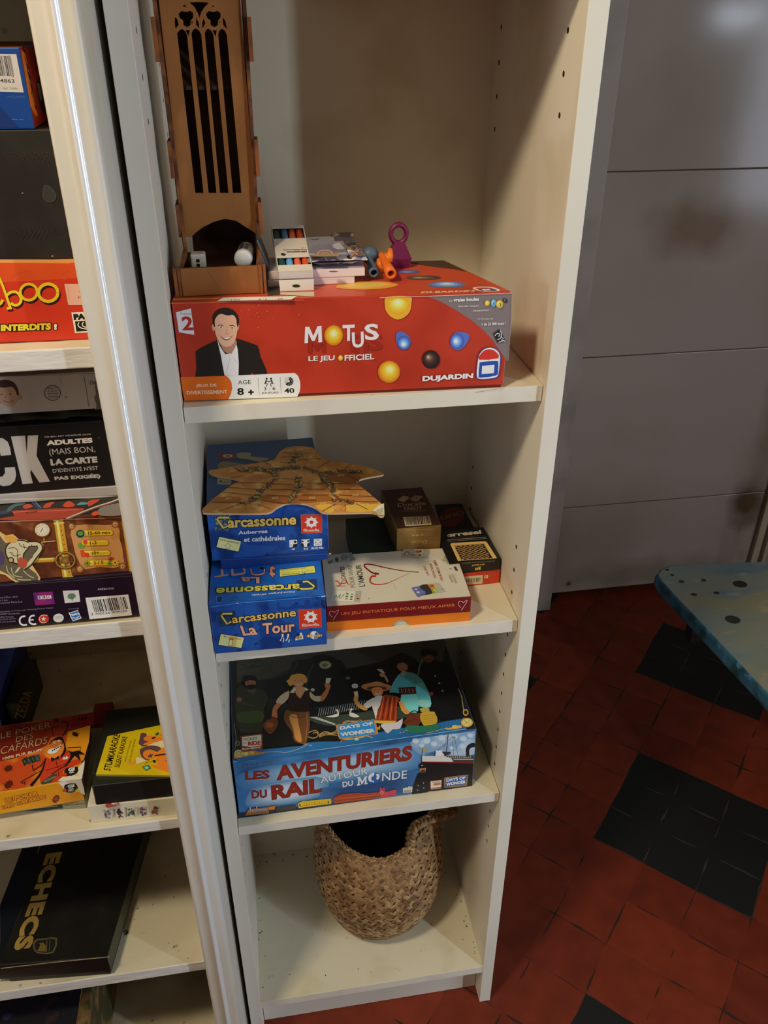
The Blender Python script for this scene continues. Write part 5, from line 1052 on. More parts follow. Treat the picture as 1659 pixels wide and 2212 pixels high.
# centre emblem
B.K(500, 1380, 5.925); B.line([(1115, 1210), (1080, 1180), (1020, 1190), (975, 1220), (985, 1260), (1060, 1275), (1110, 1240), (1090, 1205), (1040, 1215)], 8, '#a88a54', 4)
for q in range(4): B.line([(1120, 1230+q*12), (1200, 1190+q*16), (1280, 1210+q*8), (1350, 1170+q*25)], 6, '#a88a54', 4)
B.line([(1430, 1090), (1500, 1062), (1600, 1058)], 7, '#a88a54', 3); B.line([(1400, 1330), (1420, 1300), (1550, 1290), (1700, 1260)], 8, '#a88a54', 3)
B.K(740, 1380, 5.53)
for q in range(4): B.line([(370, 1050+q*10), (420, 1065+q*8), (450, 1040+q*14)], 6, '#b8943c', 2)
B.line([(0, 1010), (60, 985), (150, 1000), (200, 975), (230, 985)], 7, '#a88a54', 4); B.line([(0, 1200), (150, 1195), (280, 1165), (360, 1190)], 9, '#b08a4c', 4); B.ell(168, 1203, 30, 20, '#5c9c90'); B.ell(165, 1198, 16, 10, '#9cc8b4')
B.K(500, 1380, 5.925); B.poly([(1335, 1115), (1345, 1105), (2225-400, 1035), (1845, 1050), (1880, 1225), (1385, 1295), (1360, 1240)], '#9a6c3c'); B.poly([(1362, 1112), (1822, 1043), (1850, 1222), (1385, 1280)], '#2470b4')
B.text('DAYS OF', (1390, 1172), (1815, 1108), (1384, 1128), '#e2e6ec', .05, sp=1.05); B.text('WONDER', (1400, 1258), (1840, 1200), (1392, 1208), '#e2e6ec', .05)
# travellers
def fig(o): pass
sk = '#9a5c38'
B.poly([(50, 860), (70, 650), (130, 600), (190, 640), (320, 640), (440, 700), (470, 800), (420, 900), (410, 1060), (380, 1200), (120, 1200), (60, 1050)], '#23271a', 2); B.poly([(80, 960), (160, 940), (400, 930), (400, 1060), (280, 1080), (150, 1080), (75, 1040)], '#2e3c1a', 2); B.poly([(190, 660), (320, 645), (280, 720), (240, 700)], '#3a3c28'); B.poly([(175, 545), (250, 525), (310, 550), (300, 610), (250, 640), (190, 610)], '#7a4c38', 3); B.poly([(200, 600), (300, 590), (285, 650), (230, 655), (200, 630)], '#0e0c0a', 2); B.poly([(135, 560), (150, 490), (220, 470), (310, 485), (320, 545), (250, 535), (175, 555)], '#0c0d0d', 3); B.ell(100, 785, 34, 30, '#6c4434'); B.line([(60, 850), (120, 820), (300, 870)], 8, '#3c3c28')
B.line([(200, 572), (222, 570)], 5, '#1a100c'); B.line([(260, 566), (285, 564)], 5, '#1a100c')
# woman in waistcoat
B.poly([(700, 920), (780, 900), (960, 900), (1000, 960), (1000, 1150), (960, 1330), (900, 1350), (800, 1310), (780, 1200), (690, 1080), (670, 1000)], '#59391e', 2); B.poly([(740, 1000), (830, 980), (860, 1100), (900, 1320), (820, 1290), (790, 1160)], '#a0703a', 3); B.line([(960, 950), (975, 1100), (950, 1300)], 10, '#7c5430'); B.line([(760, 1000), (880, 1020), (960, 990)], 6, '#2c1a0e', 2)
B.poly([(740, 680), (800, 660), (880, 770), (960, 660), (1010, 700), (1000, 900), (960, 940), (740, 930), (725, 850)], '#231210', 2); B.poly([(790, 620), (930, 620), (945, 670), (880, 775), (830, 720)], '#ac7a58'); B.poly([(745, 695), (800, 630), (825, 650), (800, 700)], '#b8a886'); B.poly([(930, 625), (990, 655), (960, 675), (935, 660)], '#b8a886')
B.poly([(735, 670), (620, 740), (570, 820), (640, 850), (700, 800), (730, 760)], '#a39478', 2); B.poly([(1005, 680), (1070, 740), (1160, 740), (1150, 800), (1080, 810), (1010, 760)], '#a39478', 2)
B.poly([(580, 830), (530, 900), (515, 1020), (560, 1045), (590, 1010), (585, 920), (640, 850)], sk, 2); B.poly([(1140, 800), (1150, 730), (1210, 650), (1190, 590), (1230, 560), (1265, 590), (1260, 640), (1220, 740), (1170, 805)], sk, 2); B.poly([(1210, 510), (1280, 508), (1255, 570), (1205, 575)], '#b4a890')
B.poly([(775, 520), (830, 480), (920, 500), (930, 560), (910, 610), (860, 635), (800, 600), (780, 570)], '#b4764c', 3); B.poly([(720, 570), (705, 545), (740, 520), (760, 480), (830, 455), (920, 460), (960, 500), (972, 545), (940, 580), (925, 540), (900, 500), (830, 495), (790, 530), (790, 590), (750, 610)], '#b07c38', 3)
B.line([(805, 545), (832, 538)], 6, '#3a2014'); B.line([(880, 538), (910, 535)], 6, '#3a2014'); B.line([(820, 582), (860, 598), (905, 578)], 8, '#e8d8c8', 3)
B.poly([(410, 1100), (470, 1040), (540, 1020), (600, 1070), (570, 1160), (500, 1230), (430, 1170)], '#5c3018', 3); B.ell(490, 1110, 50, 34, '#7c481c'); B.line([(480, 1040), (520, 1010), (580, 1030)], 12, '#14100c', 2)
# gulls
B.poly([(1200, 1004), (1290, 985), (1345, 965), (1375, 975), (1360, 1002), (1300, 1012)], '#b4b4aa', 2); B.line([(1362, 980), (1368, 950), (1350, 925)], 18, '#cfcfc6', 3); B.ell(1352, 922, 18, 13, '#d6d6ce'); B.poly([(1366, 918), (1388, 924), (1366, 928)], '#b07c2c'); B.poly([(1505, 985), (1530, 955), (1570, 960), (1640, 1005), (1560, 1012)], '#b4b4aa', 2); B.line([(1518, 980), (1520, 945), (1535, 915)], 18, '#cfcfc6', 3); B.ell(1534, 910, 18, 13, '#d6d6ce'); B.poly([(1518, 906), (1492, 912), (1518, 918)], '#b07c2c'); B.line([(1310, 1010), (1308, 1030)], 3, '#8a5a2c'); B.line([(1580, 1010), (1582, 1030)], 3, '#8a5a2c'); B.line([(1500, 908), (1485, 912)], 6, '#b07c2c')
B.K(740, 1380, 5.53)
# lady in kimono
B.poly([(690, 420), (770, 400), (900, 440), (980, 540), (1050, 700), (1050, 820), (1000, 835), (900, 820), (900, 880), (700, 870), (700, 660), (560, 650), (600, 540), (650, 460)], '#3c8088', 2); B.poly([(700, 680), (880, 665), (900, 880), (780, 890), (705, 860)], '#5fb0b0', 2); B.poly([(880, 560), (960, 540), (1050, 720), (1048, 820), (930, 815), (890, 700)], '#4fa0a8', 2); B.poly([(900, 740), (1040, 740), (1045, 820), (930, 815)], '#70bcbc', 2)
B.poly([(665, 590), (870, 580), (882, 665), (680, 675)], '#2a1410'); 
for k in range(9): B.line([(680+k*22, 605), (690+k*22, 655)], 7, '#a8705c' if k % 2 else '#5c2c20')
B.poly([(650, 330), (700, 285), (760, 300), (780, 345), (760, 385), (720, 400), (670, 375)], '#8c6048', 3); B.poly([(640, 330), (660, 280), (720, 250), (780, 285), (790, 345), (765, 315), (720, 290), (670, 305)], '#0a0808', 2); B.line([(690, 345), (705, 343)], 4, '#2a1814'); B.line([(735, 342), (752, 340)], 4, '#2a1814'); B.ell(714, 375, 13, 5, '#4a1c18'); B.poly([(690, 420), (715, 395), (750, 395), (760, 430), (720, 460)], '#8a8a80')
B.poly([(405, 372), (465, 368), (512, 420), (480, 425)], '#90886c'); B.poly([(440, 425), (500, 430), (550, 510), (530, 530), (500, 470), (460, 465)], '#8c6244', 2)
# boy in hat and poncho
B.ell(408, 585, 185, 52, '#8a5c34', 2, 26); B.ell(408, 560, 90, 42, '#94643a'); B.ell(408, 600, 120, 26, '#3a2014'); B.poly([(345, 620), (380, 590), (460, 590), (485, 630), (470, 680), (430, 705), (375, 690)], '#a86a40', 3); B.line([(385, 655), (420, 672), (455, 652)], 10, '#e8dccc', 3); B.line([(375, 622), (395, 618)], 6, '#2a1810'); B.line([(430, 618), (450, 616)], 6, '#2a1810')
B.poly([(390, 700), (470, 690), (480, 740), (420, 860), (400, 980), (380, 900), (350, 800)], '#b4b2ac', 2); B.poly([(255, 790), (350, 720), (395, 720), (360, 800), (290, 840)], '#aba9a4', 2); B.poly([(130, 740), (150, 680), (190, 700), (185, 760), (270, 820), (300, 850), (260, 865), (180, 820)], '#c07840', 2); B.poly([(132, 640), (180, 632), (190, 700), (145, 690)], '#b09c8c')
B.poly([(480, 690), (560, 680), (690, 720), (640, 800), (650, 990), (600, 1010), (400, 980), (440, 850)], '#7a2c14', 2)
for k in range(7): B.line([(495+k*26, 700), (440+k*32, 975)], 9, ['#c85a20', '#2c100c', '#b04818', '#1a0a08'][k % 4])
B.poly([(385, 985), (640, 990), (620, 1035), (500, 1025), (380, 1012)], '#b09030')
B.poly([(670, 760), (720, 770), (760, 840), (810, 890), (750, 910), (700, 850)], '#c07838', 2); B.poly([(460, 1030), (640, 1010), (720, 960), (690, 1080), (600, 1090), (540, 1140), (490, 1090)], '#a4a0b0', 2)
B.poly([(720, 1010), (820, 890), (940, 900), (965, 960), (860, 1110), (730, 1020)], '#54281a'); B.line([(820, 895), (870, 970), (730, 1015)], 6, '#2c140c'); B.ell(850, 1105, 14, 14, '#d8d8d0'); B.line([(800, 895), (850, 870), (900, 880)], 10, '#1a1410', 2)
B.poly([(930, 840), (1010, 830), (1040, 870), (990, 910), (930, 870)], '#8c8448', 2); B.poly([(930, 900), (1100, 880), (1130, 960), (1120, 1020), (1000, 1050), (950, 1020)], '#a0842c', 2)
for k in range(5): B.line([(945, 930+k*24), (1125, 905+k*24)], 3, '#5c4a1c')
B.poly([(760, 1050), (960, 1050), (1120, 1030), (1150, 1085), (980, 1130), (770, 1125)], '#1f5c48', 2)
# officer
B.poly([(950, 330), (980, 280), (1080, 250), (1170, 290), (1260, 320), (1330, 480), (1420, 700), (1430, 960), (1130, 950), (1080, 760), (1000, 540), (900, 450)], '#0b0d10', 2); B.poly([(985, 215), (1060, 200), (1090, 240), (1060, 285), (1010, 290), (980, 260)], '#5c3a28', 3); B.poly([(930, 180), (960, 130), (1060, 135), (1140, 160), (1130, 195), (1050, 200), (970, 205)], '#07090c', 2); B.line([(1000, 260), (1060, 255)], 10, '#1a100c')
B.line([(960, 250), (920, 340), (905, 440)], 16, '#55606a', 2)
for x, y in ((1105, 455), (1155, 540), (1195, 632)): B.ell(x, y, 12, 10, '#9a9c94')
B.ell(1060, 665, 26, 24, '#7c2c20')
# right corner compass
B.line([(1380, 600), (1420, 700), (1440, 830), (1445, 900)], 6, '#b0a484', 3); B.ell(1470, 890, 34, 40, '#b08c44'); B.ell(1470, 890, 22, 26, '#2c2414'); B.ell(1485, 1010, 72, 56, '#b08038'); B.ell(1485, 1010, 56, 42, '#d8b870'); B.line([(1450, 985), (1520, 1040)], 5, '#7c5420'); B.line([(1450, 1035), (1520, 985)], 4, '#7c5420'); B.poly([(1240, 1095), (1240, 1060), (1260, 1080), (1400, 1040), (1420, 1075), (1300, 1095)], '#b08a48', 2); B.ell(1340, 1060, 34, 20, '#d0a050'); B.line([(990, 1140), (1240, 1080)], 5, '#b8a484')
B.line([(700, 1130), (680, 1138)], 6, '#a8a0c8'); B.line([(720, 1135), (760, 1100), (775, 1110)], 6, '#a88a54', 2)
b.build('lid', tr)
# ================================================================ belly basket on the bottom shelf
bc = Vector((.203, .126, Z4))
bt = thing('basket', bc, 'round-bellied woven seagrass basket with a braided handle on the bottom shelf', 'basket')
prof = [(0, .001), (.036, .0012), (.055, .005), (.069, .016), (.082, .038), (.092, .066), (.0985, .096), (.0995, .126), (.095, .154), (.088, .180), (.081, .202), (.074, .218)]
def rim_extra(a, t):  # the rim rises left and right
    return .050*max(0, t-.62)/.38*abs(math.cos(a))**1.6
def bpt(a, t, off=0):
    s = t*(len(prof)-1); i = min(int(s), len(prof)-2); f = s-i
    p0, p1, p2, p3 = prof[max(i-1, 0)], prof[i], prof[i+1], prof[min(i+2, len(prof)-1)]
    r, z = [.5*((2*p1[k])+(-p0[k]+p2[k])*f+(2*p0[k]-5*p1[k]+4*p2[k]-p3[k])*f*f+(-p0[k]+3*p1[k]-3*p2[k]+p3[k])*f**3) for k in (0, 1)]
    lob = 1+.012*math.sin(3*a+1)*t+.010*math.sin(5*a)*t
    e = rim_extra(a, t); r = r*lob + off + (.012*e/.05 if e else 0)
    return bc + Vector((r*math.cos(a)*1.02 - .010*max(0, t-.5), r*math.sin(a)*.93, max(z, .001)+e))
under = M('seagrass_gaps', '#6b4826', .9, 1.3)
b = MB(); na, nt = 64, 40; base = len(b.v)
for j in range(nt+1):
    for i in range(na): b.v.append(bpt(2*math.pi*i/na, j/nt, -.0012))
for j in range(nt):
    for i in range(na): b.f.append([base+j*na+i, base+j*na+(i+1) % na, base+(j+1)*na+(i+1) % na, base+(j+1)*na+i]); b.m.append(b.mi(under)); b.sm.append(True)
inner = M('basket_inside', '#140e0a', .9, 1.0)
base = len(b.v)
for j in range(nt+1):
    for i in range(na): b.v.append(bpt(2*math.pi*i/na, j/nt, -.0040)+Vector((0, 0, .002)))
for j in range(nt):
    for i in range(na): b.f.append([base+j*na+i, base+(j+1)*na+i, base+(j+1)*na+(i+1) % na, base+j*na+(i+1) % na]); b.m.append(b.mi(inner)); b.sm.append(True)
straw = [M('seagrass_%d' % i, c, .65, 1.5, mott=(c2, 300, .4, .7), bump=(500, .3)) for i, (c, c2) in enumerate((('#7a5a38', '#5c4226'), ('#8a6a44', '#6c5030'), ('#9a7c52', '#7c5e3a'), ('#a88c60', '#8a6c44'), ('#6a4c2e', '#4c3620')))]
rd = random.Random(21)
# herringbone plait: domed strips
NA, NT = 82, 38
lat = [(0, 0)]
for j in range(NT):
    for i in range(NA):
        t0 = .10+.895*(j+.5)/NT; a0 = 2*math.pi*(i+.5*(j % 2))/NA
        if t0 < .16 and i % 2: continue
        sgn = 1 if (i+j//1) % 2 else -1
        L, Wd = (.0070*rd.uniform(.85, 1.15), .0034*rd.uniform(.85, 1.15))
        ang = math.radians(45*sgn+rd.uniform(-9, 9)); 
        c = bpt(a0, t0); e = 1e-3; ta = (bpt(a0+e, t0)-c).normalized(); tt = (bpt(a0, min(1, t0+e))-bpt(a0, t0-e)).normalized(); nn = ta.cross(tt).normalized()
        d = ta*math.cos(ang)+tt*math.sin(ang); s_ = nn.cross(d)
        l0 = rd.uniform(0, .0005); band = .40 < t0 < .50 and rd.random() < .6
        mt = straw[rd.choice([2, 3, 3]) if band else rd.choice([0, 0, 1, 1, 2, 4])]
        pts = []
        for q, h in ((-1, -.0005), (-.6, .0006), (.6, .0006), (1, -.0005)):
            for w_ in (-1, 0, 1): pts.append(c+d*(q*L)+s_*(w_*Wd)+nn*(h+l0+(.0003 if w_ == 0 else -.0001)))
        k = len(b.v); b.v += pts; mi = b.mi(mt)
        for q in range(3):
            for w_ in range(2): b.f.append([k+q*3+w_, k+q*3+w_+1, k+(q+1)*3+w_+1, k+(q+1)*3+w_]); b.m.append(mi); b.sm.append(False)
b.build('body', bt)
def braid(name, path, r, turns, par):
    q = MB(); P = [Vector(p) for p in path]; S = []
    for i in range(len(P)-1):
        for k in range(14):
            f = k/14; g = lambda j: P[max(0, min(len(P)-1, j))]; a, b_, c, d = g(i-1), g(i), g(i+1), g(i+2)
            S.append(.5*((2*b_)+(-a+c)*f+(2*a-5*b_+4*c-d)*f*f+(-a+3*b_-3*c+d)*f**3))
    S.append(P[-1]); n = len(S)
    for s in range(3):
        pts = []
        for i, p in enumerate(S):
            t = (S[min(i+1, n-1)]-S[max(0, i-1)]).normalized(); u_ = t.cross(Vector((0, 0, 1))); u_ = u_.normalized() if u_.length > .1 else Vector((1, 0, 0)); v_ = t.cross(u_)
            ph = 2*math.pi*(turns*i/n+s/3); pts.append(p+u_*(r*math.sin(ph))+v_*(r*.5*math.sin(2*ph)))
        q.tube(pts, r*.62, straw[[1, 0, 2][s]], 6)
    return q.build(name, par)
# braided rim and handle
rim = [bpt(2*math.pi*k/28, 1.0) for k in range(29)]
braid('braided_rim', rim, .0026, 26, bt)
h = [at(893, 1872, y=.068), at(886, 1825, y=.062), at(893, 1790, y=.068), at(920, 1772, y=.082), at(950, 1763, y=.100), at(973, 1756, y=.120), at(980, 1748, y=.15)]
braid('handle', h, .0052, 8, bt)
h = [at(910, 1875, y=.075), at(925, 1825, y=.088), at(932, 1795, y=.10), at(930, 1775, y=.105)]
braid('handle', h, .0036, 6, bt)
h2 = [bpt(math.pi-.25, .96, .002), bpt(math.pi-.25, 1.0)+Vector((-.004, -.01, .03)), bpt(math.pi, 1.0)+Vector((-.002, 0, .045)), bpt(math.pi+.4, 1.0)+Vector((0, 0, .03))]
braid('handle', h2, .003, 8, bt)

# ================================================================ blue bench on the right
zt = .40; th = .030
bn = thing('bench', (1.1, .35, 0), 'low bench with worn pale blue plank top in front of the grey door', 'bench')
bm_ = M('worn_blue_paint', '#667470', .6, 1.6, mott=[('#77745e', 9, .42, .62, 8), ('#4c6878', 16, .55, .72, 8), ('#8a8468', 50, .58, .74, 6)], bump=(60, .15), stretch=(.35, 1, 1))
be = M('blue_bench_edge', '#33617a', .5, 1.3, mott=[('#1c4048', 30, .48, .62, 5), ('#4a80a8', 50, .58, .7)])
A_ = at(1421, 1262, z=zt); Bk = at(1659, 1213.5, z=zt); Fr = at(1659, 1497, z=zt); cor = at(1432, 1232, z=zt)
dl_ = (Fr-at(1425, 1250, z=zt)).normalized(); db_ = (Bk-at(1460, 1222, z=zt)).normalized()
c0 = at(1425, 1250, z=zt)
o1 = [c0+dl_*.62, c0+dl_*.012, at(1422.5, 1241, z=zt), at(1431, 1230.5, z=zt), at(1450, 1223.5, z=zt), at(1474, 1221, z=zt), Bk+db_*.30, Bk+db_*.30+dl_*.66]
b = MB(); n_ = len(o1)
def ring(k, dz): 
    cc = sum((p for p in o1), Vector())/n_; return [p+(p-cc).normalized()*k+Vector((0, 0, dz)) for p in o1]
R_ = [ring(0, 0), ring(.004, -.002), ring(.006, -.007), ring(.006, -.024), ring(.003, -.030)]
b.face(R_[0], bm_)
for a, c in zip(R_, R_[1:]):
    for i in range(n_): j = (i+1) % n_; b.face([a[i], c[i], c[j], a[j]], be, True)
b.face(R_[-1][::-1], be)
A = Art(b, (0, 0, zt), (0, 0, 1), (1380, 1180, 5.946), gain=1.0, off=.0003)
for x, y, rx, ry in ((365, 305, 25, 14), (428, 370, 25, 14), (548, 455, 36, 17), (832, 437, 33, 17), (708, 620, 42, 17), (998, 600, 38, 18)): A.ell(x, y, rx, ry, '#242a24', 8)
A.ell(1300, 487, 95, 42, '#24241a', 8, 24); A.ell(1205, 943, 102, 48, '#23281f', 12, 26); A.ell(1205, 946, 92, 40, '#2f352a', 12, 26)
b.build('plank', bn)
leg_m = M('black_shade_leg', '#0c0c10', .6, .8)  # legs and bracket coloured black for the shade under the plank
b = MB(); b.box((.862, .425, zt-th-.035), (.890, .450, zt-th+.001), leg_m, .002); b.build('bracket', bn)
for x, y in ((1.22, .45), (1.36, .50), (1.36, -.02), (1.22, -.02)):
    b = MB(); b.hexa([(x-.014, y-.014, 0), (x+.014, y-.014, 0), (x+.014, y+.014, 0), (x-.014, y+.014, 0), (x-.02, y-.02, zt-th), (x+.02, y-.02, zt-th), (x+.02, y+.02, zt-th), (x-.02, y+.02, zt-th)], leg_m, .002); b.build('leg', bn)

# ================================================================ boxes in the old bookcase, shelf by shelf
def gbox(name, x0, x1, y0, dep, z0, z1, mats, label, cat, part='carton', bev=.0008):
    t = thing(name, ((x0+x1)/2, y0+dep/2, z0), label, cat); b = MB(); b.box((x0, y0, z0), (x1, y0+dep, z1), mats, bev); return t, b
# --- top row
y0 = -.033
t, b = gbox('board_game_box', -.335, -.059, y0, .24, 1.1564, 1.2206, {'all': M('orange_red_party_card', '#b8301a', .38, 1.4, mott=('#a02414', 16, .5, .7)), 'top': M('orange_lid', '#d8762c', .4, 1.4)}, 'orange-red word game box with yellow lettering, lowest on the top left shelf', 'board game box')
A = Art(b, (0, y0, 0), (0, -1, 0), (0, 540, 4.097), gain=1.4)
A.poly([(-200, 95), (700, 95), (700, 250), (-200, 300)], M('orange_fade', '#c84c1c', .38, 1.4, mott=('#b83c1a', 14, .45, .7))); A.poly([(-200, 84), (680, 84), (678, 108), (600, 118), (300, 115), (-200, 112)], '#dc8a4c')
A.line([(270, 200), (220, 190), (120, 230), (100, 290)], 12, '#b8421c', 4) 
A.line([(540, 230), (570, 200), (620, 190)], 12, '#b8421c', 3); A.line([(560, 280), (600, 250), (640, 250)], 10, '#b8421c', 3)
for dx, dy, c, w_ in ((12, 18, '#2c0a08', 6), (0, 0, '#d8b41c', 0)):
    A.line([(-30+dx, 440+dy), (0+dx, 480+dy), (25+dx, 440+dy)], 24, c, 3); A.line([(-10+dx, 240+dy), (30+dx, 330+dy), (90+dx, 505+dy)], 22, c, 3); A.line([(60+dx, 518+dy), (105+dx, 512+dy)], 20, c)
    A.line([(60+dx, 400+dy), (100+dx, 372+dy), (150+dx, 375+dy), (185+dx, 420+dy), (180+dx, 465+dy), (140+dx, 490+dy), (95+dx, 470+dy)], 24, c, 3)
    A.line([(255+75*math.cos(k*.393)+dx, 372+72*math.sin(k*.393)+dy) for k in range(16)], 24, c, closed=True); A.line([(427+86*math.cos(k*.393)+dx, 377+78*math.sin(k*.393)+dy) for k in range(16)], 28, c, closed=True)
A.text('S INTERDITS', (-65, 722), (450, 705), (-65, 662), '#d8b62c', .06, out='#1c0c08', ow=.10); A.text('!', (478, 706), (505, 704), (478, 655), '#e0d8d0', .06, out='#1c0c08', ow=.08)
A.poly([(570, 300), (720, 300), (750, 486), (604, 486)], '#dcA08c'); A.text('A', (700, 372), (722, 372), (700, 352), '#1c1410'); A.text('Jou', (688, 430), (742, 430), (686, 405), '#1c1410'); A.line([(602, 330), (614, 435)], 2, '#8a4c3c')
A.poly([(632, 552), (790, 545), (810, 728), (664, 734)], '#dcd8c0'); A.poly([(664, 632), (800, 622), (810, 714), (676, 722)], '#12100e'); A.text('PAR', (655, 620), (812, 612), (648, 566), '#12100e', .08)
A.line([(700, 640), (690, 665), (720, 690), (780, 700)], 9, '#dcd8c0', 3); A.line([(740, 636), (728, 660), (750, 680), (800, 685)], 9, '#dcd8c0', 3); A.line([(780, 636), (768, 652), (790, 668)], 9, '#dcd8c0', 3); A.line([(-200, 820), (800, 800)], 5, '#6c140c')
b.build('carton', t)
t, b = gbox('board_game_box', -.345, -.0605, -.030, .23, 1.2212, 1.3136, {'all': M('charcoal_faint_pattern', '#1c1a17', .5, 1.3, mott=('#26231f', 30, .45, .7))}, 'large charcoal-black game box with faint grey chain ornament above the orange-red box', 'board game box')
A = Art(b, (0, -.030, 0), (0, -1, 0), (0, 0, 2.9625), gain=1.2)
for yy in (990, 1485):
    for k in range(-2, 6): A.line([(k*75+34*math.cos(q*.785), yy+14*math.sin(q*.785)) for q in range(8)], 3, '#35322d', closed=True)
    for dx in (150, 180, 210, 235, 260, 290): A.line([(dx, yy-40), (dx+18, yy), (dx-6, yy+40)], 4, '#35322d')
A.poly([(275, 1205), (290, 1180), (330, 1200), (362, 1245), (350, 1285), (310, 1295), (275, 1270)], '#3a3a38', 3); A.poly([(282, 1210), (295, 1188), (325, 1206), (352, 1246), (342, 1278), (310, 1286), (282, 1264)], '#33332f', 3)
A.ell(145, 1235, 6, 4, '#8a8474'); A.ell(335, 1638, 4, 4, '#c8c4b8')
b.build('carton', t)
t, b = gbox('board_game_box', -.20, -.0745, -.030, .16, 1.3140, 1.3656, {'all': M('royal_blue_card', '#0f3a84', .4, 1.4), 'top': M('brown_orange_lid', '#8a4a1c', .5, 1.3), 'right': M('red_orange_side', '#9a2c18', .45, 1.4, mott=('#7c1c14', 30, .4, .6))}, 'blue game box end with a white barcode label and orange-red side, highest on the left', 'board game box')
A = Art(b, (0, -.030, 0), (0, -1, 0), (0, 0, 7.375), gain=1.4)
A.poly([(-50, 860), (260, 865), (378, 1472), (-50, 1462)], '#b4b1b2'); A.bars((-60, 1205), (232, 1215), (-120, 885), '#3a3a40', 18, 5); A.line([(140, 885), (212, 1230)], 26, '#77777a'); A.text('704863', (-110, 1312), (236, 1322), (-120, 1250), '#3c3c42', .01); A.text('Ref. 70486', (50, 1422), (290, 1430), (46, 1385), '#77757a')
A.text('WIZARDS', (120, 1560), (400, 1560), (118, 1528), '#3f68ac'); A.text('hasbro play ltd', (0, 1900), (370, 1918), (0, 1880), '#7c94c4'); A.poly([(0, 1700), (300, 2030), (0, 2030)], '#0c2c6c')
B = Art(b, (-.0745, 0, 0), (1, 0, 0), (0, 0, 7.375), gain=1.4)
B.poly([(330, 790), (400, 850), (600, 1860), (560, 1840), (480, 1690)], '#c8742c'); B.text('CARS 3', (600, 1840), (420, 890), (520, 1600), '#1c1410', .06)
B.poly([(580, 1300), (640, 1310), (720, 1760), (680, 1790), (610, 1560)], '#2a2420', 2); B.poly([(590, 1330), (640, 1360), (670, 1560), (640, 1600)], '#6c6c64', 2)
b.build('carton', t)
# --- second row
y0 = -.047
t, b = gbox('board_game_box', -.335, -.0595, y0, .27, .8798, .9312, {'all': M('black_violet_card', '#140c18', .35, 1.3, mott=('#1e1226', 9, .45, .7))}, 'black-violet game box with barcode, round seals and small logos, lowest on its shelf', 'board game box')
A = Art(b, (0, y0, 0), (0, -1, 0), (0, 1040, 4.8794), gain=1.35)
A.poly([(350, 1172), (555, 1160), (580, 1290), (372, 1306)], M('violet_square', '#5c1f68', .4, 1.4, mott=('#a02858', 30, .45, .65)))
for k, L in enumerate('BBC'): x = 395+k*50; A.poly([(x, 1206-k*3), (x+42, 1203-k*3), (x+50, 1238-k*3), (x+7, 1242-k*3)], '#d4ccd4'); A.text(L, (x+14, 1236-k*3), (x+36, 1234-k*3), (x+11, 1210-k*3), '#4c2458', .05)
A.poly([(662, 1152), (830, 1145), (846, 1268), (684, 1282)], '#c4c0c0'); A.ell(755, 1208, 44, 32, '#5a7458', -6); A.line([(758, 1225), (762, 1255)], 8, '#3c4c38'); A.line([(694, 1180), (755, 1160), (805, 1172)], 3, '#8c8888', 3)
A.text('A42261010', (1030, 1145), (1200, 1135), (1028, 1125), '#b4a8b8', .01)
A.poly([(900, 1225), (1352, 1190), (1392, 1408), (945, 1452)], '#cfccc8'); A.bars((1000, 1378), (1358, 1342), (962, 1250), '#262428', 30, 9); A.text('3 700126 909030', (962, 1412), (1338, 1374), (958, 1388), '#3a383c', .01)
A.line([(268, 1420), (230, 1425), (208, 1455), (215, 1495), (250, 1513), (285, 1508)], 18, '#d4d0d4', 3); A.line([(366, 1412), (330, 1418), (310, 1448), (315, 1485), (345, 1503), (382, 1500)], 18, '#d4d0d4', 3); A.line([(315, 1460), (355, 1456)], 14, '#d4d0d4')
A.ell(460, 1448, 57, 48, '#b8341c', -8); A.line([(500, 1410), (440, 1410), (415, 1450), (440, 1485), (490, 1480)], 6, '#e0c0b0', 3); star = [(460+(30 if k % 2 == 0 else 13)*math.cos(math.radians(k*36-90)), 1448+(26 if k % 2 == 0 else 11)*math.sin(math.radians(k*36-90))) for k in range(10)]; A.poly(star, '#e4dcd8')
A.ell(617, 1437, 56, 46, '#c8c4c4', -6); A.text('Certificat', (580, 1434), (655, 1428), (580, 1418), '#7c7a78'); A.text('Winning', (585, 1450), (655, 1444), (585, 1436), '#7c7a78')
A.poly([(722, 1380), (745, 1378), (820, 1352), (832, 1388), (862, 1440), (770, 1472), (750, 1440)], '#d4d4dc'); A.poly([(735, 1388), (815, 1362), (850, 1434), (772, 1462)], '#2c6cb4'); A.text('Hasbro', (742, 1418), (842, 1400), (738, 1394), '#dce4ec', .05); A.line([(765, 1432), (800, 1440), (835, 1418)], 8, '#dce4ec', 3)
for st, a_, c_, h_ in (('A Hartswood Films 2013.', (-110, 1238), (190, 1222), 20), ('nella Ltd.', (-60, 1262), (84, 1256), 18), ('Hartswood Films Ltd.', (-40, 1292), (240, 1272), 20), ('distribue en France par Winning Moves France', (0, 1385), (560, 1340), 20), ('94300 Vincennes', (-10, 1408), (210, 1396), 20), ('reference.', (-20, 1440), (150, 1430), 20), ('peuvent varier', (-20, 1468), (175, 1452), 18), ('pouvant etre presente', (-60, 1496), (165, 1482), 18), ('Licensed By', (722, 1352), (835, 1344), 16)):
    A.text(st, a_, c_, (a_[0], a_[1]-h_), '#8a7c94', .0)
A.line([(-100, 1105), (700, 1050), (1410, 992)], 5, '#4c4840'); A.line([(1415, 1000), (1440, 1120), (1498, 1430)], 6, '#2c303c'); A.poly([(1395, 995), (1420, 988), (1422, 1012)], '#b0a8a0'); A.poly([(1445, 1432), (1500, 1415), (1508, 1440), (1455, 1450)], '#b8b0a8')
b.build('carton', t)
y0 = -.043
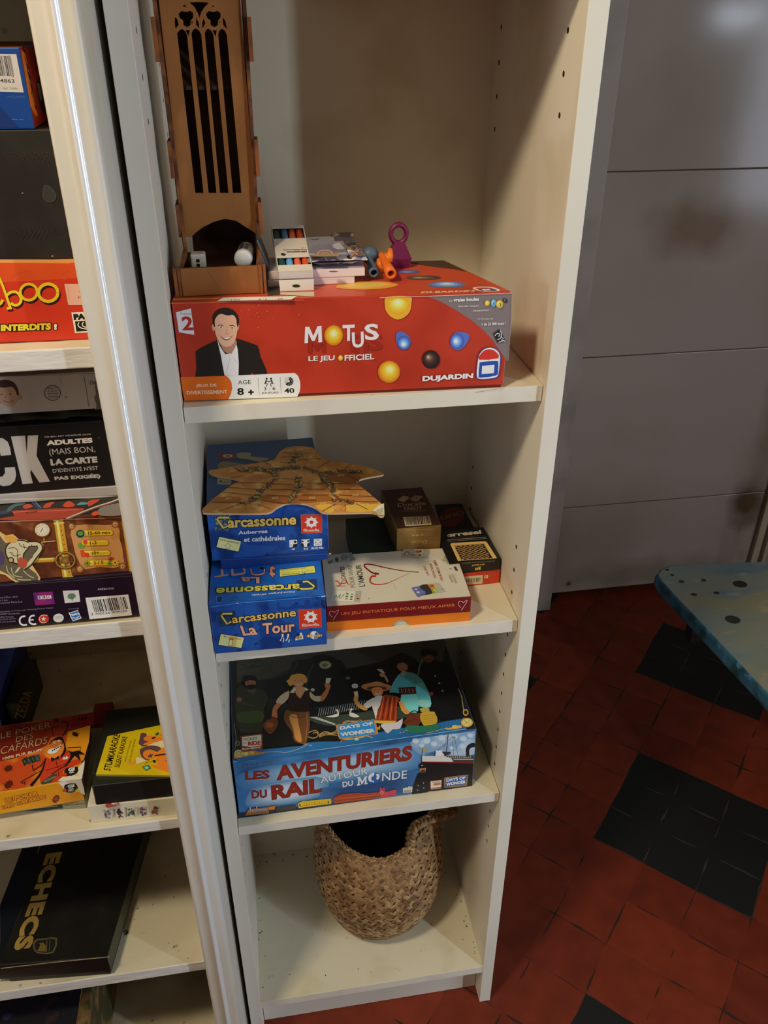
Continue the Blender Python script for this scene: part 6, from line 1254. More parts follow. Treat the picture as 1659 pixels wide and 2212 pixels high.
t, b = gbox('board_game_box', -.330, -.0600, y0, .27, .9315, .9958, {'all': M('rusty_stone_print', '#6c3a20', .42, 1.5, mott=[('#4a2414', 38, .45, .62, 6), ('#8a5a38', 60, .58, .7)]), 'top': M('dark_red_scene', '#1c1a18', .4, 1.3)}, 'brown steampunk-styled game box with brass pipes, gauge and parchment panel', 'board game box')
A = Art(b, (0, y0, 0), (0, -1, 0), (0, 1040, 4.8794), gain=1.45)
br_ = '#b8862c'; bl_ = '#e0c468'; bd = '#5c3c14'
A.line([(350, 835), (580, 825)], 60, bd); A.line([(350, 832), (580, 822)], 44, br_); A.line([(350, 822), (580, 812)], 12, bl_)
A.line([(615, 405), (660, 700), (712, 1012)], 118, bd); A.line([(615, 405), (660, 700), (712, 1012)], 98, br_); A.line([(600, 405), (645, 700), (695, 1012)], 26, bl_)
for y in (405, 440, 1005): A.line([(560+(y-405)*.17, y+5), (672+(y-405)*.17, y-6)], 10, bl_)
for k in range(11): A.ell(640+k*9, 470+k*48, 6, 7, '#5c4010')
A.poly([(1275, 375), (1325, 372), (1425, 975), (1370, 985)], br_); A.poly([(1290, 375), (1308, 374), (1405, 975), (1385, 980)], bl_)
A.poly([(800, 460), (900, 450), (1100, 458), (1230, 450), (1262, 520), (1260, 600), (1290, 700), (1300, 800), (1318, 880), (1200, 910), (1050, 900), (900, 925), (850, 880), (800, 780), (770, 650), (745, 560), (750, 490)], M('parchment', '#b8844c', .5, 1.45, mott=('#a06c34', 40, .45, .7)), 0)
for x, y in ((757, 470), (1215, 450), (843, 920), (1290, 892)): A.ell(x, y, 40, 40, '#7c4c24'); A.ell(x, y, 30, 30, '#9c6a38'); A.ell(x-2, y-2, 16, 16, '#c8a878'); A.ell(x, y, 8, 8, '#5c3820')
for x0, x1, y, st, tx in ((850, 1195, 540, '15-60 min', (930, 1160)), (900, 1148, 645, '1-2', (950, 1022)), (880, 1168, 752, '10+', (970, 1046)), (900, 1200, 855, '3 / 5', (988, 1092))):
    A.line([(x0, y+4), (x1-30, y-2)], 66, '#7c5414'); A.ell(x1-30, y, 33, 33, '#7c5414'); A.line([(x0, y+2), (x1-30, y-4)], 56, '#dca424'); A.ell(x1-32, y-3, 28, 28, '#dca424'); A.line([(x0, y-12), (x1-34, y-18)], 10, '#ecc860')
    A.text(st, (tx[0], y+20), (tx[1], y+12), (tx[0]-3, y-16), '#4c2c0c', .02)
A.ell(848, 548, 52, 50, '#8c8c84'); A.ell(848, 548, 44, 42, '#22301c'); A.ell(848, 545, 30, 24, '#5c8430'); 
A.ell(860, 672, 36, 32, '#5c8c2c'); A.ell(885, 640, 24, 26, '#e0a02c'); A.ell(900, 635, 22, 26, '#c4401c'); A.ell(880, 765, 28, 30, '#c4401c'); A.ell(920, 772, 22, 24, '#b83818'); A.ell(868, 735, 20, 16, '#c4401c')
for cx, cy, c, r_ in ((922, 860, '#6c7c24', 30), (1168, 815, '#a83418', 26), (1160, 858, '#6c8c2c', 28), (1215, 850, '#d8a42c', 34)):
    for k in range(8): a = k*.785; A.line([(cx, cy), (cx+r_*1.2*math.cos(a), cy+r_*1.05*math.sin(a))], 10, c)
    A.ell(cx, cy, r_*.85, r_*.75, c); A.ell(cx, cy, r_*.3, r_*.28, '#3a2410')
A.ell(447, 505, 92, 82, '#5c3418'); A.ell(447, 505, 80, 72, '#a87c48'); A.ell(447, 505, 74, 66, '#c8c0a8'); A.line([(430, 530), (455, 482)], 6, '#2c241c')
for k in range(12): a = k*.5236; A.line([(447+50*math.cos(a), 505+45*math.sin(a)), (447+62*math.cos(a), 505+56*math.sin(a))], 4, '#5c5040')
A.line([(463, 590), (472, 640)], 14, '#9c7440'); A.line([(440, 632), (585, 622)], 12, '#b08c54')
A.line([(690+100*math.cos(k*.314), 825+82*math.sin(k*.314)) for k in range(20)], 26, '#4c3014', closed=True); A.line([(690+100*math.cos(k*.314), 823+82*math.sin(k*.314)) for k in range(20)], 12, '#9c7434', closed=True)
for k in range(5): a = k*1.257+.3; A.line([(690, 825), (690+95*math.cos(a), 825+78*math.sin(a))], 14, '#6c4820')
A.ell(690, 825, 44, 38, '#6c4820'); A.ell(690, 825, 28, 24, '#8c6430')
# stone figure on the left of the box
A.poly([(-100, 500), (0, 520), (60, 560), (140, 550), (200, 600), (280, 610), (340, 650), (440, 640), (460, 690), (420, 770), (370, 850), (340, 870), (400, 960), (420, 1045), (180, 1060), (60, 980), (-100, 900)], '#caa86c', 2)
A.poly([(-100, 540), (0, 560), (60, 640), (180, 620), (260, 620), (330, 660), (430, 655), (440, 700), (400, 780), (340, 850), (300, 900), (380, 960), (400, 1040), (200, 1050), (100, 980), (0, 930), (-100, 880)], '#5c5444', 2)
PL = '#bdb592'; DKc = '#332c22'
A.line([(300, 655), (400, 655), (432, 700), (370, 790), (320, 860), (250, 905)], 56, DKc, 4); A.poly([(60, 690), (110, 630), (200, 605), (300, 625), (320, 680), (260, 760), (250, 830), (190, 870), (110, 840), (60, 770)], DKc, 3)
A.line([(300, 655), (395, 655), (425, 700), (362, 788), (312, 856), (245, 900)], 38, PL, 4); A.poly([(72, 695), (118, 640), (200, 618), (288, 635), (302, 680), (246, 755), (238, 820), (188, 852), (120, 828), (74, 765)], PL, 3)
for P_ in ([(90, 700), (150, 690), (190, 720)], [(200, 640), (230, 680), (290, 690)], [(120, 760), (170, 780), (220, 760)], [(190, 720), (185, 780), (190, 840)], [(100, 740), (140, 750)], [(250, 650), (262, 700)], [(330, 660), (350, 680), (400, 670)], [(400, 700), (370, 740)], [(350, 780), (330, 800)], [(140, 800), (150, 830)], [(210, 790), (232, 800)]): A.line(P_, 7, DKc, 3)
for k in range(4): A.line([(225-k*12, 895+k*14), (190-k*10, 905+k*16)], 13, PL)
for P_ in ([(120, 900), (150, 980), (240, 1000)], [(250, 930), (300, 980), (360, 1010)], [(70, 880), (90, 950), (160, 1010)], [(180, 1020), (250, 1030), (330, 1030)]): A.line(P_, 13, '#8c8260', 3); A.line(P_, 5, '#c8bc90', 3)
A.poly([(50, 570), (110, 560), (190, 600), (150, 640), (80, 620)], '#c89444', 2); A.ell(118, 820, 34, 32, '#3c2c1c'); A.ell(118, 820, 22, 20, '#b89c5c'); A.poly([(-60, 700), (30, 740), (40, 860), (-60, 860)], '#4c3c64', 2); A.poly([(200, 800), (290, 820), (270, 900), (200, 890)], '#a84c34', 3)
A.line([(-100, 420), (700, 392), (1300, 372)], 5, '#c88c6c')
A.line([(930, 460), (1000, 400), (1040, 380)], 4, '#3c1c10')
B = Art(b, (0, 0, .9958), (0, 0, 1), (0, 870, 5.925), gain=1.45)
B.poly([(-100, 1495), (190, 1450), (140, 1390), (300, 1375), (1080, 1350), (860, 1480), (300, 1500)], '#8a3424', 2); B.line([(190, 1430), (200, 1400), (500, 1390), (1000, 1370)], 8, '#b8584c', 3)
B.poly([(-60, 1440), (100, 1420), (120, 1380), (0, 1390)], '#2c3450', 2); B.poly([(80, 1380), (150, 1310), (260, 1280), (330, 1270), (300, 1310), (200, 1330), (130, 1390)], '#3c5458', 2)
B.poly([(290, 1340), (320, 1305), (380, 1300), (420, 1330), (340, 1360)], '#a03a24', 2); B.poly([(550, 1350), (590, 1290), (700, 1270), (660, 1310), (640, 1340)], '#a03a24', 2); B.poly([(800, 1320), (880, 1255), (960, 1310), (940, 1330), (860, 1340)], '#a83c24', 2); B.poly([(1130, 1260), (1230, 1240), (1280, 1245), (1200, 1300), (1130, 1330)], '#a03824', 2); B.poly([(980, 1310), (1030, 1275), (1120, 1280), (1130, 1300), (1040, 1310)], '#4c7c80', 2)
B.line([(400, 1260), (520, 1370)], 22, '#2c3c5c'); B.line([(440, 1260), (530, 1350)], 8, '#6c80a4'); B.text('WILSON', (320, 1425), (480, 1405), (318, 1400), '#3a1410', .02)
B.line([(850, 1490), (1200, 1350), (1420, 1280), (1560, 1220)], 34, '#5c4034', 3); B.line([(850, 1484), (1200, 1342), (1420, 1272), (1560, 1212)], 14, '#b0a094', 3)
B.poly([(1250, 1400), (1290, 1340), (1440, 1300), (1540, 1290), (1590, 1380), (1590, 1440), (1300, 1450)], '#6c6460', 2); B.poly([(1170, 1420), (1240, 1385), (1260, 1430), (1200, 1450)], '#b8401c', 2)
b.build('carton', t)
# black adult game box with a grey tray below, set back
yk = at(130, 1079, z=.9962).y
zk0 = .9962
def zy(px, py): return at(px, py, y=yk).z
zg = zy(130, 1058); zck = zy(120, 915)
t, b = gbox('card_game_box', -.335, -.0600, yk-.001, .22, zk0+.0002, zg, M('pale_grey_tray', '#a8a5a6', .5, 1.2), 'flat pale grey box squeezed under the black adults-only box', 'box')
A = Art(b, (0, yk-.001, 0), (0, -1, 0), (0, 870, 5.925)); A.line([(0, 1222), (800, 1205), (1530, 1190)], 5, '#6c6a70'); A.poly([(0, 1225), (1500, 1190), (1500, 1215), (0, 1245)], '#bcb8b0'); b.build('carton', t)
t, b = gbox('card_game_box', -.335, -.0605, yk, .22, zg+.0003, zck, M('matte_black_card', '#0b0b0b', .5, 1.2), 'black adults-only card game box with big pale block letters on its front', 'card game box')
A = Art(b, (0, yk, 0), (0, -1, 0), (0, 870, 5.925), gain=1.25)
G_ = '#a7a4a2'
A.poly([(140, 432), (322, 420), (342, 655), (356, 420), (488, 414), (468, 680), (640, 1008), (505, 1020), (395, 855), (388, 900), (422, 1030), (288, 1040)], G_)
A.poly([(-100, 440), (40, 455), (100, 500), (130, 580), (143, 668), (10, 678), (-10, 590), (-100, 560)], G_, 0); A.poly([(60, 828), (190, 822), (208, 920), (190, 1000), (130, 1055), (40, 1066), (-100, 1020), (-100, 940), (30, 945), (65, 900)], G_)
A.text('CE JEU EST RÉSERVÉ AUX', (570, 450), (1168, 412), (566, 428), '#bdb9b4', .02); A.text('ADULTES', (598, 548), (1188, 510), (590, 484), '#cbc8c4', .06)
A.text('(MAIS BON,', (640, 690), (1225, 650), (622, 592), '#aaa7a4', .0); A.text('LA CARTE', (652, 804), (1250, 765), (640, 722), '#aeaba8', .06); A.text("D'IDENTITÉ N'EST", (680, 896), (1260, 856), (668, 836), '#a5a29f', .01); A.text('PAS EXIGÉE)', (705, 1003), (1290, 970), (692, 934), '#b2afac', .05)
A.ell(1268, 448, 10, 14, '#3c3a36')
b.build('carton', t)
# crumpled clear bag
rd = random.Random(9)
bm = bmesh.new(); nx, ny = 40, 10; g = []
for j in range(ny+1):
    r_ = []
    for i in range(nx+1):
        x = -.30+.232*i/nx; f = j/ny; y = yk+.006+.05*f; z = zck+.0008+.0042*(.5+.5*math.sin(i*.9+j*.7))*(.4+.6*math.sin(math.pi*min(1, f*1.4)))+rd.uniform(0, .0012)
        r_.append(bm.verts.new((x, y, z)))
    g.append(r_)
for j in range(ny):
    for i in range(nx): bm.faces.new((g[j][i], g[j][i+1], g[j+1][i+1], g[j+1][i]))
b = MB(); b.add_bm(bm, M('clear_plastic_bag', '#8c8a7c', .22, 1.0, alpha=.38, spec=.8)); tag(b.build('plastic_bag'), 'crumpled clear plastic bag pinched between the black box and the torn grey-white box', 'bag')
zm0 = zy(120, 890); zm1 = zy(120, 809)
t, b = gbox('board_game_box', -.335, -.0610, yk+.002, .21, max(zm0, zck+.0065), zm1, M('worn_grey_white_card', '#9a948a', .55, 1.7, mott=('#867e70', 8, .45, .7)), 'worn grey-white game box with a cartoon face and torn corner', 'board game box')
A = Art(b, (0, yk+.002, 0), (0, -1, 0), (0, 780, 5.53), gain=1.35)
# plain cartoon child, a generic stand-in
A.poly([(-40, 300), (50, 250), (140, 262), (200, 320), (225, 400), (200, 480), (120, 552), (40, 520), (-40, 480)], '#a8886c', 3); A.poly([(-40, 320), (-40, 250), (50, 222), (150, 245), (210, 320), (225, 400), (205, 410), (180, 340), (130, 305), (60, 318), (0, 312)], '#3c2420', 2); A.ell(242, 430, 20, 34, '#a07e64'); A.line([(40, 470), (100, 492), (160, 466)], 7, '#5c2c24', 3); A.ell(20, 398, 12, 7, '#2c1c18'); A.ell(125, 392, 12, 7, '#2c1c18'); A.line([(70, 400), (62, 432), (88, 440)], 5, '#7c5c4c', 3)
A.ell(628, 380, 98, 94, '#2c2420', n=32); A.ell(628, 380, 90, 86, '#9a948a', n=32)
for k, st in enumerate(('Made in', 'France', 'Fabriqué', 'en France')): A.text(st, (570+k*4, 332+k*34), (675+k*5, 326+k*34), (570+k*4, 314+k*34), '#2c2620', .02)
A.line([(1000, 175), (1030, 340), (1062, 542)], 5, '#2c2824'); A.text('De', (1080, 280), (1150, 275), (1072, 235), '#2c2824', .0)
A.poly([(1150, 190), (1190, 190), (1240, 560), (1140, 580), (1150, 520), (1120, 440), (1145, 380), (1135, 300)], '#5c5850'); A.line([(1145, 380), (1120, 440), (1150, 520), (1140, 580)], 6, '#b0aa9c'); A.line([(715, 200), (740, 290)], 3, '#6c665c'); A.line([(0, 182), (700, 165), (900, 150), (1150, 150)], 6, '#7c6c54'); A.ell(785, 430, 16, 9, '#77716a')
b.build('carton', t)

# --- third row (bugs card game, karaoke cards, tall black box)
ZK = .5916
def rbox(name, pbl, pbr, z0, ptl, pback, mats, label, cat, part='carton', bev=.0007, dep=None, top=None):
    P0 = at(*pbl, z=z0); P1 = at(*pbr, z=z0); u = (P1-P0).normalized(); n = Vector((-u.y, u.x, 0)); wd = (P1-P0).length
    zt = top or hit(*ptl, P0, n).z; d = dep or (at(*pback, z=zt)-P0).dot(n)
    t = thing(name, (P0+u*wd/2+n*d/2).to_tuple()[:2]+(z0,), label, cat); b = MB(); b.hexa(corners(P0, u, n, wd, zt-z0, d), mats, bev)
    return t, b, P0, u, n, zt
t, b, P0, u, n, zt = rbox('card_game_box', (-40, 1759), (187, 1746), ZK, (183, 1729), (206, 1600), M('grey_green_card', '#8a9080', .5, 1.3, mott=('#767c6c', 12, .45, .7)), 'grey-green flat card box lying under the orange bug game box', 'card game box', dep=.115, top=ZK+.0135)
A = Art(b, P0, Vector((u.y, -u.x, 0)), (0, 1500, 6.9125), gain=1.3); A.poly([(340, 1745), (920, 1635), (945, 1700), (700, 1725)], '#1c241c'); A.line([(430, 1715), (600, 1690), (860, 1665)], 7, '#a8ac98', 3); A.text('FUNTAIL (HIT DIE BOOT WITH!)', (975, 1665), (1265, 1640), (972, 1648), '#3c4438', .02); A.text('KUNTEL', (960, 1630), (1100, 1618), (958, 1614), '#3c4438')
b.build('carton', t); zc1 = zt+.0003
t, b, P0, u, n, zt = rbox('card_game_box', (-20, 1762), (183, 1728.5), zc1, (178, 1683), (201, 1539), {'all': M('golden_orange_card', '#d0900f', .38, 1.4, mott=('#c07c0c', 12, .45, .7)), 'top': M('flame_print', '#b0441c', .36, 1.4, mott=[('#d8902c', 16, .47, .60, 3)]), 'right': M('dim_brown_side', '#6c4c20', .5, 1.3, mott=('#4c3818', 30, .45, .7))}, 'orange bug-themed bluffing card game box with a grinning beetle in a red jacket', 'card game box')
fN = Vector((u.y, -u.x, 0)); A = Art(b, P0, fN, (0, 1500, 6.9125), gain=1.4)
A.text('LE POKER', (85, 1618), (575, 1505), (72, 1550), '#c87c14', .05, out='#5c1c0c', ow=.05, sh=(8, 6, '#5c1c0c')); A.text('DES CAFARDS', (40, 1712), (685, 1548), (28, 1660), '#c87c14', .05, out='#5c1c0c', ow=.05, sh=(8, 6, '#5c1c0c'))
def bug(A, cx, cy, s, rot=0, c='#5c1c10'):
    A.ell(cx, cy, s, s*.62, c, rot); r = math.radians(rot)
    for k in (-.6, 0, .6):
        for q in (1, -1):
            x = cx+k*s*math.cos(r); y = cy+k*s*math.sin(r); A.line([(x, y), (x-q*s*.9*math.sin(r)+k*s*.3, y+q*s*.9*math.cos(r))], s*.1, c)
    A.line([(cx-s*.8*math.cos(r), cy-s*.8*math.sin(r)), (cx-s*1.3*math.cos(r)+s*.3, cy-s*1.3*math.sin(r)-s*.5)], s*.07, c)
bug(A, 835, 1560, 66, -52); A.ell(838, 1556, 36, 22, '#8c3420', -52)
A.poly([(860, 1312), (930, 1292), (1215, 1262), (1250, 1390), (1268, 1500), (1180, 1452), (980, 1470), (940, 1380)], '#c9c5bc'); A.poly([(975, 1345), (1130, 1325), (1155, 1440), (985, 1465), (960, 1400)], '#14120f', 2); A.text('GI', (1010, 1395), (1110, 1380), (1010, 1350), '#dcd8d0', .06); A.text('GA', (1025, 1425), (1100, 1415), (1025, 1395), '#dcd8d0', .04); A.text('MIC', (1020, 1450), (1105, 1440), (1020, 1430), '#dcd8d0', .03)
A.poly([(925, 1450), (960, 1400), (1000, 1420), (990, 1455)], '#b0301c'); A.poly([(1120, 1435), (1150, 1405), (1165, 1425), (1205, 1430), (1170, 1455)], '#b8b42c'); A.line([(-100, 1500), (830, 1328), (1210, 1262)], 6, '#e0b04c')
B = Art(b, (0, 0, zt), (0, 0, 1), (0, 1500, 6.9125), gain=1.5)
B.poly([(-100, 520), (0, 480), (450, 420), (800, 360), (1080, 320), (1400, 265), (1400, 450), (1000, 600), (760, 640), (700, 760), (500, 860), (200, 960), (-100, 1020)], M('deep_red_print', '#6c1c14', .36, 1.5, mott=('#8c3018', 20, .45, .65)))
B.poly([(1010, 560), (1350, 460), (1330, 700), (1250, 980), (1180, 1020), (1000, 1100), (980, 800)], M('amber_print', '#d08c1c', .36, 1.4, mott=('#c0641c', 20, .45, .65))); B.poly([(1080, 320), (1400, 270), (1360, 465), (1050, 500)], '#7c1414'); 
for k in range(3): B.poly([(1150+k*52, 395-k*7), (1185+k*52, 330-k*7), (1200+k*52, 385-k*7)], '#1c0808')
B.text('DREI MAGIER', (1090, 470), (1310, 432), (1092, 455), '#3c0c0c', .02)
LT = '#a8865c'
B.text('LE POKER', (10, 665), (760, 490), (0, 585), LT, .0, out='#3c140c', ow=.04, shear=.1); B.text('DES', (232, 722), (500, 655), (235, 640), LT, .0, out='#3c140c', ow=.04, shear=.1); B.text('CAFARDS', (5, 900), (705, 735), (15, 790), LT, .0, out='#3c140c', ow=.04, shear=.1); B.text('100% PUR BLUFF', (40, 982), (635, 845), (42, 942), '#d0b8a0', .02)
BK = '#120c0a'
B.poly([(655, 960), (850, 900), (1000, 840), (1070, 900), (1040, 1000), (1180, 960), (1190, 1040), (950, 1130), (900, 1300), (600, 1310), (620, 1150)], '#b0341c', 2)
B.poly([(740, 760), (760, 700), (850, 640), (930, 640), (970, 740), (990, 830), (960, 900), (900, 950), (940, 830), (920, 720), (880, 700)], BK, 2); B.poly([(665, 880), (740, 900), (850, 870), (920, 780), (940, 720), (960, 790), (930, 880), (850, 955), (760, 965), (690, 930)], '#c8782c', 2); B.poly([(740, 760), (800, 690), (930, 690), (900, 760), (820, 800), (750, 800)], '#b86424', 2); B.poly([(705, 870), (750, 815), (830, 800), (910, 745), (900, 800), (840, 870), (760, 890)], '#e4dcc8', 2)
for k in range(5): B.ell(785+k*28, 840-k*16, 11, 11, BK)
B.ell(815, 720, 18, 14, '#d4c8b0'); B.ell(818, 720, 6, 6, BK); B.ell(882, 695, 22, 16, '#d4c8b0'); B.ell(886, 696, 7, 7, BK)
B.line([(800, 640), (780, 520), (770, 500), (880, 480)], 9, BK, 3); B.line([(930, 630), (1000, 520), (1000, 430), (950, 405), (920, 430)], 14, BK, 4)
B.poly([(760, 940), (820, 960), (880, 915), (885, 970), (830, 975), (770, 1010)], BK); B.line([(835, 980), (860, 1110)], 8, BK); B.line([(870, 1150), (880, 1230)], 7, BK); B.line([(680, 1140), (900, 1075), (1040, 1020)], 7, BK); B.poly([(930, 975), (960, 930), (975, 955), (1000, 915), (1010, 940), (1030, 935), (1000, 970)], '#e4dcc8')
B.poly([(990, 830), (1080, 860), (1180, 840), (1270, 910), (1180, 900), (1210, 1010), (1120, 920), (1050, 1010), (960, 1080), (1040, 960), (1050, 880)], BK, 2); B.line([(1010, 800), (1210, 790), (1190, 880)], 12, BK)
B.line([(680, 960), (640, 1120), (560, 1250), (460, 1370)], 40, BK, 3, taper=(.4, 1.1)); B.line([(500, 1140), (620, 1060), (660, 1000)], 12, BK); B.line([(480, 1050), (500, 1140)], 14, BK); B.line([(640, 1130), (400, 1260), (300, 1320)], 10, BK); B.line([(350, 1310), (330, 1340)], 12, BK); B.line([(370, 1300), (370, 1350)], 12, BK)
for k in range(4): B.poly([(325+k*62, 985-k*22), (395+k*62, 930-k*12), (420+k*62, 1020-k*10), (365+k*60, 1075-k*20)], ['#20241c', '#2c3430', '#20241c', '#343c38'][k])
for k in range(4): B.line([(360+k*62, 990-k*22), (385+k*60, 1030-k*16)], 10, '#5c6c64')
B.poly([(600, 1330), (790, 1190), (860, 1200), (760, 1320), (640, 1350)], '#343c30'); 
for k in range(5): B.line([(660+k*34, 1300-k*16), (700+k*34, 1300-k*16)], 12, '#7c8c5c')
B.line([(780, 1190), (900, 1110), (1010, 1060)], 12, BK)
bug(B, 840, 395, 40, 10, '#3c100c'); bug(B, 1125, 600, 48, 20, '#2c100c'); bug(B, 125, 1110, 64, -25, '#4c180c'); bug(B, 130, 1350, 72, -40, '#4c180c')
B.poly([(860, 1300), (935, 1240), (1000, 1240), (1170, 1100), (1265, 990), (1262, 1060), (1225, 1270), (930, 1300)], '#c4c0b6'); B.poly([(990, 1110), (1160, 1085), (1145, 1200), (985, 1225), (960, 1180)], '#14120f', 2); B.text('GI', (1020, 1160), (1115, 1145), (1022, 1105), '#dcd8d0', .06); B.text('GA', (1035, 1190), (1110, 1178), (1035, 1160), '#dcd8d0', .04); B.poly([(925, 1230), (960, 1170), (1005, 1190), (990, 1225)], '#b0301c'); B.poly([(1100, 1215), (1140, 1185), (1155, 1205), (1180, 1205), (1150, 1225)], '#b8b42c')
b.build('carton', t)
# small red box behind
rz = at(236, 1556, y=.10)
q0 = at(200, 1590, y=.10); q1 = at(230, 1588, y=.10)
t, b = gbox('card_game_box', -.175, -.1515, .092, .05, ZK, ZK+.012, M('dark_red_small_card', '#6c140e', .45, 1.5, mott=('#4c0e0a', 20, .45, .7)), 'small dark red card box half hidden behind the bug game box', 'card game box'); b.build('carton', t)
# white long box, black box, yellow booklet
t, b, P0, u, n, zt = rbox('card_game_box', (197.5, 1778), (392, 1758), ZK, (190, 1742), (300, 1620), M('cream_white_card', '#cfc8b2', .45, 1.2, mott=('#bfb698', 10, .45, .7)), 'cream-white card box decorated with a row of five little figures, under the black box', 'card game box', dep=.105)
A = Art(b, P0, Vector((u.y, -u.x, 0)), (180, 1540, 7.541), gain=1.25)
def blob(A, cx, cy, cols, sd):
    rd = random.Random(sd)
    for k in range(16): A.ell(cx+rd.uniform(-42, 42), cy+rd.uniform(-62, 62), rd.uniform(10, 26), rd.uniform(9, 22), rd.choice(cols), rd.uniform(0, 90), 7)
blob(A, 390, 1650, ['#5c5c6c', '#8a8490', '#3c3440', '#9c8c94'], 1); blob(A, 595, 1635, ['#2c1420', '#5c1c24', '#3c2c5c', '#6c3038'], 2); blob(A, 780, 1615, ['#4c5c50', '#2c3430', '#6c7c6c', '#3c4c44'], 3); blob(A, 970, 1595, ['#5c3c54', '#8c5c6c', '#3c2c4c', '#a07c7c'], 4); blob(A, 1160, 1580, ['#7c3c30', '#3c2418', '#8c5c4c', '#5c1c1c'], 5)
for x in (310, 470, 690, 870, 1070, 1240): A.line([(x, 1560-x*.05), (x+8, 1720-x*.08)], 2, '#b0a890')
rd = random.Random(4)
for k in range(26): x = rd.choice([480, 510, 650, 700, 840, 890, 1030, 1085, 1225]); A.line([(x+rd.uniform(-8, 8), 1545-(x-500)*.08+rd.choice([0, 140])), (x+rd.uniform(-4, 12), 1562-(x-500)*.08+rd.choice([0, 140]))], 5, '#4c4438')
B = Art(b, (0, 0, zt), (0, 0, 1), (180, 1540, 7.541), gain=1.3); B.poly([(360, 1490), (450, 1470), (490, 1500), (570, 1460), (580, 1500), (480, 1530), (380, 1545)], '#8c3c2c', 2); B.ell(545, 1485, 26, 18, '#a86c5c')
b.build('carton', t); zb_ = zt+.0003
t, b, P0, u, n, zt = rbox('card_game_box', (208, 1739), (392, 1718), zb_, (200, 1697.5), (300, 1563), {'all': M('black_linen_card', '#0d0d0b', .5, 1.2), 'top': M('black_green_lid', '#1b1f18', .45, 1.2, mott=('#23271e', 20, .45, .7))}, 'black lidded card box carrying the yellow karaoke booklet', 'card game box', dep=.118)
A = Art(b, P0, Vector((u.y, -u.x, 0)), (180, 1540, 7.541)); A.line([(152, 1192), (800, 1115), (1425, 1052)], 6, '#5c5c50'); A.line([(152, 1192), (205, 1480)], 7, '#6c6c60'); b.build('carton', t)
zy_ = zt+.0004; YC = [at(180+x/7.541, 1540+y/7.541, z=zy_+.003) for x, y in ((203, 1000), (1500, 1022), (1330, 180), (392, 378))]
yt_ = thing('booklet', ((YC[0].x+YC[1].x)/2, (YC[0].y+YC[2].y)/2, zy_), 'yellow karaoke card booklet with two cartoon singers lying on the black box', 'booklet')
b = MB(); b.hexa([p-Vector((0, 0, .003)) for p in YC]+YC, {'all': M('booklet_edge', '#8c8430', .5, 1.2), 'top': M('bright_yellow_print', '#c9b212', .4, 1.25, mott=('#b8a010', 14, .5, .8))}, .0002)
B = Art(b, (0, 0, zy_+.003), (0, 0, 1), (180, 1540, 7.541), gain=1.25)
B.text('STUMKARAOKE', (440, 950), (605, 355), (325, 930), '#1c1408', .02); B.text('SiLENT KARAOKE', (590, 890), (720, 390), (505, 880), '#1c1408', .015); B.text('KAN DU GÆTTE SANGEN?', (690, 800), (790, 450), (665, 798), '#3c300c'); B.text('CAN YOU GUESS THE SONG?', (765, 812), (858, 425), (735, 812), '#3c300c')
OG = '#dc7c24'; PP = '#5c3c48'
B.poly([(860, 720), (960, 740), (1020, 780), (860, 835)], '#cfc8a4'); B.poly([(730, 840), (860, 760), (860, 820), (760, 850)], '#d88c24'); B.poly([(1060, 520), (1300, 440), (1320, 560), (1180, 560)], '#cfc8a4')
B.poly([(975, 420), (1060, 370), (1180, 380), (1310, 400), (1315, 440), (1130, 490), (1040, 530), (980, 500)], OG, 2); B.poly([(900, 490), (920, 420), (935, 340), (985, 325), (1030, 345), (1025, 385), (980, 410), (1000, 450), (1060, 460), (1030, 480), (970, 520), (1060, 530), (990, 545), (930, 530)], PP, 2); B.poly([(1110, 410), (1165, 385), (1180, 410), (1130, 430)], '#1c1010'); B.poly([(1170, 350), (1200, 320), (1235, 320), (1220, 365), (1180, 370)], '#2c5c34', 2); B.poly([(1225, 350), (1330, 330), (1330, 385), (1240, 375)], OG, 2)
B.poly([(920, 620), (960, 570), (1100, 530), (1230, 550), (1270, 600), (1200, 640), (1100, 600), (1000, 620), (980, 700), (1080, 760), (1040, 775), (950, 720)], PP, 2); B.poly([(970, 680), (1000, 620), (1090, 610), (1180, 650), (1170, 720), (1090, 760), (1010, 740)], OG, 2); B.poly([(1200, 640), (1340, 560), (1430, 640), (1440, 950), (1300, 940), (1130, 880), (1100, 850), (1210, 840), (1180, 700)], OG, 2); B.line([(1160, 700), (1370, 668)], 22, '#1c0c0c'); B.poly([(1050, 700), (1090, 690), (1080, 660), (1110, 680), (1150, 670), (1110, 710), (1120, 740), (1085, 715), (1065, 735)], '#2c3c44')
B.poly([(955, 880), (1060, 845), (1105, 905), (1020, 945)], '#1c1c18'); B.poly([(968, 882), (1055, 855), (1090, 902), (1022, 935)], '#4c9c84'); B.ell(1030, 895, 22, 18, '#9cccbc'); B.poly([(1125, 780), (1160, 765), (1190, 800), (1150, 820)], '#1c1414'); B.line([(1130, 795), (1040, 805), (1000, 840)], 5, '#1c1414', 2); B.line([(1180, 780), (1215, 755)], 5, '#1c1414'); B.line([(900, 580), (935, 595)], 4, '#1c1414'); B.line([(945, 545), (985, 555)], 5, '#1c1414'); B.poly([(1340, 770), (1390, 770), (1390, 820), (1345, 800)], '#c84c24', 2)
b.build('pages', yt_)
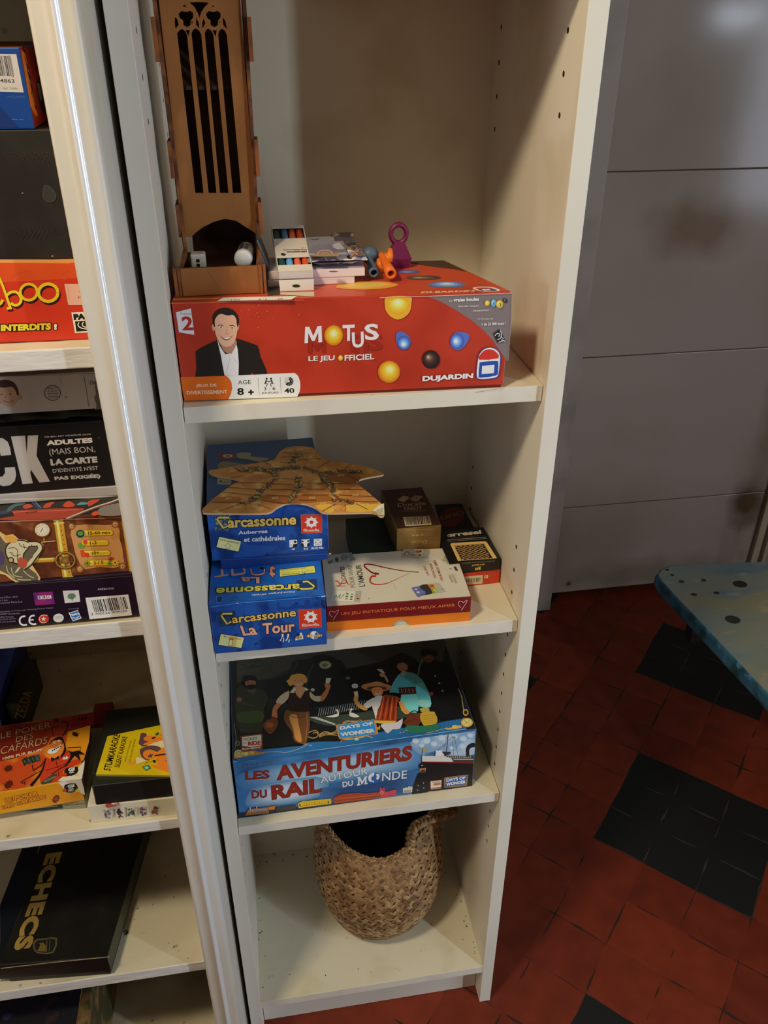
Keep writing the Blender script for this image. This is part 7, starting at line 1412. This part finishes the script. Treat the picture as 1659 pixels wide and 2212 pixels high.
# tall black box on its side with gilt title, and blue box beyond
pbr = at(94, 1482, z=ZK); pfr = at(69.7, 1558, z=ZK); dr_ = (pfr-pbr).normalized(); nr_ = Vector((-dr_.y, dr_.x, 0))
if nr_.x > 0: nr_ = -nr_
zz_ = hit(82, 1422, pbr, Vector((0, 1, 0))).z
wv = (at(82, 1422, z=zz_)-at(52, 1422, z=zz_)).length
c_ = [pbr+dr_*.085+nr_*wv, pbr+dr_*.085, pbr, pbr+nr_*wv]
t = thing('game_case', ((pbr.x), .1, ZK), 'tall black game case with gilt lettering standing at the left behind the orange box', 'game case')
b = MB(); b.hexa(c_+[p+Vector((0, 0, zz_-ZK)) for p in c_], M('black_gilt_case', '#16150f', .4, 1.4), .0008)
sideN = Vector((-dr_.y, dr_.x, 0)); A = Art(b, pbr, sideN, (0, 1380, 4.8794), gain=1.4)
A.text('ZELDA', (250, 850), (345, 560), (150, 830), '#a08440', .0, shear=-.2); A.line([(130, 820), (190, 740), (210, 880)], 4, '#3c3424', 2)
b.build('case', t)
t, b = gbox('board_game_box', c_[0].x-.10, c_[0].x-.004, .10, .15, ZK, zz_+.012, {'all': M('deep_blue_print', '#1c3070', .4, 1.9, mott=('#0c1638', 14, .45, .65)), 'top': M('deep_blue_top', '#20388c', .38, 2.2, mott=[('#0c1840', 14, .45, .6), ('#7c5c40', 18, .60, .68)])}, 'deep blue fantasy-art game box at the far left edge of the third shelf', 'board game box')
b.build('carton', t)

# --- fourth row: chess box
ZD = .3092
t = thing('chess_box', (-.25, .06, ZD), 'black chess game box with gold lettering and a small horse emblem on the fourth shelf', 'chess box')
P0 = at(17, 2126, z=ZD); P1 = at(243, 2109, z=ZD)
bkc = M('black_textured_card', '#0c0c0a', .42, 1.2, mott=('#15140f', 30, .45, .7), bump=(250, .15))
u = (P1-P0).normalized(); n = Vector((-u.y, u.x, 0)); wd = (P1-P0).length; zl = hit(237.5, 2067.8, P0, n).z
dr2 = (at(307, 1830, z=zl)-at(237.5, 2067.8, z=zl)).normalized(); nn_ = Vector((dr2.x, dr2.y, 0)).normalized()
def pgram(P0, w0, w1, z0, z1, d, o=0): return [P0+u*w0+nn_*o, P0+u*w1+nn_*o, P0+u*w1+nn_*d, P0+u*w0+nn_*d], z0, z1
def pg(mb, w0, w1, z0, z1, d, o, mat, bev=.001):
    c = [P0+u*w0+nn_*o, P0+u*w1+nn_*o, P0+u*w1+nn_*d, P0+u*w0+nn_*d]; mb.hexa([Vector((p.x, p.y, z0)) for p in c]+[Vector((p.x, p.y, z1)) for p in c], mat, bev)
hb_ = zl-ZD; dd = .262
b = MB(); pg(b, .002, wd-.003, ZD+.0002, ZD+hb_*.5, dd, .003, bkc); b.build('tray', t)
b = MB(); pg(b, -.012, wd, ZD+hb_*.28, zl, dd+.002, 0, {'all': bkc, 'right': M('olive_worn_edge', '#2c3020', .5, 1.2)})
B = Art(b, (0, 0, zl), (0, 0, 1), (0, 1780, 2.6758), gain=1.4)
gl = M('gilt_print', '#7c6430', .4, 1.4, mott=('#a08440', 14, .4, .7))
B.text('ECHECS', (268, 172), (72, 735), (362, 160), gl, .06, sp=1.1)
B.poly([(190, 700), (205, 668), (255, 662), (330, 658), (310, 745), (230, 750), (200, 735)], '#4c4428', 2); B.poly([(200, 702), (212, 676), (255, 670), (320, 666), (302, 738), (232, 742), (208, 730)], '#11110d', 2); B.poly([(215, 735), (235, 700), (225, 690), (250, 685), (270, 710), (265, 738)], '#5c4c24'); B.line([(272, 670), (268, 740)], 4, '#4c4428'); B.line([(290, 670), (284, 738)], 4, '#4c4428')
B.line([(5, 835), (310, 800), (634, 768)], 4, '#8a8264'); B.line([(235, 112), (165, 380), (75, 610)], 3, '#24241c', 2); B.poly([(135, 125), (232, 112), (160, 380), (70, 610), (0, 780), (0, 470)], M('navy_band', '#0b121c', .35, 1.2))  # front edge line, crease and navy band on the left of the lid
b.build('lid', t)
# --- bottom row: dark case with brown spine
zE = .205
q0 = at(176, 2135, z=zE); q1 = at(164, 2212, z=zE); d = (q1-q0).normalized(); e_ = Vector((-1, 0, 0))
t = thing('game_case', (q0.x-.08, .0, .0505), 'dark mottled case with a brown spine lying on the lowest left shelf', 'game case')
b = MB(); c_ = [q1+d*.02+e_*.18, q1+d*.02, q0-d*.16, q0-d*.16+e_*.18]
b.hexa([Vector((p.x, p.y, .0505)) for p in c_]+[Vector((p.x, p.y, zE)) for p in c_], {'all': M('dark_marbled_card', '#0e0d16', .45, 1.3, mott=[('#2a1c18', 40, .55, .7), ('#2c2a4c', 60, .62, .7)]), 'right': M('tan_spine', '#8a6038', .5, 1.3)}, .001); b.build('case', t)
b = MB(); sp = Vector((.0135, 0, 0)); c_ = [q1+d*.02, q1+d*.02+sp, q0-d*.16+sp, q0-d*.16]
b.hexa([Vector((p.x, p.y, .0505)) for p in c_]+[Vector((p.x, p.y, zE-.004)) for p in c_], M('olive_brown_book', '#3c3a20', .55, 1.3, mott=('#7c5c34', 30, .5, .62)), .001)
tag(b.build('book'), 'thin olive-brown book pressed against the dark case on the lowest left shelf', 'book')
